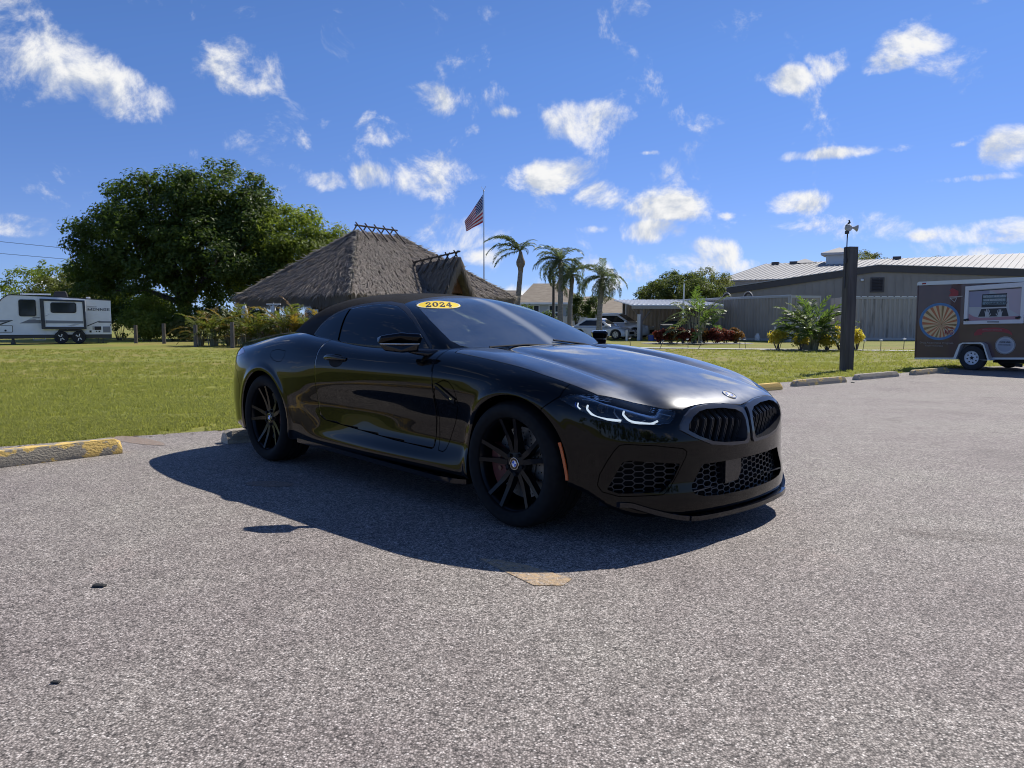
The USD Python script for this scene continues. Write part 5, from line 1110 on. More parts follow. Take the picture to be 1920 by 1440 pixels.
    bs = [(1.7, 57, .9, 1.5, 'light green bush low between the two palm trunks', mid), (2.6, 58.5, .8, 2.0, 'dark leafy bush under the tallest palm crown', dark), (.9, 59, .7, 2.6, 'dark bush against the pale house wall', dark), (11.4, 76, 2.0, 1.7, 'pale green hedge beyond the white fence', mid)]
    for k, (x, y, rr, h, lab, m) in enumerate(bs): shrub('bush', lab, (x, y, GZ), [(0, 0, h * .5, rr, rr * .8, h * .5)], 70, .16, (m, bark), 90 + k, per=36, cr=.3)
    far = [(44.5, 102, 3.6, 9.8, 'grey-green tree above the roof right of the cupola', olive), (47.8, 104, 2.4, 10.0, 'taller grey-green tree just right of it above the roof', olive), (57.5, 112, 2.2, 9.6, 'first of three yellow-green trees above the far right roof edge', mid), (60.5, 113, 2.3, 10.2, 'middle of three yellow-green trees above the far right roof edge', mid), (64.5, 114, 2.4, 9.2, 'rightmost yellow-green tree above the far right roof edge', mid)]
    for k, (x, y, rr, h, lab, m) in enumerate(far): tree('distant_tree', lab, 'tree', (x, y, GZ), [(0, 0, h * .80, rr, rr, h * .22), (rr * .3, 0, h * .66, rr * .8, rr * .8, h * .2)], .2, 90, 50, .6, .28, (m, bark), 100 + k)
    # red hedge, palm in its bed
    red = leafy('red_croton_leaf', (.14, .038, .024), (.34, .12, .045), .5, glow=2.0); rgn = leafy('mixed_croton_leaf', (.14, .075, .022), (.40, .19, .05), .5, glow=2.2)
    rw = ['leftmost', 'second from the left', 'third from the left, brightest red', 'dark one behind the palm stems', 'just right of the palm stems', 'sixth from the left', 'seventh from the left, redder at its foot', 'rightmost']
    for k, w in enumerate(rw): x = 8.55 + k * .63; shrub('red_shrub', 'red-leaved shrub in the gravel bed, ' + w, (x, 45.2 + .25 * math.sin(k * 2.1), GZ), [(0, 0, .42, .40, .36, .44)], 60, .13, ((red if k % 3 != 1 else rgn), bark), 120 + k, 'red-leaved shrubs in the gravel bed', per=30, cr=.17)
    gp = leafy('bright_palm_leaf', (.085, .13, .028), (.24, .27, .065), .45)
    clump_palm('young_palm', 'young leafy palm rising from the middle of the red-leaved shrubs', (10.75, 45.3, GZ), 34, 3.1, 140, [gp, pf], cane, fan=(-15, 70), width=.045, leaflet=.55, L=(.5, .8), catg='palm')
    # bushy palm and yellow crotons round it
    clump_palm('bushy_palm', 'bushy green clump palm in the gravel bed left of the wooden post', (13.45, 35.3, GZ), 70, 2.15, 141, [gp, gp, pf], cane, fan=(0, 82), L=(.62, .98), catg='palm', leaflet=.62, width=.052)
    yel = leafy('yellow_croton_leaf', (.42, .36, .06), (.80, .66, .14), .5, glow=2.0)
    cw = [(12.1, 35.6, .42, .95, 'standing alone left of the bushy palm'), (12.85, 34.9, .30, .7, 'low, at the left foot of the bushy palm'), (14.05, 34.9, .33, .7, 'low, at the right foot of the bushy palm'), (14.75, 35.2, .46, 1.05, 'large, just left of the wooden post'), (15.55, 35.4, .36, .9, 'half behind the wooden post')]
    for k, (x, y, rr, h, w) in enumerate(cw): shrub('yellow_shrub', 'yellow-leaved shrub ' + w, (x, y, GZ), [(0, 0, h * .55, rr, rr * .9, h * .5)], 34, .17, (yel, bark), 150 + k, 'yellow-leaved shrubs round the bushy palm', per=14, cr=.17, aspect=.45)
    # what the car's flank mirrors: woods across the road behind the photographer
    wl, C = crown([(-46 + i * 8 + (i % 3), -46 - (i * 7) % 9, 3.2 + (i % 2), 5.5, 3.0, 3.6 + (i % 3) * .8) for i in range(14)], 330, 34, 1.5, .9, 170)
    solo('woodland', wl, mid, 'belt of woods behind the camera, mirrored in the car', 'woods', kind='stuff', smooth=False)
# ------------------------------------------------------------------ buildings and things
def corrug(L, H, pitch, depth, duty=.5):
    """Trapezoid-corrugated sheet in the xz plane, ribs towards -y."""
    n = int(L / pitch); p = L / n; pts = []
    for i in range(n):
        x = i * p; pts += [(x, 0), (x + p * (.5 - duty / 2 - .08), 0), (x + p * (.5 - duty / 2 + .08), -depth), (x + p * (.5 + duty / 2 - .08), -depth), (x + p * (.5 + duty / 2 + .08), 0)]
    pts += [(L, 0)]; front = np.array(pts); back = front[::-1] + [0, .012]
    return prism(Polygon(np.vstack([front, back])).buffer(0), 'z', 0, H)

def thatch(quad, rows, per, ln, r, lift=.05):
    """Palm-leaf strips in courses down a roof plane given by ridge a-b and eave d-c (a above d, b above c)."""
    a, b, c, d = (np.array(q, float) for q in quad); nrm = np.cross(b - a, d - a); nrm /= np.linalg.norm(nrm)
    if nrm[2] < 0: nrm = -nrm
    P, D, W = [], [], []
    for k in range(rows):
        v = (k + .5) / rows; L, R = a + (d - a) * v, b + (c - b) * v; n = int(per * np.linalg.norm(R - L)) + 2; u = r.uniform(0, 1, n); base = L + (R - L) * u[:, None]
        dn = (d - a) * (1 - u)[:, None] + (c - b) * u[:, None]; dn /= np.linalg.norm(dn, axis=1, keepdims=True); P.append(base + nrm * r.uniform(.0, lift * 1.4, n)[:, None] + dn * r.normal(0, .08, n)[:, None]); D.append(dn)
    P, D = np.vstack(P), np.vstack(D); n = len(P); side = np.cross(D, nrm); Dv = D + side * r.normal(0, .30, n)[:, None] + nrm * r.uniform(-.02, .16, n)[:, None]; Dv /= np.linalg.norm(Dv, axis=1, keepdims=True)
    l = ln * r.uniform(.55, 1.3, n)[:, None]; w = r.uniform(.018, .045, n)[:, None]; S = np.cross(Dv, nrm + r.normal(0, .3, (n, 3))); S /= np.linalg.norm(S, axis=1, keepdims=True)
    V = np.stack([P - S * w, P + S * w, P + Dv * l * .6 + S * w * .8 + nrm * .02, P + Dv * l - nrm * .03, P + Dv * l * .6 - S * w * .8 + nrm * .02], 1).reshape(-1, 3); i = np.arange(n) * 5
    F = np.stack([np.stack([i, i + 1, i + 2], 1), np.stack([i, i + 2, i + 4], 1), np.stack([i + 4, i + 2, i + 3], 1)], 1).reshape(-1, 3); return trimesh.Trimesh(V, F, process=False)
def fringe(p, q, drop, n, r, out):
    """Strips hanging from an eave line."""
    p, q = np.array(p, float), np.array(q, float); u = r.uniform(0, 1, n); P = p + (q - p) * u[:, None] + np.array(out) * r.uniform(-.10, .12, n)[:, None]; S = (q - p) / np.linalg.norm(q - p); l = drop * r.uniform(.45, 1.15, n)[:, None]; w = r.uniform(.012, .03, n)[:, None]
    dn = np.array([0, 0, -1.0]) + np.array(out) * r.uniform(-.05, .25, n)[:, None] + S * r.normal(0, .12, n)[:, None]
    V = np.stack([P - S * w, P + S * w, P + dn * l], 1).reshape(-1, 3); return trimesh.Trimesh(V, np.arange(3 * n).reshape(-1, 3), process=False)

def build_hut():
    r = np.random.default_rng(31); th = leafy('thatch_strip', (.24, .21, .185), (.92, .84, .74), .25, .85); core = mottled('thatch_core', (.08, .066, .055), (.18, .155, .13), 3, .95, bump=.5); wood = mottled('weathered_pole', (.035, .028, .024), (.085, .068, .055), 5, .85); plank = mottled('brown_planks', (.10, .05, .032), (.17, .085, .055), 5, .8, stretch=(4, 4, .5))
    t = thing('thatched_hut', 'large open hut under a steep brown palm-thatch roof with a dormer', 'hut')
    N, Lc = np.array([-8.4, 41.0]), np.array([-17.3, 49.6]); e2 = np.array([.693, .718]); Rc = N + e2 * 12.2; Bc = Lc + e2 * 12.2; ez, rz = 2.55, 6.62; E1, E2 = np.array([-9.45, 48.8, rz]), np.array([-7.55, 50.9, rz - .05])
    N3, L3, R3, B3 = (np.array([*p, ez]) for p in (N, Lc, Rc, Bc))
    V = [N3, L3, B3, R3, E1, E2]; roof = trimesh.Trimesh(V, [(0, 4, 1), (0, 3, 5), (0, 5, 4), (3, 2, 5), (1, 4, 2), (2, 4, 5), (0, 1, 2), (0, 2, 3)], process=False); roof = roof.copy(); roof.vertices[:, 2] -= .06
    rp = put('roof', roof, core, t, smooth=False)
    put('thatch', cat([thatch((E1, E1 + [.01, 0, 0], N3, L3)[0:1] + (E1, N3, L3), 26, 34, .62, r) if False else thatch((E1, E1 + (N3 - L3) * .001, N3, L3), 27, 36, .62, r), thatch((E1, E2, R3, N3), 27, 36, .55, r), thatch((E2, E2 + (R3 - B3) * .001, R3, B3), 14, 14, .6, r), thatch((E1, E1 + (L3 - B3) * .001, L3, B3), 14, 14, .6, r)]), th, rp, smooth=False, kind='stuff')
    o1, o2 = np.array([-.72, -.69, 0]), np.array([.72, -.69, 0])
    put('eave_fringe', cat([fringe(N3, L3, .85, 5200, r, o1), fringe(N3, R3, .85, 4200, r, o2), fringe(N3 - [0, 0, .1], L3 - [0, 0, .1], .7, 2500, r, o1 * .6)]), th, rp, smooth=False, kind='stuff')
    hip = []
    for a, b in ((E1, N3), (E2, R3), (E1, L3)):
        n = 1500; u = r.uniform(0, 1, n)[:, None]; P = a + (b - a) * u; D = (b - a) / np.linalg.norm(b - a) + r.normal(0, .35, (n, 3)) + [0, 0, -.15]; D /= np.linalg.norm(D, axis=1, keepdims=True); S = np.cross(D, r.normal(size=(n, 3))); S /= np.linalg.norm(S, axis=1, keepdims=True); w = r.uniform(.02, .05, n)[:, None]; P = P + [0, 0, .06]
        hip.append(trimesh.Trimesh(np.stack([P - S * w, P + S * w, P + D * r.uniform(.25, .6, n)[:, None]], 1).reshape(-1, 3), np.arange(3 * n).reshape(-1, 3), process=False))
    put('hip_thatch', cat(hip), leafy('pale_thatch', (.34, .31, .27), (.95, .88, .78), .2, .85), rp, smooth=False, kind='stuff')
    u = (E2 - E1) / np.linalg.norm(E2 - E1); side = np.array([.718, -.693, 0]); up = np.array([0, 0, .30])
    put('ridge_pole', rod(E1 - u * .25 + up, E2 + u * .25 + up, .055), wood, rp)
    dn = (R3 + N3) / 2 - (E1 + E2) / 2; dn /= np.linalg.norm(dn)
    for k in range(5):
        p = E1 + (E2 - E1) * (k / 4) - u * .05; put('ridge_stick', rod(p + up * 1.25 - dn * .25, p + dn * 1.45 + np.array([0, 0, .16]), .042), wood, rp); put('ridge_stick', rod(p + up * 1.2 - side * .05, p - side * .55 - np.array([0, 0, .10]), .042), wood, rp)
    # dormer over the entrance: its own little ridge, rising outwards
    D0, D1 = np.array([-5.9, 47.6, 4.30]), np.array([-3.15, 45.2, 4.72]); ax = (D1 - D0) * [1, 1, 0]; ax /= np.linalg.norm(ax); sd = np.array([-ax[1], ax[0], 0])
    if sd[0] < 0: sd = -sd
    lo = [D1 - sd * 1.25 + [0, 0, -2.3], D1 + sd * 1.25 + [0, 0, -2.3]]; bk = [D0 - sd * 1.25 + [0, 0, -2.1] - ax * .6, D0 + sd * 1.25 + [0, 0, -2.1] - ax * .6]
    V = [D0 - ax * .8, D1, lo[0], lo[1], bk[0], bk[1]]; dm = trimesh.Trimesh(V, [(0, 1, 2), (0, 2, 4), (1, 0, 5), (1, 5, 3)], process=False); dv = dm.copy(); dv.vertices[:, 2] -= .12; dv.invert()
    dp = put('dormer', cat([dm, dv]), core, rp, smooth=False)
    put('dormer_thatch', cat([thatch((D0, D1 + ax * .15, lo[0] + ax * .15, bk[0]), 17, 40, .55, r), thatch((D0, D1 + ax * .15, lo[1] + ax * .15, bk[1]), 17, 40, .55, r), fringe(lo[0] + ax * .2, bk[0], .7, 900, r, -sd), fringe(D1 + ax * .2, lo[0] + ax * .2, .75, 1300, r, ax), fringe(D1 + ax * .2, lo[1] + ax * .2, .75, 1300, r, ax)]), th, dp, smooth=False, kind='stuff')
    put('gable_panel', prism([(-.95, 0), (.95, 0), (0, 1.75)], 'y', 0, .08).apply_transform(np.array([[sd[0], -ax[0], 0, D1[0] - ax[0] * .45], [sd[1], -ax[1], 0, D1[1] - ax[1] * .45], [0, 0, 1, D1[2] - 2.05], [0, 0, 0, 1]])), plank, dp, smooth=False)
    put('dormer_pole', rod(D0 + [0, 0, .30], D1 + ax * .25 + [0, 0, .30], .05), wood, dp)
    for k in range(6):
        p = D0 + (D1 - D0) * (k / 5.2 + .02); put('dormer_stick', rod(p + np.array([0, 0, .38]) + sd * .18, p - sd * .62 + [0, 0, -.62], .04), wood, dp); put('dormer_stick', rod(p + np.array([0, 0, .38]) - sd * .18, p + sd * .5 + [0, 0, -.5], .04), wood, dp)
    for k, p in enumerate([Lc + (N - Lc) * f for f in (.04, .35, .68, .95)] + [N + e2 * f for f in (4.2, 8.4, 11.6)] + [Bc]): q = p + (np.array([-9, 50]) - p) * .05; put('post', rod((*q, GZ - .1), (*q, ez - .05), .11), wood, t)
    put('counter', bx(-.1, .1, 0, 5.5, GZ, .85).apply_transform(trimesh.transformations.translation_matrix((-13.2, 46.4, 0)) @ trimesh.transformations.rotation_matrix(.80, [0, 0, 1])), plank, t)
    put('back_screen', bx(-13.2, -4.2, 52.6, 52.8, GZ, 2.3), mottled('reed_screen', (.09, .065, .045), (.17, .125, .085), 6, .9, stretch=(6, 6, .4)), t)
    # folded umbrellas, white board
    wh = mottled('white_canvas', (.52, .52, .50), (.70, .69, .66), 8, .85, bump=.3, bscale=14, stretch=(3, 3, .6)); al = pbr('pale_pole', (.55, .55, .54), .4)
    x, y = -14.75, 43.4
    t = thing('folded_umbrella', 'white patio umbrella folded into a slim spindle before the hut', 'umbrella', (x, y, GZ)); put('canopy', lathe([(.02, 1.15), (.17, 1.3), (.20, 1.6), (.15, 1.95), (.06, 2.2), (.0, 2.24), (.0, 1.15)], 12), wh, t); put('pole', rod((0, 0, 0), (0, 0, 2.3), .022), al, t)
    x = -13.15
    t = thing('folded_umbrella', 'white folded umbrella with a flat crossbar on its top before the hut', 'umbrella', (x, y, GZ)); put('canopy', lathe([(.05, .9), (.24, 1.0), (.19, 1.5), (.12, 2.0), (.07, 2.15), (.0, 2.15), (.0, .9)], 12), wh, t); put('pole', rod((0, 0, 0), (0, 0, 2.3), .022), al, t); put('crossbar', rbox(-.40, .40, -.06, .06, 2.17, 2.24, .02), wh, t)
    put('strut', cat([rod((0, 0, 1.98), (-.24, 0, 2.17), .02), ]), wh, t); put('strut', rod((0, 0, 1.98), (.24, 0, 2.17), .02), wh, t)
    t = thing('white_board', 'pale upright board standing before the hut, beside the soft top of the car', 'board', (-10.85, 42.6, GZ)); put('panel', rbox(-.36, .36, -.02, .02, .75, 1.92, .012), pbr('board_white', (.58, .60, .58), .6), t); put('leg', rod((-.28, 0, 0), (-.28, 0, .76), .025), al, t); put('leg', rod((.28, 0, 0), (.28, 0, .76), .025), al, t)
    # fence posts before the hedge
    pm = mottled('grey_post', (.07, .06, .05), (.16, .14, .12), 8, .9, stretch=(4, 4, .5)); ws = [(-22.1, 46.1, 1.05, 'leftmost, in front of the undergrowth'), (-20.05, 45.2, 1.15, 'second from the left, in front of the undergrowth'), (-16.05, 39.8, 1.10, 'third from the left, at the left end of the yellowing palms'), (-13.65, 38.3, 1.25, 'closest to the black car, before the yellowing palms')]
    for k, (x, y, h, w) in enumerate(ws): solo('fence_post', xf(tm(m3.Manifold.cylinder(h + .1, .105, .095, 12)), (x, y, GZ - .1)), pm, 'stubby weathered wooden post, ' + w, 'post', 'weathered wooden posts on the lawn')

def build_flag():
    t = thing('flag_pole', 'tall slim metal pole flying a limp flag behind the hut', 'flag pole', (-1.99, 56, GZ)); al = pbr('pole_metal', (.42, .42, .42), .35, metal=.6)
    put('pole', rod((0, 0, 0), (0, 0, 10.35), .055, .032), al, t); put('finial', tm(m3.Manifold.sphere(.06, 12).translate((0, 0, 10.4))), al, t)
    put('vane', cat([rod((0, 0, 10.45), (-.18, 0, 10.68), .012), rod((0, 0, 10.45), (.16, 0, 10.72), .012)]), al, t)
    # the cloth: hoist on the pole, fly hanging down to the left in folds
    fm = {'r': pbr('flag_red', (.42, .02, .03), .7), 'w': pbr('flag_white', (.62, .60, .60), .7), 'b': pbr('flag_blue', (.035, .045, .16), .7)}
    def cloth(u, v):                                           # u along the fly, v up the hoist, both 0..1
        u, v = np.asarray(u, float), np.asarray(v, float); z = 10.15 - (1 - v) * 1.86 - .62 * u * v - .52 * u ** 1.3 * (1 - v * .2) ; z = 10.15 - (1 - v) * 1.95 - u * (1.9 * v + .62 * (1 - v)) + .0 * u
        x = -.06 - u * (1.28 - .10 * (1 - v)) ; y = .16 * np.sin(u * 9 + v * 2) * u + .08 * np.sin(v * 7 + u * 4) * u
        return np.stack([x, y, z], -1)
    def strip(u0, u1, v0, v1, nu=14, nv=4):
        U, Vv = np.meshgrid(np.linspace(u0, u1, nu), np.linspace(v0, v1, nv), indexing='ij'); P = cloth(U, Vv).reshape(-1, 3); F = []
        for i in range(nu - 1):
            for j in range(nv - 1): a = i * nv + j; F += [(a, a + nv, a + 1), (a + 1, a + nv, a + nv + 1)]
        f = trimesh.Trimesh(P, F, process=False); b = f.copy(); b.vertices = b.vertices + [0, .008, 0]; b.invert(); return cat([f, b])
    fl = solo_flag = thing('flag', 'limp flag with red and white stripes and a blue starred corner', 'flag', (-1.99, 56, GZ))
    for k in range(13):
        v1, v0 = 1 - k / 13, 1 - (k + 1) / 13; put('stripe', strip(.40 if k < 7 else 0, 1, v0, v1, 14, 3), fm['r' if k % 2 == 0 else 'w'], fl, smooth=40)
    c = put('canton', strip(0, .40, 6 / 13, 1, 10, 8), fm['b'], fl, smooth=40); st = []
    for i in range(9):
        for j in range(6 if i % 2 == 0 else 5):
            p = cloth(.4 * (j + (.5 if i % 2 == 0 else 1)) / 6, 6 / 13 + (7 / 13) * (i + .6) / 9.4) + [0, -.012, 0]; a = np.arange(10) * PI / 5 + PI / 2; R_ = np.where(np.arange(10) % 2 == 0, .038, .016); s = prism(np.c_[R_ * np.cos(a), R_ * np.sin(a)], 'y', -.003, .003); s.apply_translation(p); st.append(s)
    put('stars', cat(st), fm['w'], c, smooth=False, kind='stuff')

def build_camper():
    S = 45.0 / 1469; PR = (-23.45, 46.0); DR = (.8895, .4569); X = lambda u: (PR[0] - (u - 960) / 1469 * PR[1]) / ((u - 960) / 1469 * DR[1] - DR[0]); Z = lambda v: 1.135 + (599.7 - v) * S - GZ; y0 = 0.0
    wh = mottled('camper_white', (.64, .65, .66), (.70, .71, .72), 2, .35); dk = pbr('camper_dark', (.022, .025, .032), .35); bl = pbr('camper_black', (.01, .01, .012), .6); gr = pbr('camper_grey', (.16, .17, .19), .5); lg = pbr('camper_light_grey', (.42, .43, .45), .5); gl = pbr('camper_glass', (.010, .012, .014), .05); al = pbr('camper_rail', (.60, .61, .62), .35, metal=.5); tr = pbr('camper_tyre', (.012, .012, .013), .8); wd = mottled('stacked_blocks', (.08, .07, .06), (.15, .13, .11), 8, .9)
    t = thing('camper_trailer', 'white travel trailer with dark slide-out surround parked on the lawn', 'camper', (PR[0], PR[1], GZ), math.atan2(DR[1], DR[0]))
    prof = [(X(-46), Z(627)), (X(211), Z(627)), (X(211.3), Z(562)), (X(120), Z(557)), (X(28), Z(553.5)), (X(20), Z(554.2)), (X(8), Z(561)), (X(-6), Z(578)), (X(-30), Z(592)), (X(-44), Z(606))]
    put('body', prism(Polygon(prof).buffer(-.05).buffer(.05), 'y', 0, 2.3), wh, t, smooth=20)
    put('chassis', cat([bx(X(-40), X(211), .04, 2.25, Z(634), Z(627.05))]), dk, t)
    band = [(X(-6), Z(578)), (X(8), Z(561)), (X(20), Z(554.2)), (X(28), Z(553.5)), (X(120), Z(557)), (X(211), Z(562))]
    put('roof_trim', sweep([(x, -.004, z - .02) for x, z in band], .03, .05, (0, 0, 1)), dk, t, smooth=20)
    put('roof_rail', cat([bx(X(42), X(100), .3, .36, Z(551.2), Z(553.8)), bx(X(44), X(46), .3, .36, Z(554.5), Z(551))]), al, t)
    put('air_conditioner', tm(m3.Manifold.batch_hull([m3.Manifold.sphere(.06, 8).translate((X(u), yy, Z(v) - .03)) for u, v in ((105, 556), (108, 547.5), (126, 547), (129, 556)) for yy in (.7, 1.5)])), bl, t)
    put('roof_vent', rbox(X(165), X(173), .8, 1.2, Z(560), Z(556), .03), lg, t)
    def win(u0, u1, v0, v1, y, r=.12):
        p = sbox(X(u0), Z(v1), X(u1), Z(v0)).buffer(-r).buffer(r); f = put('window', prism(p.difference(p.buffer(-.05)), 'y', y - .03, y + .01), bl, t); put('pane', prism(p.buffer(-.045), 'y', y - .018, y + .005), gl, f)
    win(39, 71.5, 562.5, 593.5, 0)
    sl = put('slide_out', rbox(X(83), X(164), -.26, .2, Z(615.5), Z(562), .02), wh, t)
    fr = Polygon([(X(79.5), Z(561)), (X(163), Z(563.5)), (X(164.5), Z(617)), (X(81), Z(616.5))]).difference(Polygon([(X(87), Z(565)), (X(158.5), Z(566.5)), (X(160), Z(613)), (X(88), Z(612.5))])); put('slide_surround', prism(fr, 'y', -.30, -.03), dk, sl)
    pw = sbox(X(99), Z(587), X(147), Z(567.5)).buffer(-.12).buffer(.12); w = put('slide_window', prism(pw.difference(pw.buffer(-.05)), 'y', -.285, -.262), bl, sl); put('pane', prism(pw.buffer(-.045), 'y', -.278, -.262), gl, w)
    def stripe(pts, m, y=-.004, par=t): put('stripe', prism([(X(u), Z(v)) for u, v in pts], 'y', y - .004, y), m, par, smooth=False)
    stripe([(39, 606), (55, 600), (79.4, 600), (79.4, 606)], gr); stripe([(88.5, 600.5), (159, 602), (159, 606.5), (88.5, 606)], gr, -.262, sl); stripe([(55, 599), (60, 597.5), (72, 598), (69, 599.4)], gr); stripe([(62, 596.5), (66, 595.2), (79, 595.2), (76, 596.6)], dk); stripe([(88.5, 592), (98, 589), (92, 592.2), (88.5, 593.4)], lg, -.262, sl); stripe([(129, 611), (143, 606.8), (154, 607), (139, 611.6)], lg, -.262, sl)
    stripe([(0, 600), (25, 600), (14, 604), (0, 604)], gr); stripe([(0, 607.5), (26, 600), (28, 600.6), (4, 609)], dk); stripe([(165, 610.5), (188, 601.6), (191, 601.8), (166, 612)], dk); stripe([(189, 602), (211, 602.4), (211, 605.4), (186, 605.4)], gr)
    def word(s, u, v, h, m, wx=1.0):
        tx = meshkit.text_mesh(s, h, .01, True); tx.apply_scale([wx, 1, 1]); tx.vertices = np.c_[tx.vertices[:, 0] + X(u), -tx.vertices[:, 2] - .002, tx.vertices[:, 1] + Z(v)]; put('lettering', tx, m, t, smooth=False)
    word('MINNIE', 167, 582.3, .135, dk, 1.62); word('WINNEBAGO', 167.3, 575.9, .05, gr, 1.1)
    hp = sbox(X(-2), Z(622.5), X(26.5), Z(609.5)).buffer(-.06).buffer(.06); h = put('hatch', prism(hp.difference(hp.buffer(-.03)), 'y', -.012, .01), dk, t); put('lock', rod((X(12.5), -.02, Z(619)), (X(12.5), .01, Z(619)), .055), bl, h)
    for u0, u1, v0, v1, m in ((179, 191.5, 612, 618.8, bl), (195, 208.5, 612.3, 623.6, gr), (175.5, 178, 612.4, 614, bl), (175.5, 178, 616, 617.8, bl), (169.5, 173.5, 619.5, 623.5, bl), (181.5, 184, 620.5, 622.5, dk), (186.5, 189.5, 620.5, 623, dk), (208.8, 210, 608, 611, bl)): put('service_panel', rbox(X(u0), X(u1), -.02, .02, Z(v1), Z(v0), .008), m, t)
    fd = Polygon([(X(105), Z(629)), (X(113), Z(617.5)), (X(155), Z(617.5)), (X(164), Z(629)), (X(160), Z(629)), (X(153), Z(620.8)), (X(115), Z(620.8)), (X(109), Z(629))]); put('wheel_surround', prism(fd, 'y', -.20, .02), bl, t); put('wheel_box', bx(X(109), X(160), .01, .5, Z(632), Z(621)), bl, t)
    for u in (116.5, 149.5):
        w = put('wheel', xf(lathe([(0, -.04), (.20, -.04), (.215, -.02), (.215, .10), (0, .10)], 24, 'y'), (X(u), -.12, .36)), bl, t); put('tyre', xf(lathe([(.21, -.05), (.33, -.05), (.36, -.01), (.36, .12), (.33, .16), (.21, .16)], 32, 'y'), (X(u), -.14, .36)), tr, w)
        for k in range(6): a = k * PI / 3 + .3; put('spoke', sweep([(X(u) + .05 * math.cos(a), -.165, .36 + .05 * math.sin(a)), (X(u) + .20 * math.cos(a), -.165, .36 + .20 * math.sin(a))], .05, .03, (0, 1, 0)), al if k % 3 else bl, w)
    for u, w_ in ((24.5, .14), (186, .04), (194, .05)): put('jack', bx(X(u) - w_ / 2, X(u) + w_ / 2, .3, .42, 0, Z(633)), dk, t)
    put('jack_blocks', cat([bx(X(20.5), X(28.5), .2, .55, .0, .10), bx(X(21.5), X(27.5), .22, .52, .10, .22)]), wd, t); put('step', cat([bx(X(64), X(87), .0, .04, Z(637.2), Z(636.2)), bx(X(64), X(64.8), .0, .04, Z(637.2), Z(633)), bx(X(86.2), X(87), 0, .04, Z(637.2), Z(633))]), lg, t)
    put('tow_frame', prism([(X(-40), 1.15 - .6), (X(-85), 1.15), (X(-40), 1.15 + .6), (X(-40), 1.15 + .5), (X(-78), 1.15), (X(-40), 1.15 - .5)], 'z', Z(633), Z(630)), dk, t)
    # overhead wires far behind
    wm = pbr('wire', (.03, .03, .035), .6)
    for k, (va, vb) in enumerate(((453, 467), (475, 487))): 
        D = 75; p = np.array([[(u - 960) / 1469 * D, D, 1.135 + (599.7 - (va + (vb - va) * u / 140)) / 1469 * D] for u in (-250, -60, 140, 330)]); p[1:3, 2] -= .05; solo('power_line', tube(p, .02, 4), wm, ['upper overhead wire in the sky left of the huge tree', 'lower overhead wire in the sky left of the huge tree'][k], 'wire')

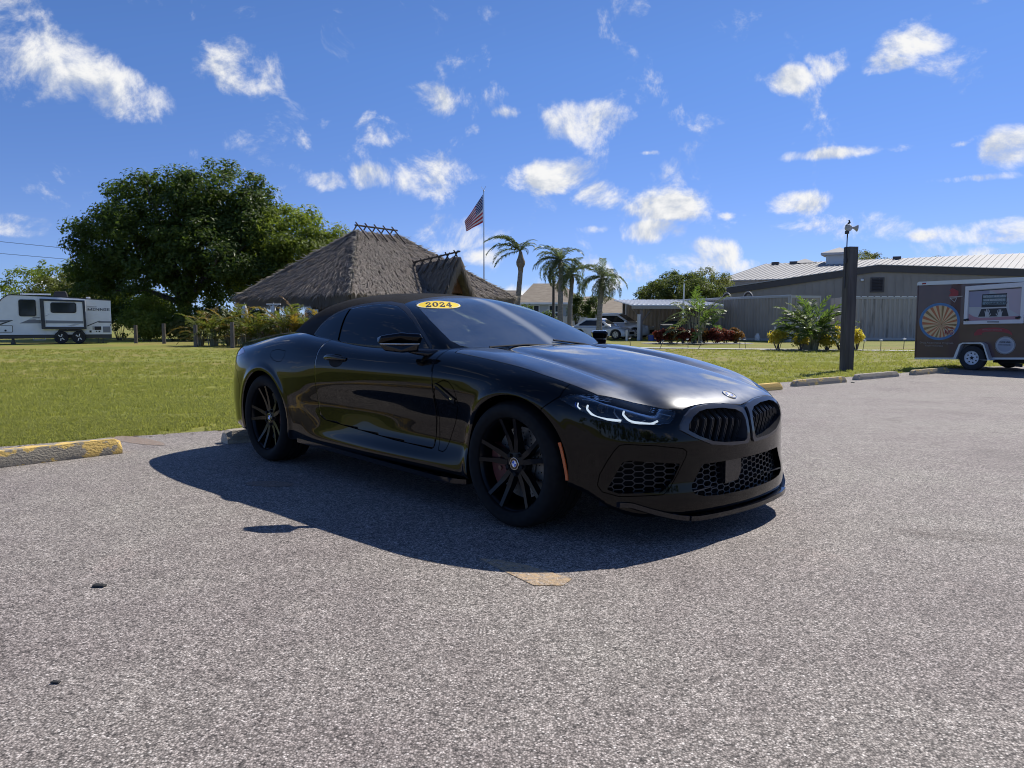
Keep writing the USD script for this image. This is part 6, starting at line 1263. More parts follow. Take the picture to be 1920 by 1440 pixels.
def small_car(label, loc, rz, body_c, kind):
    """A far parked car: lower body from side profile, tapered cabin; side profile along x, front towards +x."""
    L, W, H = (4.5, 1.78, 1.42) if kind == 'coupe' else (4.9, 1.95, 1.78); t = thing('parked_car', label, 'car', loc, rz); m = pbr('car_paint_' + kind, body_c, .25, coat=1.0); g = pbr('far_car_glass_' + kind, (.012, .014, .016), .05); k = pbr('far_car_black_' + kind, (.012, .012, .012), .7); al = pbr('far_alloy_' + kind, (.45, .45, .46), .3, metal=.8); li = pbr('far_lamp_' + kind, (.5, .52, .55), .1)
    bz = .62 * H
    low = [(-L / 2, .32), (-L / 2 + .02, bz - .08), (-L / 2 + .25, bz), (L * .20, bz), (L * .36, bz - .07), (L / 2 - .12, bz - .24), (L / 2, bz - .36), (L / 2, .30), (L / 2 - .1, .22), (-L / 2 + .1, .24)]
    b = mf(prism(Polygon(low).buffer(-.08).buffer(.08), 'y', -W / 2, W / 2)); pl = Polygon([(-L / 2, -W / 2 + .14), (-L / 2 + .5, -W / 2), (L / 2 - .8, -W / 2), (L / 2 - .02, -W / 2 + .30), (L / 2 - .02, W / 2 - .30), (L / 2 - .8, W / 2), (-L / 2 + .5, W / 2), (-L / 2, W / 2 - .14)]).buffer(-.1).buffer(.1); b = b ^ mf(prism(pl, 'z', 0, 2))
    cab = [(-L * .40, bz - .02), (L * .21, bz - .02), (-L * .0 + (.05 if kind == 'coupe' else -.05), H), (-L * (.22 if kind == 'coupe' else .36), H - .01)]
    def hullc(pts, w0, w1, zt): return m3.Manifold.batch_hull([m3.Manifold.sphere(.05, 8).translate((x, s * (w0 if z < zt else w1), z)) for x, z in pts for s in (-1, 1)])
    c = hullc(cab, W / 2 - .10, W / 2 - .30, bz + .1)
    r_ = .34 if kind == 'coupe' else .39; wb = L * .30
    for x in (-wb, wb): b -= mf(prism(Point(x, r_).buffer(r_ + .05, 16), 'y', -W, W)) ^ mf(cat([bx(-L, L, -W, -W / 2 + .28, 0, 2), bx(-L, L, W / 2 - .28, W, 0, 2)]))
    put('body', tm(b), m, t, smooth=30); put('cabin', tm(c), m, t, smooth=30)
    # glass just proud of the cabin
    zs = lambda f: bz + (H - bz) * f
    gp = Polygon([(-L * .34, zs(.12)), (L * .155, zs(.12)), (.02 + (.03 if kind == 'coupe' else -.06), zs(.82)), (-L * (.20 if kind == 'coupe' else .33), zs(.82))]).buffer(-.04).buffer(.04)
    gs = (hullc([(x, z) for x, z in cab], W / 2 - .092, W / 2 - .292, bz + .1) ^ mf(prism(gp, 'y', -2, 2))) - hullc(cab, W / 2 - .14, W / 2 - .34, bz + .1)
    for s in (-1, 1): put('side_glass', tm(gs ^ mf(bx(-9, 9, *sorted((0, s * 3)), 0, 3))), g, t)
    sc = hullc([(x + .012, z + .006) for x, z in cab], W / 2 - .11, W / 2 - .31, bz + .1) ^ mf(prism([(L * .19, zs(.06)), (.30, zs(.06)), (-.10, zs(.90)), (.01 + (.05 if kind == 'coupe' else -.05), zs(.93)), (.40, zs(.93))], 'y', -(W / 2 - .22), W / 2 - .22)); put('windscreen', tm(sc), g, t)
    for x in (-wb, wb):
        for s in (-1, 1):
            f = (lambda q: q) if s < 0 else mirror_y
            w = put('wheel', f(xf(lathe([(0, 0), (r_ * .62, 0), (r_ * .62, .12), (0, .12)], 20, 'y'), (x, -W / 2 + .03, r_))), al, t); put('tyre', f(xf(lathe([(r_ * .62, -.02), (r_ * .94, -.02), (r_, .02), (r_, .18), (r_ * .62, .18)], 24, 'y'), (x, -W / 2 + .03, r_))), k, w)
            put('wheel_gap', f(cat([prism(Polygon([(x + r_ * .16 * math.cos(a), r_ + r_ * .16 * math.sin(a)), (x + r_ * .52 * math.cos(a - .22), r_ + r_ * .52 * math.sin(a - .22)), (x + r_ * .52 * math.cos(a + .22), r_ + r_ * .52 * math.sin(a + .22))]), 'y', -W / 2 + .010, -W / 2 + .016) for a in np.arange(5) * 2 * PI / 5 + .3])), k, w, kind='stuff')
    for s in (-1, 1):
        put('headlight', rbox(L / 2 - .30, L / 2 - .05, *sorted((s * (W / 2 - .42), s * (W / 2 - .16))), bz - .36, bz - .22, .03), li, t); put('mirror', rbox(L * .13, L * .18, *sorted((s * (W / 2 - .06), s * (W / 2 + .16))), bz + .02, bz + .16, .03), m, t)
    put('grille', rbox(L / 2 - .04, L / 2 + .012, -W * .26, W * .26, .36, .52 if kind == 'coupe' else .62, .01), k, t)
    return t

def build_far():
    tan = mottled('tan_shingles', (.25, .205, .155), (.33, .28, .215), 1.5, .9, bump=.3, bscale=8, stretch=(1, 1, 6)); br = mottled('grey_brown_shingles', (.14, .12, .105), (.21, .18, .155), 1.5, .9, bump=.3, bscale=8, stretch=(1, 1, 6)); pw = mottled('pale_siding', (.40, .42, .43), (.46, .48, .49), .6, .8); wt = pbr('white_trim', (.72, .73, .73), .5); gl = pbr('far_window_glass', (.02, .025, .032), .06); dk = pbr('dark_screen', (.02, .02, .02), .8)
    def hip(t, x0, x1, y0, y1, z0, z1, ridge, m, over=.5):
        xm0, xm1, ym = ridge; V = [(x0 - over, y0 - over, z0), (x1 + over, y0 - over, z0), (x1 + over, y1 + over, z0), (x0 - over, y1 + over, z0), (xm0, ym, z1), (xm1, ym, z1)]; put('roof', trimesh.Trimesh(V, [(0, 1, 5), (0, 5, 4), (1, 2, 5), (2, 3, 4), (2, 4, 5), (3, 0, 4), (0, 2, 1), (0, 3, 2)], process=False), m, t, smooth=False)
        put('fascia', cat([bx(x0 - over, x1 + over, y0 - over - .03, y0 - over, z0 - .22, z0 + .01)]), wt, t)
    t = thing('house', 'pale two-storey house with a tan hip roof and white windows behind the palms', 'house'); hip(t, .9, 8.2, 92, 101, 3.15, 5.55, (2.6, 6.0, 96), tan); put('wall', bx(.9, 8.2, 92, 101, GZ, 3.1), pw, t)
    for x in (2.5, 5.0, 7.2):
        w = put('window', bx(x - .72, x + .72, 91.9, 92, 1.15, 2.85), wt, t)
        for a in (-.34, .34):
            for b in (1.58, 2.42): put('pane', bx(x + a - .27, x + a + .27, 91.87, 91.90, b - .34, b + .34), gl, w)
    hip(t, -5.5, 2.6, 96, 106, 2.6, 4.9, (-2, .5, 101), br)
    put('wing_wall', bx(-5.5, .85, 96.5, 106, GZ, 2.55), pw, t)
    t = thing('house', 'single-storey house with a broad tan roof right of the pale two-storey house', 'house'); hip(t, 7.2, 14.2, 88, 97, 1.9, 3.85, (8.4, 11.4, 92), tan); put('wall', bx(7.2, 14.2, 88, 97, GZ, 1.85), pw, t); w = put('lanai_screen', bx(11.3, 13.4, 87.9, 88, .1, 1.6), dk, t)
    t = thing('house', 'house with a dark grey-brown roof just left of the carport', 'house'); hip(t, 12.8, 18.5, 92, 100, 2.1, 3.15, (14.2, 17, 95), br); put('wall', bx(12.8, 18.5, 92, 100, GZ, 2.05), pw, t); put('lanai_screen', bx(13.2, 16.4, 91.9, 92, .1, 1.9), dk, t)
    vin = pbr('white_vinyl', (.56, .565, .57), .5); t = thing('vinyl_fence', 'long white vinyl panel fence behind the parked white cars', 'fence')
    for k in range(8): x = -.4 + k * 2.0; put('panel', corrug(1.86, 1.62, .155, .012).apply_transform(trimesh.transformations.translation_matrix((x + .07, 71, GZ + .06))), vin, t, smooth=False); put('post', bx(x - .065, x + .065, 70.94, 71.07, GZ, GZ + 1.78), vin, t)
    small_car('white coupe parked at the edge of the far lawn behind a palm trunk', (6.35, 55.6, GZ), math.radians(-28), (.72, .72, .71), 'coupe'); small_car('silver white sport utility vehicle parked beside the white coupe', (8.25, 59.5, GZ), math.radians(-28), (.62, .63, .64), 'suv')
    # slim post between palms
    solo('utility_pole', rod((3.0, 57, GZ), (3.0, 57, 4.3), .11, .09), pbr('dark_pole', (.07, .065, .06), .8), 'dark slim utility pole left of the densest palm', 'pole')
    # carport
    mt = mottled('galvanised_roof', (.55, .56, .57), (.68, .69, .70), 1.2, .45, metal=0.0) if False else pbr('galvanised_roof', (.62, .63, .64), .4, metal=.25); bm = pbr('brown_steel', (.16, .13, .11), .6); tw = pbr('tan_steel', (.30, .27, .235), .65); wp = pbr('pale_post', (.52, .51, .49), .6)
    t = thing('carport', 'open carport with a shallow pale metal roof against the corrugated containers', 'carport'); rf = put('roof', prism([(52.0, 2.06), (61.0, 2.62), (61.0, 2.68), (52.0, 2.12)], 'x', 7.9, 14.0), mt, t)
    for k in range(20): x = 8.0 + k * .31; put('roof_rib', prism([(51.99, 2.125), (61.0, 2.685), (61.0, 2.72), (51.99, 2.16)], 'x', x, x + .04), mt, rf)
    put('edge_beam', bx(7.9, 14.0, 51.97, 52.03, 1.86, 2.055), tw, t); put('post', bx(8.50, 8.66, 52.1, 52.24, GZ, 1.9), bm, t); put('post', bx(13.7, 13.86, 52.1, 52.24, GZ, 1.9), bm, t); put('post', bx(8.5, 8.66, 60.3, 60.5, GZ, 2.4), bm, t); put('brace', rod((8.62, 52.17, 1.0), (9.25, 52.17, 1.88), .045), bm, t); put('brace', rod((8.55, 52.17, 1.15), (8.0, 52.17, 1.88), .045), bm, t)
    solo('bollard', tm(m3.Manifold.cylinder(1.72, .115, .115, 16).translate((8.33, 51.6, GZ))), wp, 'thick pale post standing left of the carport post', 'post')
    solo('bollard', cat([tm(m3.Manifold.cylinder(.66, .075, .075, 12).translate((7.42, 50.8, GZ)))]), wp, 'short pale bollard before the parked white cars', 'bollard')
    # corrugated containers
    cm = mottled('weathered_tan_steel', (.26, .225, .185), (.325, .285, .235), 1.2, .7, bump=.1, stretch=(1, 1, .35)); cs = mottled('stained_grey_steel', (.13, .118, .105), (.34, .31, .275), 1.6, .75, rlo=.30, rhi=.46, stretch=(2.2, 2.2, .28)); rail = pbr('container_rail', (.36, .345, .32), .6); rust = pbr('pale_rail', (.62, .62, .61), .6)
    def container(lab, org, ang, L, mat_, doors, scallop=False, H=2.87, W=2.44):
        t = thing('shipping_container', lab, 'container', (org[0], org[1], GZ), ang, 'corrugated containers beside the carport'); put('side_wall', xf(corrug(L - .16, H - .30, .29, .045), (.08, .0, .16)), mat_, t, smooth=False); put('core', bx(.06, L - .06, .02, W - .02, .14, H - .03), mat_, t); put('top_rail', bx(0, L, -.05, .05, H - .13, H), rail, t); put('bottom_rail', bx(0, L, -.05, .05, 0, .16), rail, t)
        for x in (0, L - .12): put('corner_post', bx(x, x + .12, -.055, .06, .16, H - .13), rail, t)
        if scallop:
            for k in range(int(L / .42)): put('roof_edge', bx(.1 + k * .42, .1 + k * .42 + .30, -.062, -.02, H + .001, H + .05), rust, t)
        else: put('roof_edge', bx(0.02, L - .02, -.03, .10, H + .001, H + .03), rust, t)
        if doors:
            for a, b in ((.10, W / 2 - .02), (W / 2 + .02, W - .10)):
                d = put('door', bx(L - .05, L + .03, a, b, .18, H - .16), mat_, t); put('panel', bx(L + .03, L + .045, a + .18, b - .18, .9, H - .9), rail, d); put('lock_rod', rod((L + .06, a + .32, .2), (L + .06, a + .32, H - .2), .02), rail, d)
            put('end_frame', cat([bx(L - .06, L + .055, 0, W, H - .155, H), bx(L - .06, L + .055, 0, W, 0, .175), bx(L - .06, L + .055, 0, .095, .18, H - .16), bx(L - .06, L + .055, W - .095, W, .18, H - .16)]), rail, t)
        return t
    container('long tan corrugated container with its end doors showing right of the red shrubs', (12.45, 59.95), math.atan2(48.7 - 59.95, 17.2 - 12.45), 12.2, cm, True); container('tan corrugated container at the back of the carport', (8.9, 61.5), 0.0, 6.1, cm, False); container('grey streaked container with a scalloped top edge behind the wooden post', (21.9, 52.5), math.radians(-6), 9.0, cs, False, True)
    # old tyres / arches on top of the long container
    for k, (x, y) in enumerate(((14.7, 55.6), (15.55, 53.4))):
        a = np.linspace(.25, PI - .25, 14); t = thing('wheel_arch', ['left dark arch with a pale rim lying on the long container', 'right dark arch with a pale rim lying on the long container'][k], 'arch', (x, y, 2.64), math.atan2(-11.25, 4.75), 'arches on top of the long container'); put('arch', tube([(.42 * math.cos(q), .6, .42 * math.sin(q) - .10) for q in a], .075, 8), dk, t); put('rim', tube([(.50 * math.cos(q), .55, .50 * math.sin(q) - .10) for q in a], .03, 6), rail, t)
    # bins and tubs under the roof
    bn = pbr('bin_plastic', (.018, .022, .026), .6); bl = pbr('blue_plastic', (.02, .05, .22), .5); steel = pbr('tank_white', (.50, .51, .52), .4)
    for k, (x, y, w, h, lab) in enumerate(((10.0, 50.6, .72, 1.05, 'dark tall bin under the carport, left of the red shrubs'), (11.0, 54.0, 1.25, 1.25, 'wide dark bin behind the red shrubs, left of the palm stems'), (12.75, 53.0, 1.1, 1.1, 'wide dark bin behind the red shrubs, right of the palm stems'))):
        t = thing('bin', lab, 'bin', (x, y, GZ), 0, 'dark bins under the carport'); b = m3.Manifold.batch_hull([m3.Manifold.sphere(.03, 8).translate((sx * (w / 2 - (.05 if z < .2 else 0)), sy * .32, z)) for sx in (-1, 1) for sy in (-1, 1) for z in (.10, h - .1)]); put('tub', tm(b), bn, t); put('lid', tm(m3.Manifold.batch_hull([m3.Manifold.sphere(.03, 8).translate((sx * (w / 2 + .03), sy * .36, h - .05 + (.06 if sy > 0 else .0))) for sx in (-1, 1) for sy in (-1, 1)])), bn, t)
        for s in (-1, 1): put('wheel', xf(lathe([(0, -.03), (.09, -.03), (.09, .03), (0, .03)], 12), (s * w * .38, .33, .09), ry=PI / 2), bn, t)
    for k, x in enumerate((8.95, 9.35)): t = thing('tub', ['left blue plastic tub on the ground under the carport', 'right blue plastic tub on the ground under the carport'][k], 'tub', (x, 50.5, GZ), 0, 'blue tubs under the carport'); put('shell', lathe([(0, 0), (.17, 0), (.20, .36), (.18, .36), (.155, .02), (0, .02)], 16), bl, t); put('rim', lathe([(.19, .34), (.215, .34), (.215, .38), (.19, .38)], 16), bl, t)
    for k, (x, y) in enumerate(((15.45, 49.4), (14.35, 50.4))): t = thing('gas_bottle', ['white gas bottle before the long container', 'half hidden white gas bottle beside the rightmost red shrub'][k], 'gas bottle', (x, y, GZ)); put('tank', lathe([(0, .05), (.13, .05), (.155, .10), (.155, .32), (.12, .41), (0, .43)], 16), steel, t, smooth=50); put('collar', lathe([(.085, .40), (.10, .40), (.10, .50), (.085, .50)], 12), steel, t)
    solo('bollard', tm(m3.Manifold.cylinder(.95, .06, .06, 12).translate((15.95, 47.6, GZ))), wp, 'pale upright pipe before the long container', 'pipe'); solo('pipe', rod((10.98, 50.5, 1.2), (11.02, 50.5, 3.45), .05), pbr('pvc_pipe', (.66, .66, .64), .5), 'white pipe sticking up behind the young palm', 'pipe')
    # dark trailer boat shape behind croton
    # warehouse in front: gable wall, dark trim
    A, B = np.array([20.0, 76.0]), np.array([41.8, 64.0]); u = (B - A) / np.linalg.norm(B - A); ang = math.atan2(u[1], u[0]); L = 46.0; sa = .556 * np.linalg.norm(B - A); za, zp, zb = 3.98, 5.85, 5.14; slope = (zb - zp) / (np.linalg.norm(B - A) - sa); ze = zp + slope * (L - sa)
    wm = mottled('beige_cladding', (.25, .22, .19), (.29, .255, .22), .5, .7); tm_ = pbr('dark_bronze_trim', (.055, .045, .04), .5); mr = mottled('white_metal_roof', (.37, .36, .345), (.42, .41, .395), .3, .7)
    t = thing('warehouse', 'long beige metal building with a low gable and dark roof trim', 'building', (A[0], A[1], 0), ang); put('wall', prism([(0, GZ), (L, GZ), (L, ze), (sa, zp), (0, za)], 'y', 0, 22), wm, t, smooth=False)
    for k in range(int(L / .62)):
        x = .3 + k * .62; z = za + (zp - za) * x / sa if x < sa else zp + slope * (x - sa); put('rib', bx(x, x + .07, -.03, .0, GZ, z - .5), wm, t)
    put('trim', prism([(-.3, za - .52), (sa, zp - .52), (L, ze - .52), (L, ze + .06), (sa, zp + .06), (-.3, za + .06)], 'y', -.16, -.035), tm_, t); put('roof', prism([(-.5, za + .065), (sa, zp + .065), (L, ze + .065), (L, ze + .12), (sa, zp + .12), (-.5, za + .12)], 'y', -.2, 22), mr, t)
    # louvre
    def on(uu): # pixel column to distance along the wall
        k = (uu - 960) / 1469; return (A[0] - k * A[1]) / (k * u[1] - u[0])
    x0, x1 = on(1627), on(1653); lv = put('louvre_vent', bx(x0, x1, -.10, -.035, 3.55, 4.85).difference(bx(x0 + .12, x1 - .12, -.2, 0, 3.67, 4.73), engine='manifold'), tm_, t)
    for k in range(8): put('blade', xf(bx(x0 + .12, x1 - .12, -.01, .01, -.085, .085), (0, -.065, 3.75 + k * .13), rx=-.7), tm_, lv)
    x0, x1 = on(1568), on(1597); put('door', bx(x0, x1, -.08, -.032, GZ, 2.35), tm_, t); xl = on(1612); put('wall_light', rbox(xl - .12, xl + .12, -.2, -.03, 4.55, 4.75, .03), pbr('lamp_white', (.6, .6, .6), .5), t)
    # the white-roofed hall behind
    R1, R2, E1 = np.array([33.8, 105, 8.55]), np.array([66, 85.5, 8.75]), np.array([23.9, 92, 5.7]); E2 = E1 + (R2 - R1) + [0, 0, -.1]; t = thing('hall', 'far hall with a broad white ribbed metal roof and a square cupola', 'building')
    d = np.array([0, 0, .08]); V = [R1, R2, E2, E1]; put('roof', trimesh.Trimesh([*V, *[v - d for v in V]], [(0, 3, 2), (0, 2, 1), (4, 6, 7), (4, 5, 6), (0, 1, 5), (0, 5, 4), (3, 7, 6), (3, 6, 2), (0, 4, 7), (0, 7, 3), (1, 2, 6), (1, 6, 5)], process=False), mr, t, smooth=False)
    nrm = np.cross(R2 - R1, E1 - R1); nrm /= np.linalg.norm(nrm); nrm = nrm if nrm[2] > 0 else -nrm
    rib = pbr('roof_rib_metal', (.37, .36, .345), .7)
    for k in range(60):
        f = k / 60; p, q = R1 + (R2 - R1) * f, E1 + (E2 - E1) * f; put('roof_rib', sweep([p + nrm * .03, q + nrm * .03], .07, .06, nrm), rib, t)
    put('wall', trimesh.Trimesh([E1 - [0, -.3, .1], E2 - [0, -.3, .1], [E2[0], E2[1] + .3, GZ], [E1[0], E1[1] + .3, GZ], R1 + [0, 1, -.3], R2 + [0, 1, -.3], [R2[0], R2[1] + 1, GZ], [R1[0], R1[1] + 1, GZ]], [(0, 3, 2), (0, 2, 1), (4, 5, 6), (4, 6, 7), (0, 4, 7), (0, 7, 3), (1, 2, 6), (1, 6, 5)], process=False), wm, t, smooth=False)
    f = .20; c = R1 + (R2 - R1) * f + (E1 - R1) * .16; c = np.array([40.6, 98.2, 8.05]); cu = put('cupola', xf(bx(-1.35, 1.35, -1.35, 1.35, -.3, 1.25), c, rz=ang), pbr('pale_cupola', (.46, .47, .47), .6), t)
    put('cap', xf(trimesh.Trimesh([(-1.9, -1.9, 0), (1.9, -1.9, 0), (1.9, 1.9, 0), (-1.9, 1.9, 0), (0, 0, .75), (-1.9, -1.9, -.28), (1.9, -1.9, -.28), (1.9, 1.9, -.28), (-1.9, 1.9, -.28)], [(0, 1, 4), (1, 2, 4), (2, 3, 4), (3, 0, 4), (5, 1, 0), (5, 6, 1), (6, 2, 1), (6, 7, 2), (7, 3, 2), (7, 8, 3), (8, 0, 3), (8, 5, 0), (5, 7, 6), (5, 8, 7)], process=False), c + [0, 0, 1.3], rz=ang), mr, cu, smooth=False)
    q = R1 + (R2 - R1) * .10 + np.array([0, 1.2, -.1]); put('ridge_cap', xf(trimesh.Trimesh([(-1.6, -1.6, 0), (1.6, -1.6, 0), (1.6, 1.6, 0), (-1.6, 1.6, 0), (0, 0, .65)], [(0, 1, 4), (1, 2, 4), (2, 3, 4), (3, 0, 4), (0, 2, 1), (0, 3, 2)], process=False), (38.0, 102.5, 8.4), rz=ang), mr, t, smooth=False)
    for k, (fu, fv) in enumerate(((.045, .10), (.105, .10), (.42, .06))): p = R1 + (R2 - R1) * fu + (E1 - R1) * fv; put('roof_vent', xf(bx(-.45, .45, -.3, .3, -.2, .34), p, rz=ang), tm_, t)
    # solar lights
    bk = pbr('lamp_stake_black', (.012, .012, .013), .5); wl = pbr('lamp_head', (.62, .62, .60), .4)
    sp = [(5.89, 38.9, .35, -.12, 'first of the path lights from the left, tilted left'), (6.94, 36.9, .30, .45, 'second path light from the left, nearly fallen'), (8.45, 37.6, .34, -.08, 'third path light from the left, upright'), (8.61, 36.3, .30, .5, 'fourth path light, leaning right'), (11.1, 38.2, .34, .0, 'fifth path light, thin and upright'), (10.97, 36.8, .36, -.12, 'sixth path light, with a crooked head'), (15.62, 34.9, .34, .14, 'first path light right of the wooden post'), (16.09, 34.2, .36, .0, 'second path light right of the wooden post'), (17.68, 35.4, .38, .06, 'third path light right of the wooden post, by the brown trailer')]
    for k, (x, y, h, tl, lab) in enumerate(sp): t = thing('path_light', lab, 'path light', (x, y, GZ + .0), 0, 'small stake lights along the footpath'); h *= 1.35; c = np.array([math.sin(tl) * h, 0, math.cos(tl) * h]); put('stake', rod((0, 0, -.05), c * .85, .014), bk, t); put('lamp', xf(lathe([(0, -.06), (.05, -.06), (.06, -.02), (.0, -.02)], 12), c, ry=tl), wl, t); put('cap', xf(lathe([(0, -.018), (.078, -.018), (.06, .018), (0, .03)], 12), c, ry=tl), bk if k < 6 else wl, t)

def build_post():
    wm = mottled('dark_treated_timber', (.055, .048, .044), (.105, .094, .085), 3, .9, bump=.5, bscale=30, stretch=(3, 3, .22)); gy = mottled('siren_grey', (.30, .29, .26), (.40, .385, .35), 12, .5); dk = pbr('siren_dark', (.035, .035, .04), .6)
    t = thing('timber_post', 'tall dark square timber post at the edge of the lawn right of the car', 'post', (9.06, 21.2, GZ), math.radians(12)); p = m3.Manifold.cube((.255, .255, 3.40), True).translate((0, 0, 1.60)); v = tm(p).subdivide().subdivide().subdivide().subdivide(); v.vertices[:, 0] += .018 * (v.vertices[:, 2] / 3) ** 2 + .004 * np.sin(v.vertices[:, 2] * 5); v.vertices[:, :2] += (meshkit.noise(v.vertices * [9, 9, 1.5])[:, None] - .5) * .008; put('timber', v, wm, t, smooth=25); put('box', rbox(-.17, -.125, -.05, .05, 2.86, 3.0, .01), dk, t); put('conduit', rod((-.14, 0, 2.2), (-.14, 0, 3.3), .015), dk, t); put('plate', bx(.127, .135, -.03, .03, 1.15, 1.75), dk, t)
    s = thing('siren', 'small horn siren on a thin mast on top of the timber post', 'siren', (8.955, 21.2, GZ)); put('mast', rod((0, 0, 3.0), (.014, 0, 3.66), .016), dk, s); put('base', rbox(-.045, .045, -.045, .045, 3.645, 3.725, .01), dk, s); put('housing', xf(lathe([(0, -.05), (.075, -.05), (.088, -.03), (.088, .04), (.07, .06), (0, .06)], 24, 'y'), (.035, 0, 3.80)), gy, s, smooth=40)
    hn = orient(lathe([(.018, 0), (.024, .05), (.05, .10), (.088, .15), (.094, .15), (.055, .095), (.030, .05), (.026, 0)], 20), (.115, -.01, 3.81), (.95, -.1, -.12)); put('horn', hn, gy, s, smooth=50); put('neck', rod((.09, 0, 3.81), (.14, -.01, 3.805), .022), dk, s)
    b = thing('bird', 'dark long-tailed bird perched on top of the siren', 'bird', (8.99, 21.2, GZ + 3.885)); fm = mottled('dark_feathers', (.018, .018, .022), (.05, .048, .05), 60, .6); bl = pbr('bird_beak', (.03, .028, .025), .5)
    sp = lambda pts: m3.Manifold.batch_hull([m3.Manifold.sphere(r_, 16).translate((x, y, z)) for x, y, z, r_ in pts])
    body = sp([(.028, 0, .060, .026), (.008, 0, .048, .027), (-.012, 0, .035, .018)]) + sp([(.028, 0, .062, .022), (.014, 0, .098, .017)]) + sp([(.012, 0, .112, .0185), (.004, 0, .110, .014)]) + sp([(-.01, 0, .035, .014), (-.088, -.004, -.030, .007), (-.088, .004, -.030, .007)])
    m = tm(body.refine_to_length(.006)); trimesh.smoothing.filter_taubin(m, iterations=8); put('body', m, fm, b, smooth=True); put('beak', orient(lathe([(0, 0), (.006, 0), (.001, .022), (0, .022)], 8), (-.010, 0, .110), (-1, 0, -.05)), bl, b); put('leg', rod((.012, -.008, .03), (.012, -.008, .0), .0028), bl, b); put('leg', rod((.012, .008, .03), (.012, .008, .0), .0028), bl, b)
    for s_ in (-1, 1):
        w = tm((sp([(.025, s_ * .022, .066, .012), (-.005, s_ * .020, .038, .010), (-.045, s_ * .010, .008, .006)])).refine_to_length(.008)); put('wing', w, fm, b, smooth=True); put('eye', tm(m3.Manifold.sphere(.0035, 8).translate((.002, s_ * .0165, .116))), bl, b)

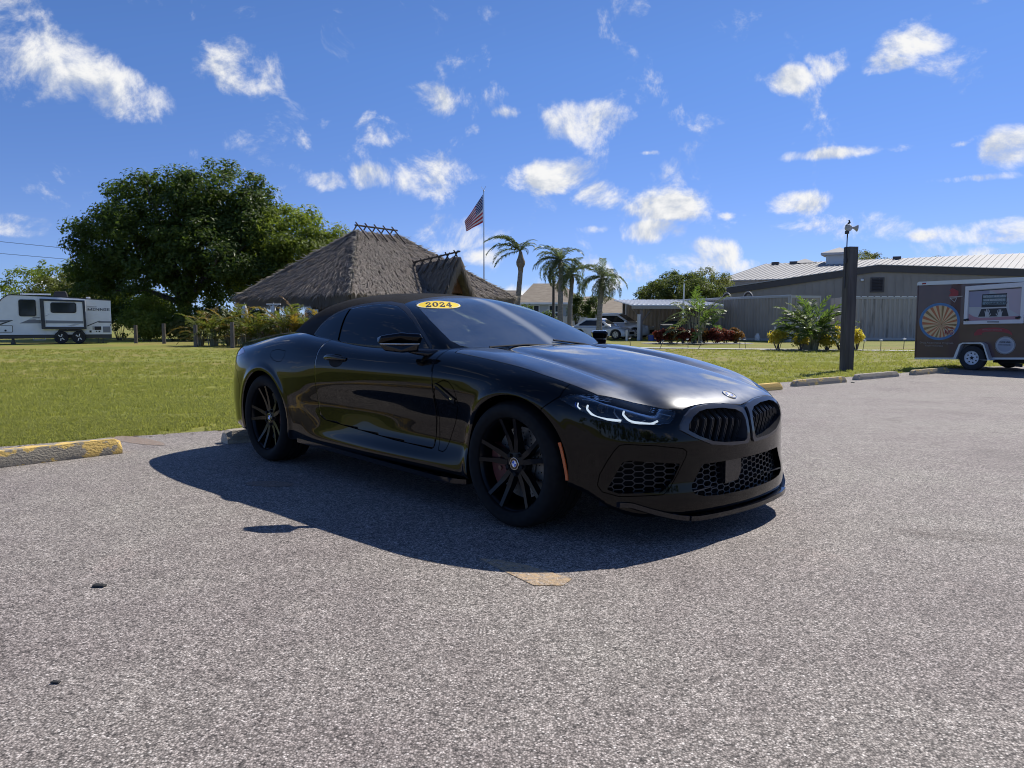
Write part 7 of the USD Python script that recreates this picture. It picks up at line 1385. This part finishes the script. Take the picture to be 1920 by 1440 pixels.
def build_trailer():
    """The brown catering trailer: local x along its side (towards its front), y inwards, z up."""
    P1, P2 = np.array([11.58, 22.5]), np.array([13.17, 20.15]); u = (P2 - P1) / np.linalg.norm(P2 - P1); ang = math.atan2(u[1], u[0]); tilt = .040
    def sz(uu, vv):                                          # a point of the photograph on the side plane -> (s, z) along the side
        k = (uu - 960) / 1469; s = (P1[0] - k * P1[1]) / (k * u[1] - u[0]); y = P1[1] + u[1] * s; z = 1.135 - GZ + (599.7 - vv) / 1469 * (y * 1.0033); return s, z
    t = thing('food_trailer', 'dark brown catering trailer with a serving hatch and printed side at the right edge', 'trailer', (P1[0], P1[1], GZ), ang)
    br = mottled('brown_vinyl_wrap', (.060, .031, .029), (.088, .046, .042), 1.0, .28, coat_weight=.6); al = pbr('aluminium_trim', (.52, .53, .53), .35, metal=.35); wt = pbr('hatch_white', (.55, .55, .56), .4); bk = pbr('trailer_black', (.010, .010, .011), .7); red = pbr('print_red', (.24, .022, .028), .4); blu = pbr('print_blue', (.05, .15, .32), .4); crm = pbr('print_cream', (.55, .40, .22), .4); org = pbr('print_orange', (.38, .12, .045), .4); tanp = pbr('print_brown', (.22, .13, .045), .4); ink = pbr('print_ink', (.012, .014, .02), .4); pale = pbr('print_pale', (.36, .37, .38), .4); lav = pbr('print_lavender', (.22, .22, .30), .4); pink = pbr('print_pink', (.32, .17, .20), .4); teal = pbr('print_teal', (.13, .20, .23), .4); rubber = pbr('trailer_tyre', (.013, .013, .014), .8); rimw = pbr('wheel_white', (.58, .59, .60), .45); rl = pbr('red_marker', (.22, .01, .012), .3); dimt = pbr('print_dim', (.30, .26, .24), .4)
    s1 = 4.3; b0, b1 = sz(1714, 670)[1], sz(1919, 670)[1]; t0, t1 = sz(1716, 536)[1], sz(1919, 529)[1]; L0 = sz(1919, 600)[0]
    zb = lambda s: b0 + (b1 - b0) * s / L0; zt = lambda s: t0 + (t1 - t0) * s / L0
    put('body', prism([(0, zb(0)), (s1, zb(s1)), (s1, zt(s1)), (0, zt(0))], 'y', 0, 2.0), br, t, smooth=False)
    put('roof_edge', prism([(-.01, zt(0)), (s1, zt(s1)), (s1, zt(s1) + .13), (.04, zt(0) + .10), (-.01, zt(0) + .07)], 'y', -.03, 2.03), al, t, smooth=False); put('bottom_trim', prism([(-.005, zb(0) - .05), (s1, zb(s1) - .05), (s1, zb(s1)), (-.005, zb(0))], 'y', -.012, 2.01), al, t, smooth=False); put('corner_trim', prism([(-.012, zb(0)), (.018, zb(0)), (.018, zt(0)), (-.012, zt(0))], 'y', -.014, .02), br, t)
    a, c = sz(1725, 535), sz(1732, 535); put('marker_light', rbox(a[0], c[0], -.045, -.028, zt(a[0]) + .025, zt(a[0]) + .065, .006), rl, t)
    def flat(poly, m, lvl, name='print', par=t): return put(name, prism(poly if hasattr(poly, 'geom_type') else [sz(*p) for p in poly], 'y', -.003 - .0016 * lvl, -.0016 * lvl - .0016), m, par, smooth=False)
    # round print: blue ring, sunburst, NO
    cpx, rx, ry = (1759.5, 602.8), 38, 34.5
    ell = lambda f: [(cpx[0] + rx * f * math.cos(q), cpx[1] + ry * f * math.sin(q)) for q in np.linspace(0, 2 * PI, 48, endpoint=False)]
    disc = flat(ell(1.0), blu, 1, 'round_print'); pc = flat(ell(.865), crm, 2, 'sunburst', disc)
    ctr = (1763, 608); E = Polygon([sz(*p) for p in ell(.86)])
    for k in range(20):
        q = k * PI / 10 + .05; w = .075; far_ = 60; tri = Polygon([sz(*ctr), sz(ctr[0] + far_ * math.cos(q - w), ctr[1] + far_ * math.sin(q - w)), sz(ctr[0] + far_ * math.cos(q + w), ctr[1] + far_ * math.sin(q + w))]).intersection(E); flat(tri, org if k % 3 else tanp, 3, 'ray', disc)
    def word(s, uu, vv, hp, m, lvl=4, wx=1.0, par=t, slant=0.0, name='lettering', bold=True):
        s0, z0 = sz(uu, vv); hm = sz(uu, vv - hp)[1] - z0; tx = meshkit.text_mesh(s, hm, .003, bold); v = tx.vertices; ds = (sz(uu + 1, vv)[0] - s0); k = ds / (hm / hp); tx.vertices = np.c_[s0 + v[:, 0] * wx * k, -v[:, 2] - .003 - .0016 * lvl, z0 + v[:, 1] + v[:, 0] * slant]
        if tx.volume < 0: tx.invert()
        return put(name, tx, m, par, smooth=False)
    word('NO', 1768.5, 627, 9.5, pale, 4, 1.0, disc); word('NO', 1769.3, 626.6, 8.2, red, 6, 1.02, disc); word('Just say', 1768, 615.5, 3.6, red, 5, .9, disc, bold=False)
    word('Drug Awareness Program', 1724, 643.2, 3.0, dimt, 2, 1.22, bold=False); word('Youth Activities', 1733.5, 648.6, 2.7, dimt, 2, 1.25, bold=False)
    # red map-like patch and outline triangle near the roof
    flat([(1774, 556), (1778, 549), (1775, 545), (1780, 541), (1784, 542.5), (1787, 544), (1792, 546.5), (1792, 554), (1786, 557), (1780, 558.5)], red, 1, 'red_patch'); flat([(1776, 556.5), (1800, 555.2), (1800, 557.2), (1776, 558.6)], dimt, 2, 'caption')
    tri = Polygon([sz(1776, 559.5), sz(1790, 558.5), sz(1786, 567.5)]); flat(tri.difference(tri.buffer(-.012)), pale, 1, 'outline')
    # serving hatch
    hp = lambda pts: Polygon([sz(*p) for p in pts]); outer = hp([(1807, 538), (1920, 529.5), (1918, 606), (1806.5, 608)]); inner = hp([(1813.5, 545), (1912, 538.5), (1911.5, 599), (1813, 602)])
    h = put('serving_hatch', prism(outer.difference(inner), 'y', -.075, .0), wt, t, smooth=False); put('hatch_panel', prism(inner, 'y', -.05, -.004), pale, h, smooth=False)
    def pan(poly, m, lvl, name): return put(name, prism(hp(poly) if not hasattr(poly, 'geom_type') else poly, 'y', -.052 - .0016 * lvl, -.0505 - .0016 * (lvl - 1)), m, h, smooth=False)
    pan([(1814.5, 547.5), (1852, 545), (1849, 576), (1814.5, 576)], lav, 1, 'printed_field'); pan([(1814.5, 588), (1824, 593.5), (1836, 596), (1870, 594.5), (1911, 592), (1911, 598.6), (1814.5, 601.5)], pink, 1, 'printed_wave'); pan([(1852, 545), (1911, 541), (1911, 592), (1890, 580), (1888, 560)], pbr('print_blush', (.36, .30, .33), .4), 1, 'printed_field')
    pan([(1838.5, 552.5), (1884.5, 550.2), (1884, 575.2), (1838, 576.6)], ink, 2, 'poster_board')
    for k, (v0, m) in enumerate(((559.2, teal), (565.8, teal), (571.8, teal))): pan([(1840, v0 - 5), (1882.5, v0 - 6), (1882.5, v0 - .9), (1840, v0 - .1)], m, 3, 'text_band')
    def wordh(s, uu, vv, hpx, m, wx): 
        s0, z0 = sz(uu, vv); hm = sz(uu, vv - hpx)[1] - z0; tx = meshkit.text_mesh(s, hm, .002, True); v = tx.vertices; k = (sz(uu + 1, vv)[0] - s0) / (hm / hpx); tx.vertices = np.c_[s0 + v[:, 0] * wx * k, -v[:, 2] - .0565, z0 + v[:, 1] + v[:, 0] * .03]; 
        if tx.volume < 0: tx.invert()
        put('lettering', tx, m, h, smooth=False)
    wordh('GET OUT HERE ABOUT', 1841, 558.8, 3.2, pale, .92); wordh('OUR MISSIONS &', 1842.5, 565.2, 3.2, pale, 1.0); wordh('COMMUNITY', 1844.5, 571.4, 3.4, ink, 1.35)
    pan([(1838, 577.6), (1885, 576), (1885, 577), (1838, 578.6)], wt, 3, 'rule'); pan([(1838, 579.5), (1884.5, 577.8), (1889.5, 592.8), (1832.5, 594)], ink, 2, 'table_print')
    def hand(u0, fl):
        pts = []; g = [LineString([(0, 0), (0, 5)]).buffer(3.3)]
        for x, y, dx, dy in ((-2.7, 5, -1.0, 4.2), (-.9, 6, -.3, 6.0), (1.0, 6, .7, 6.2), (2.7, 5, 1.6, 4.8), (3, 1.5, 3.6, 3.0)): g.append(LineString([(x, y - 1), (x + dx, y + dy)]).buffer(.72))
        q = unary_union(g).intersection(sbox(-9, 0, 9, 20)); q = affinity.scale(q, fl, 1, origin=(0, 0)); return Polygon([sz(u0 + a * 1.05, 593.6 - b * 1.08) for a, b in q.exterior.coords])
    pan(hand(1849, 1), pale, 3, 'hand_print'); pan(hand(1873, -1), pale, 3, 'hand_print')
    put('hatch_shadow_strip', prism(hp([(1813.5, 546.2), (1911, 539.8), (1911.5, 541), (1813.5, 547.6)]), 'y', -.06, -.053), bk, h)  # black strip laid on as the shadow line under the hatch frame
    for uu, vv in ((1809.5, 600), (1906, 596)): s, z = sz(uu, vv); put('latch', cat([rbox(s - .03, s + .03, -.11, -.055, z - .025, z + .025, .008), rbox(s + .035, s + .085, -.11, -.055, z - .015, z + .04, .008)]), bk, h)
    s, z = sz(1851, 603.5); put('handle', bx(s, s + .29, -.085, -.076, z - .012, z + .012), bk, h)
    # red ribbon and round badge
    rib = [(1825, 624.5), (1831, 617.6), (1845, 615), (1862, 613.8), (1878, 615), (1888, 618), (1895, 623), (1897, 629), (1890, 625.5), (1880, 622.6), (1862, 621.2), (1845, 622), (1840, 624), (1839.5, 627.5), (1825, 629)]; flat(rib, red, 1, 'ribbon'); word('Serving our Community', 1840, 618.8, 1.9, dimt, 2, 1.25, bold=False)
    cb = (1884.3, 647.2); be = lambda f: [(cb[0] + 19 * f * math.cos(q), cb[1] + 16.4 * f * math.sin(q)) for q in np.linspace(0, 2 * PI, 40, endpoint=False)]
    bd = flat(be(1), pale, 1, 'round_badge'); flat(Polygon([sz(*p) for p in be(.96)]).difference(Polygon([sz(*p) for p in be(.92)])), ink, 2, 'badge_ring', bd); flat(be(.74), pbr('print_slate', (.26, .28, .32), .4), 2, 'badge_centre', bd); word('ELKS USA', 1873.5, 642.2, 2.8, ink, 4, 1.1, bd); word('In the Community', 1871.8, 646.8, 2.1, ink, 4, .92, bd, bold=False)
    # running gear
    sw, zw = sz(1827.5, 694)[0], 0; R_ = .335
    w = put('wheel', xf(lathe([(0, .02), (.05, .02), (.06, .035), (.165, .035), (.185, .0), (.192, .0), (.192, .16), (0, .16)], 32, 'y'), (sw, -.16, R_)), rimw, t, smooth=30); put('tyre', xf(lathe([(.188, -.005), (.22, -.012), (.29, -.012), (.325, .01), (.335, .04), (.335, .17), (.31, .20), (.188, .20)], 40, 'y'), (sw, -.16, R_)), rubber, w, smooth=40)
    for k in range(8): q = k * PI / 4 + .2; put('rim_hole', xf(prism(Point(.125 * math.cos(q), .125 * math.sin(q)).buffer(.019, 6), 'y', -.004, .004), (sw, -.128, R_)), bk, w)
    a = np.arange(10) * PI / 5 + PI / 2; rr = np.where(np.arange(10) % 2 == 0, .058, .028); put('hub_star', xf(prism(np.c_[rr * np.cos(a), rr * np.sin(a)], 'y', -.012, .0), (sw, -.138, R_)), bk, w)
    fo = Polygon([sz(1794, 672), sz(1799, 657), sz(1804, 644.5), sz(1810, 642), sz(1845, 641.5), sz(1851, 645.5), sz(1861, 672), sz(1866, 675)] ); fi = Polygon([sz(1798, 674), sz(1802.5, 662), sz(1807, 646.5), sz(1811, 644), sz(1844, 643.8), sz(1849, 647.2), sz(1858.5, 674)])
    put('mudguard', prism(fo.difference(fi), 'y', -.19, .02), al, t); put('mudguard_skin', prism(fi.difference(Point(sw, R_).buffer(R_ + .03)), 'y', -.012, .0), pbr('mudguard_grey', (.10, .10, .105), .45), t); put('wheel_well', prism(Point(sw, R_).buffer(R_ + .028).intersection(sbox(sw - 1, zb(sw) - .05, sw + 1, 3)), 'y', -.006, -.0005), bk, t)
    w2 = put('wheel', xf(lathe([(0, 0), (.19, 0), (.19, .16), (0, .16)], 24, 'y'), (sw, 1.88, R_)), bk, t); put('tyre', xf(lathe([(.188, -.005), (.29, -.012), (.335, .04), (.335, .17), (.31, .20), (.188, .20)], 32, 'y'), (sw, 1.88, R_)), rubber, w2)
    put('axle', rod((sw, .2, R_), (sw, 1.8, R_), .04), bk, t); put('underframe', cat([bx(sw + .25, sw + 1.15, .5, 1.5, .20, .40)]), bk, t); s, z = sz(1899, 686); put('stabiliser', bx(s - .05, s + .10, .3, .36, z - .03, z + .05), bk, t); put('tow_arm', rod((s1, .9, zb(s1) - .03), (s1 + 1.1, .98, zb(s1)), .045), bk, t)

build_ground(); build_stops(); build_hut(); build_flag(); build_camper(); build_far(); build_post(); build_trailer(); build_plants(); build_car()
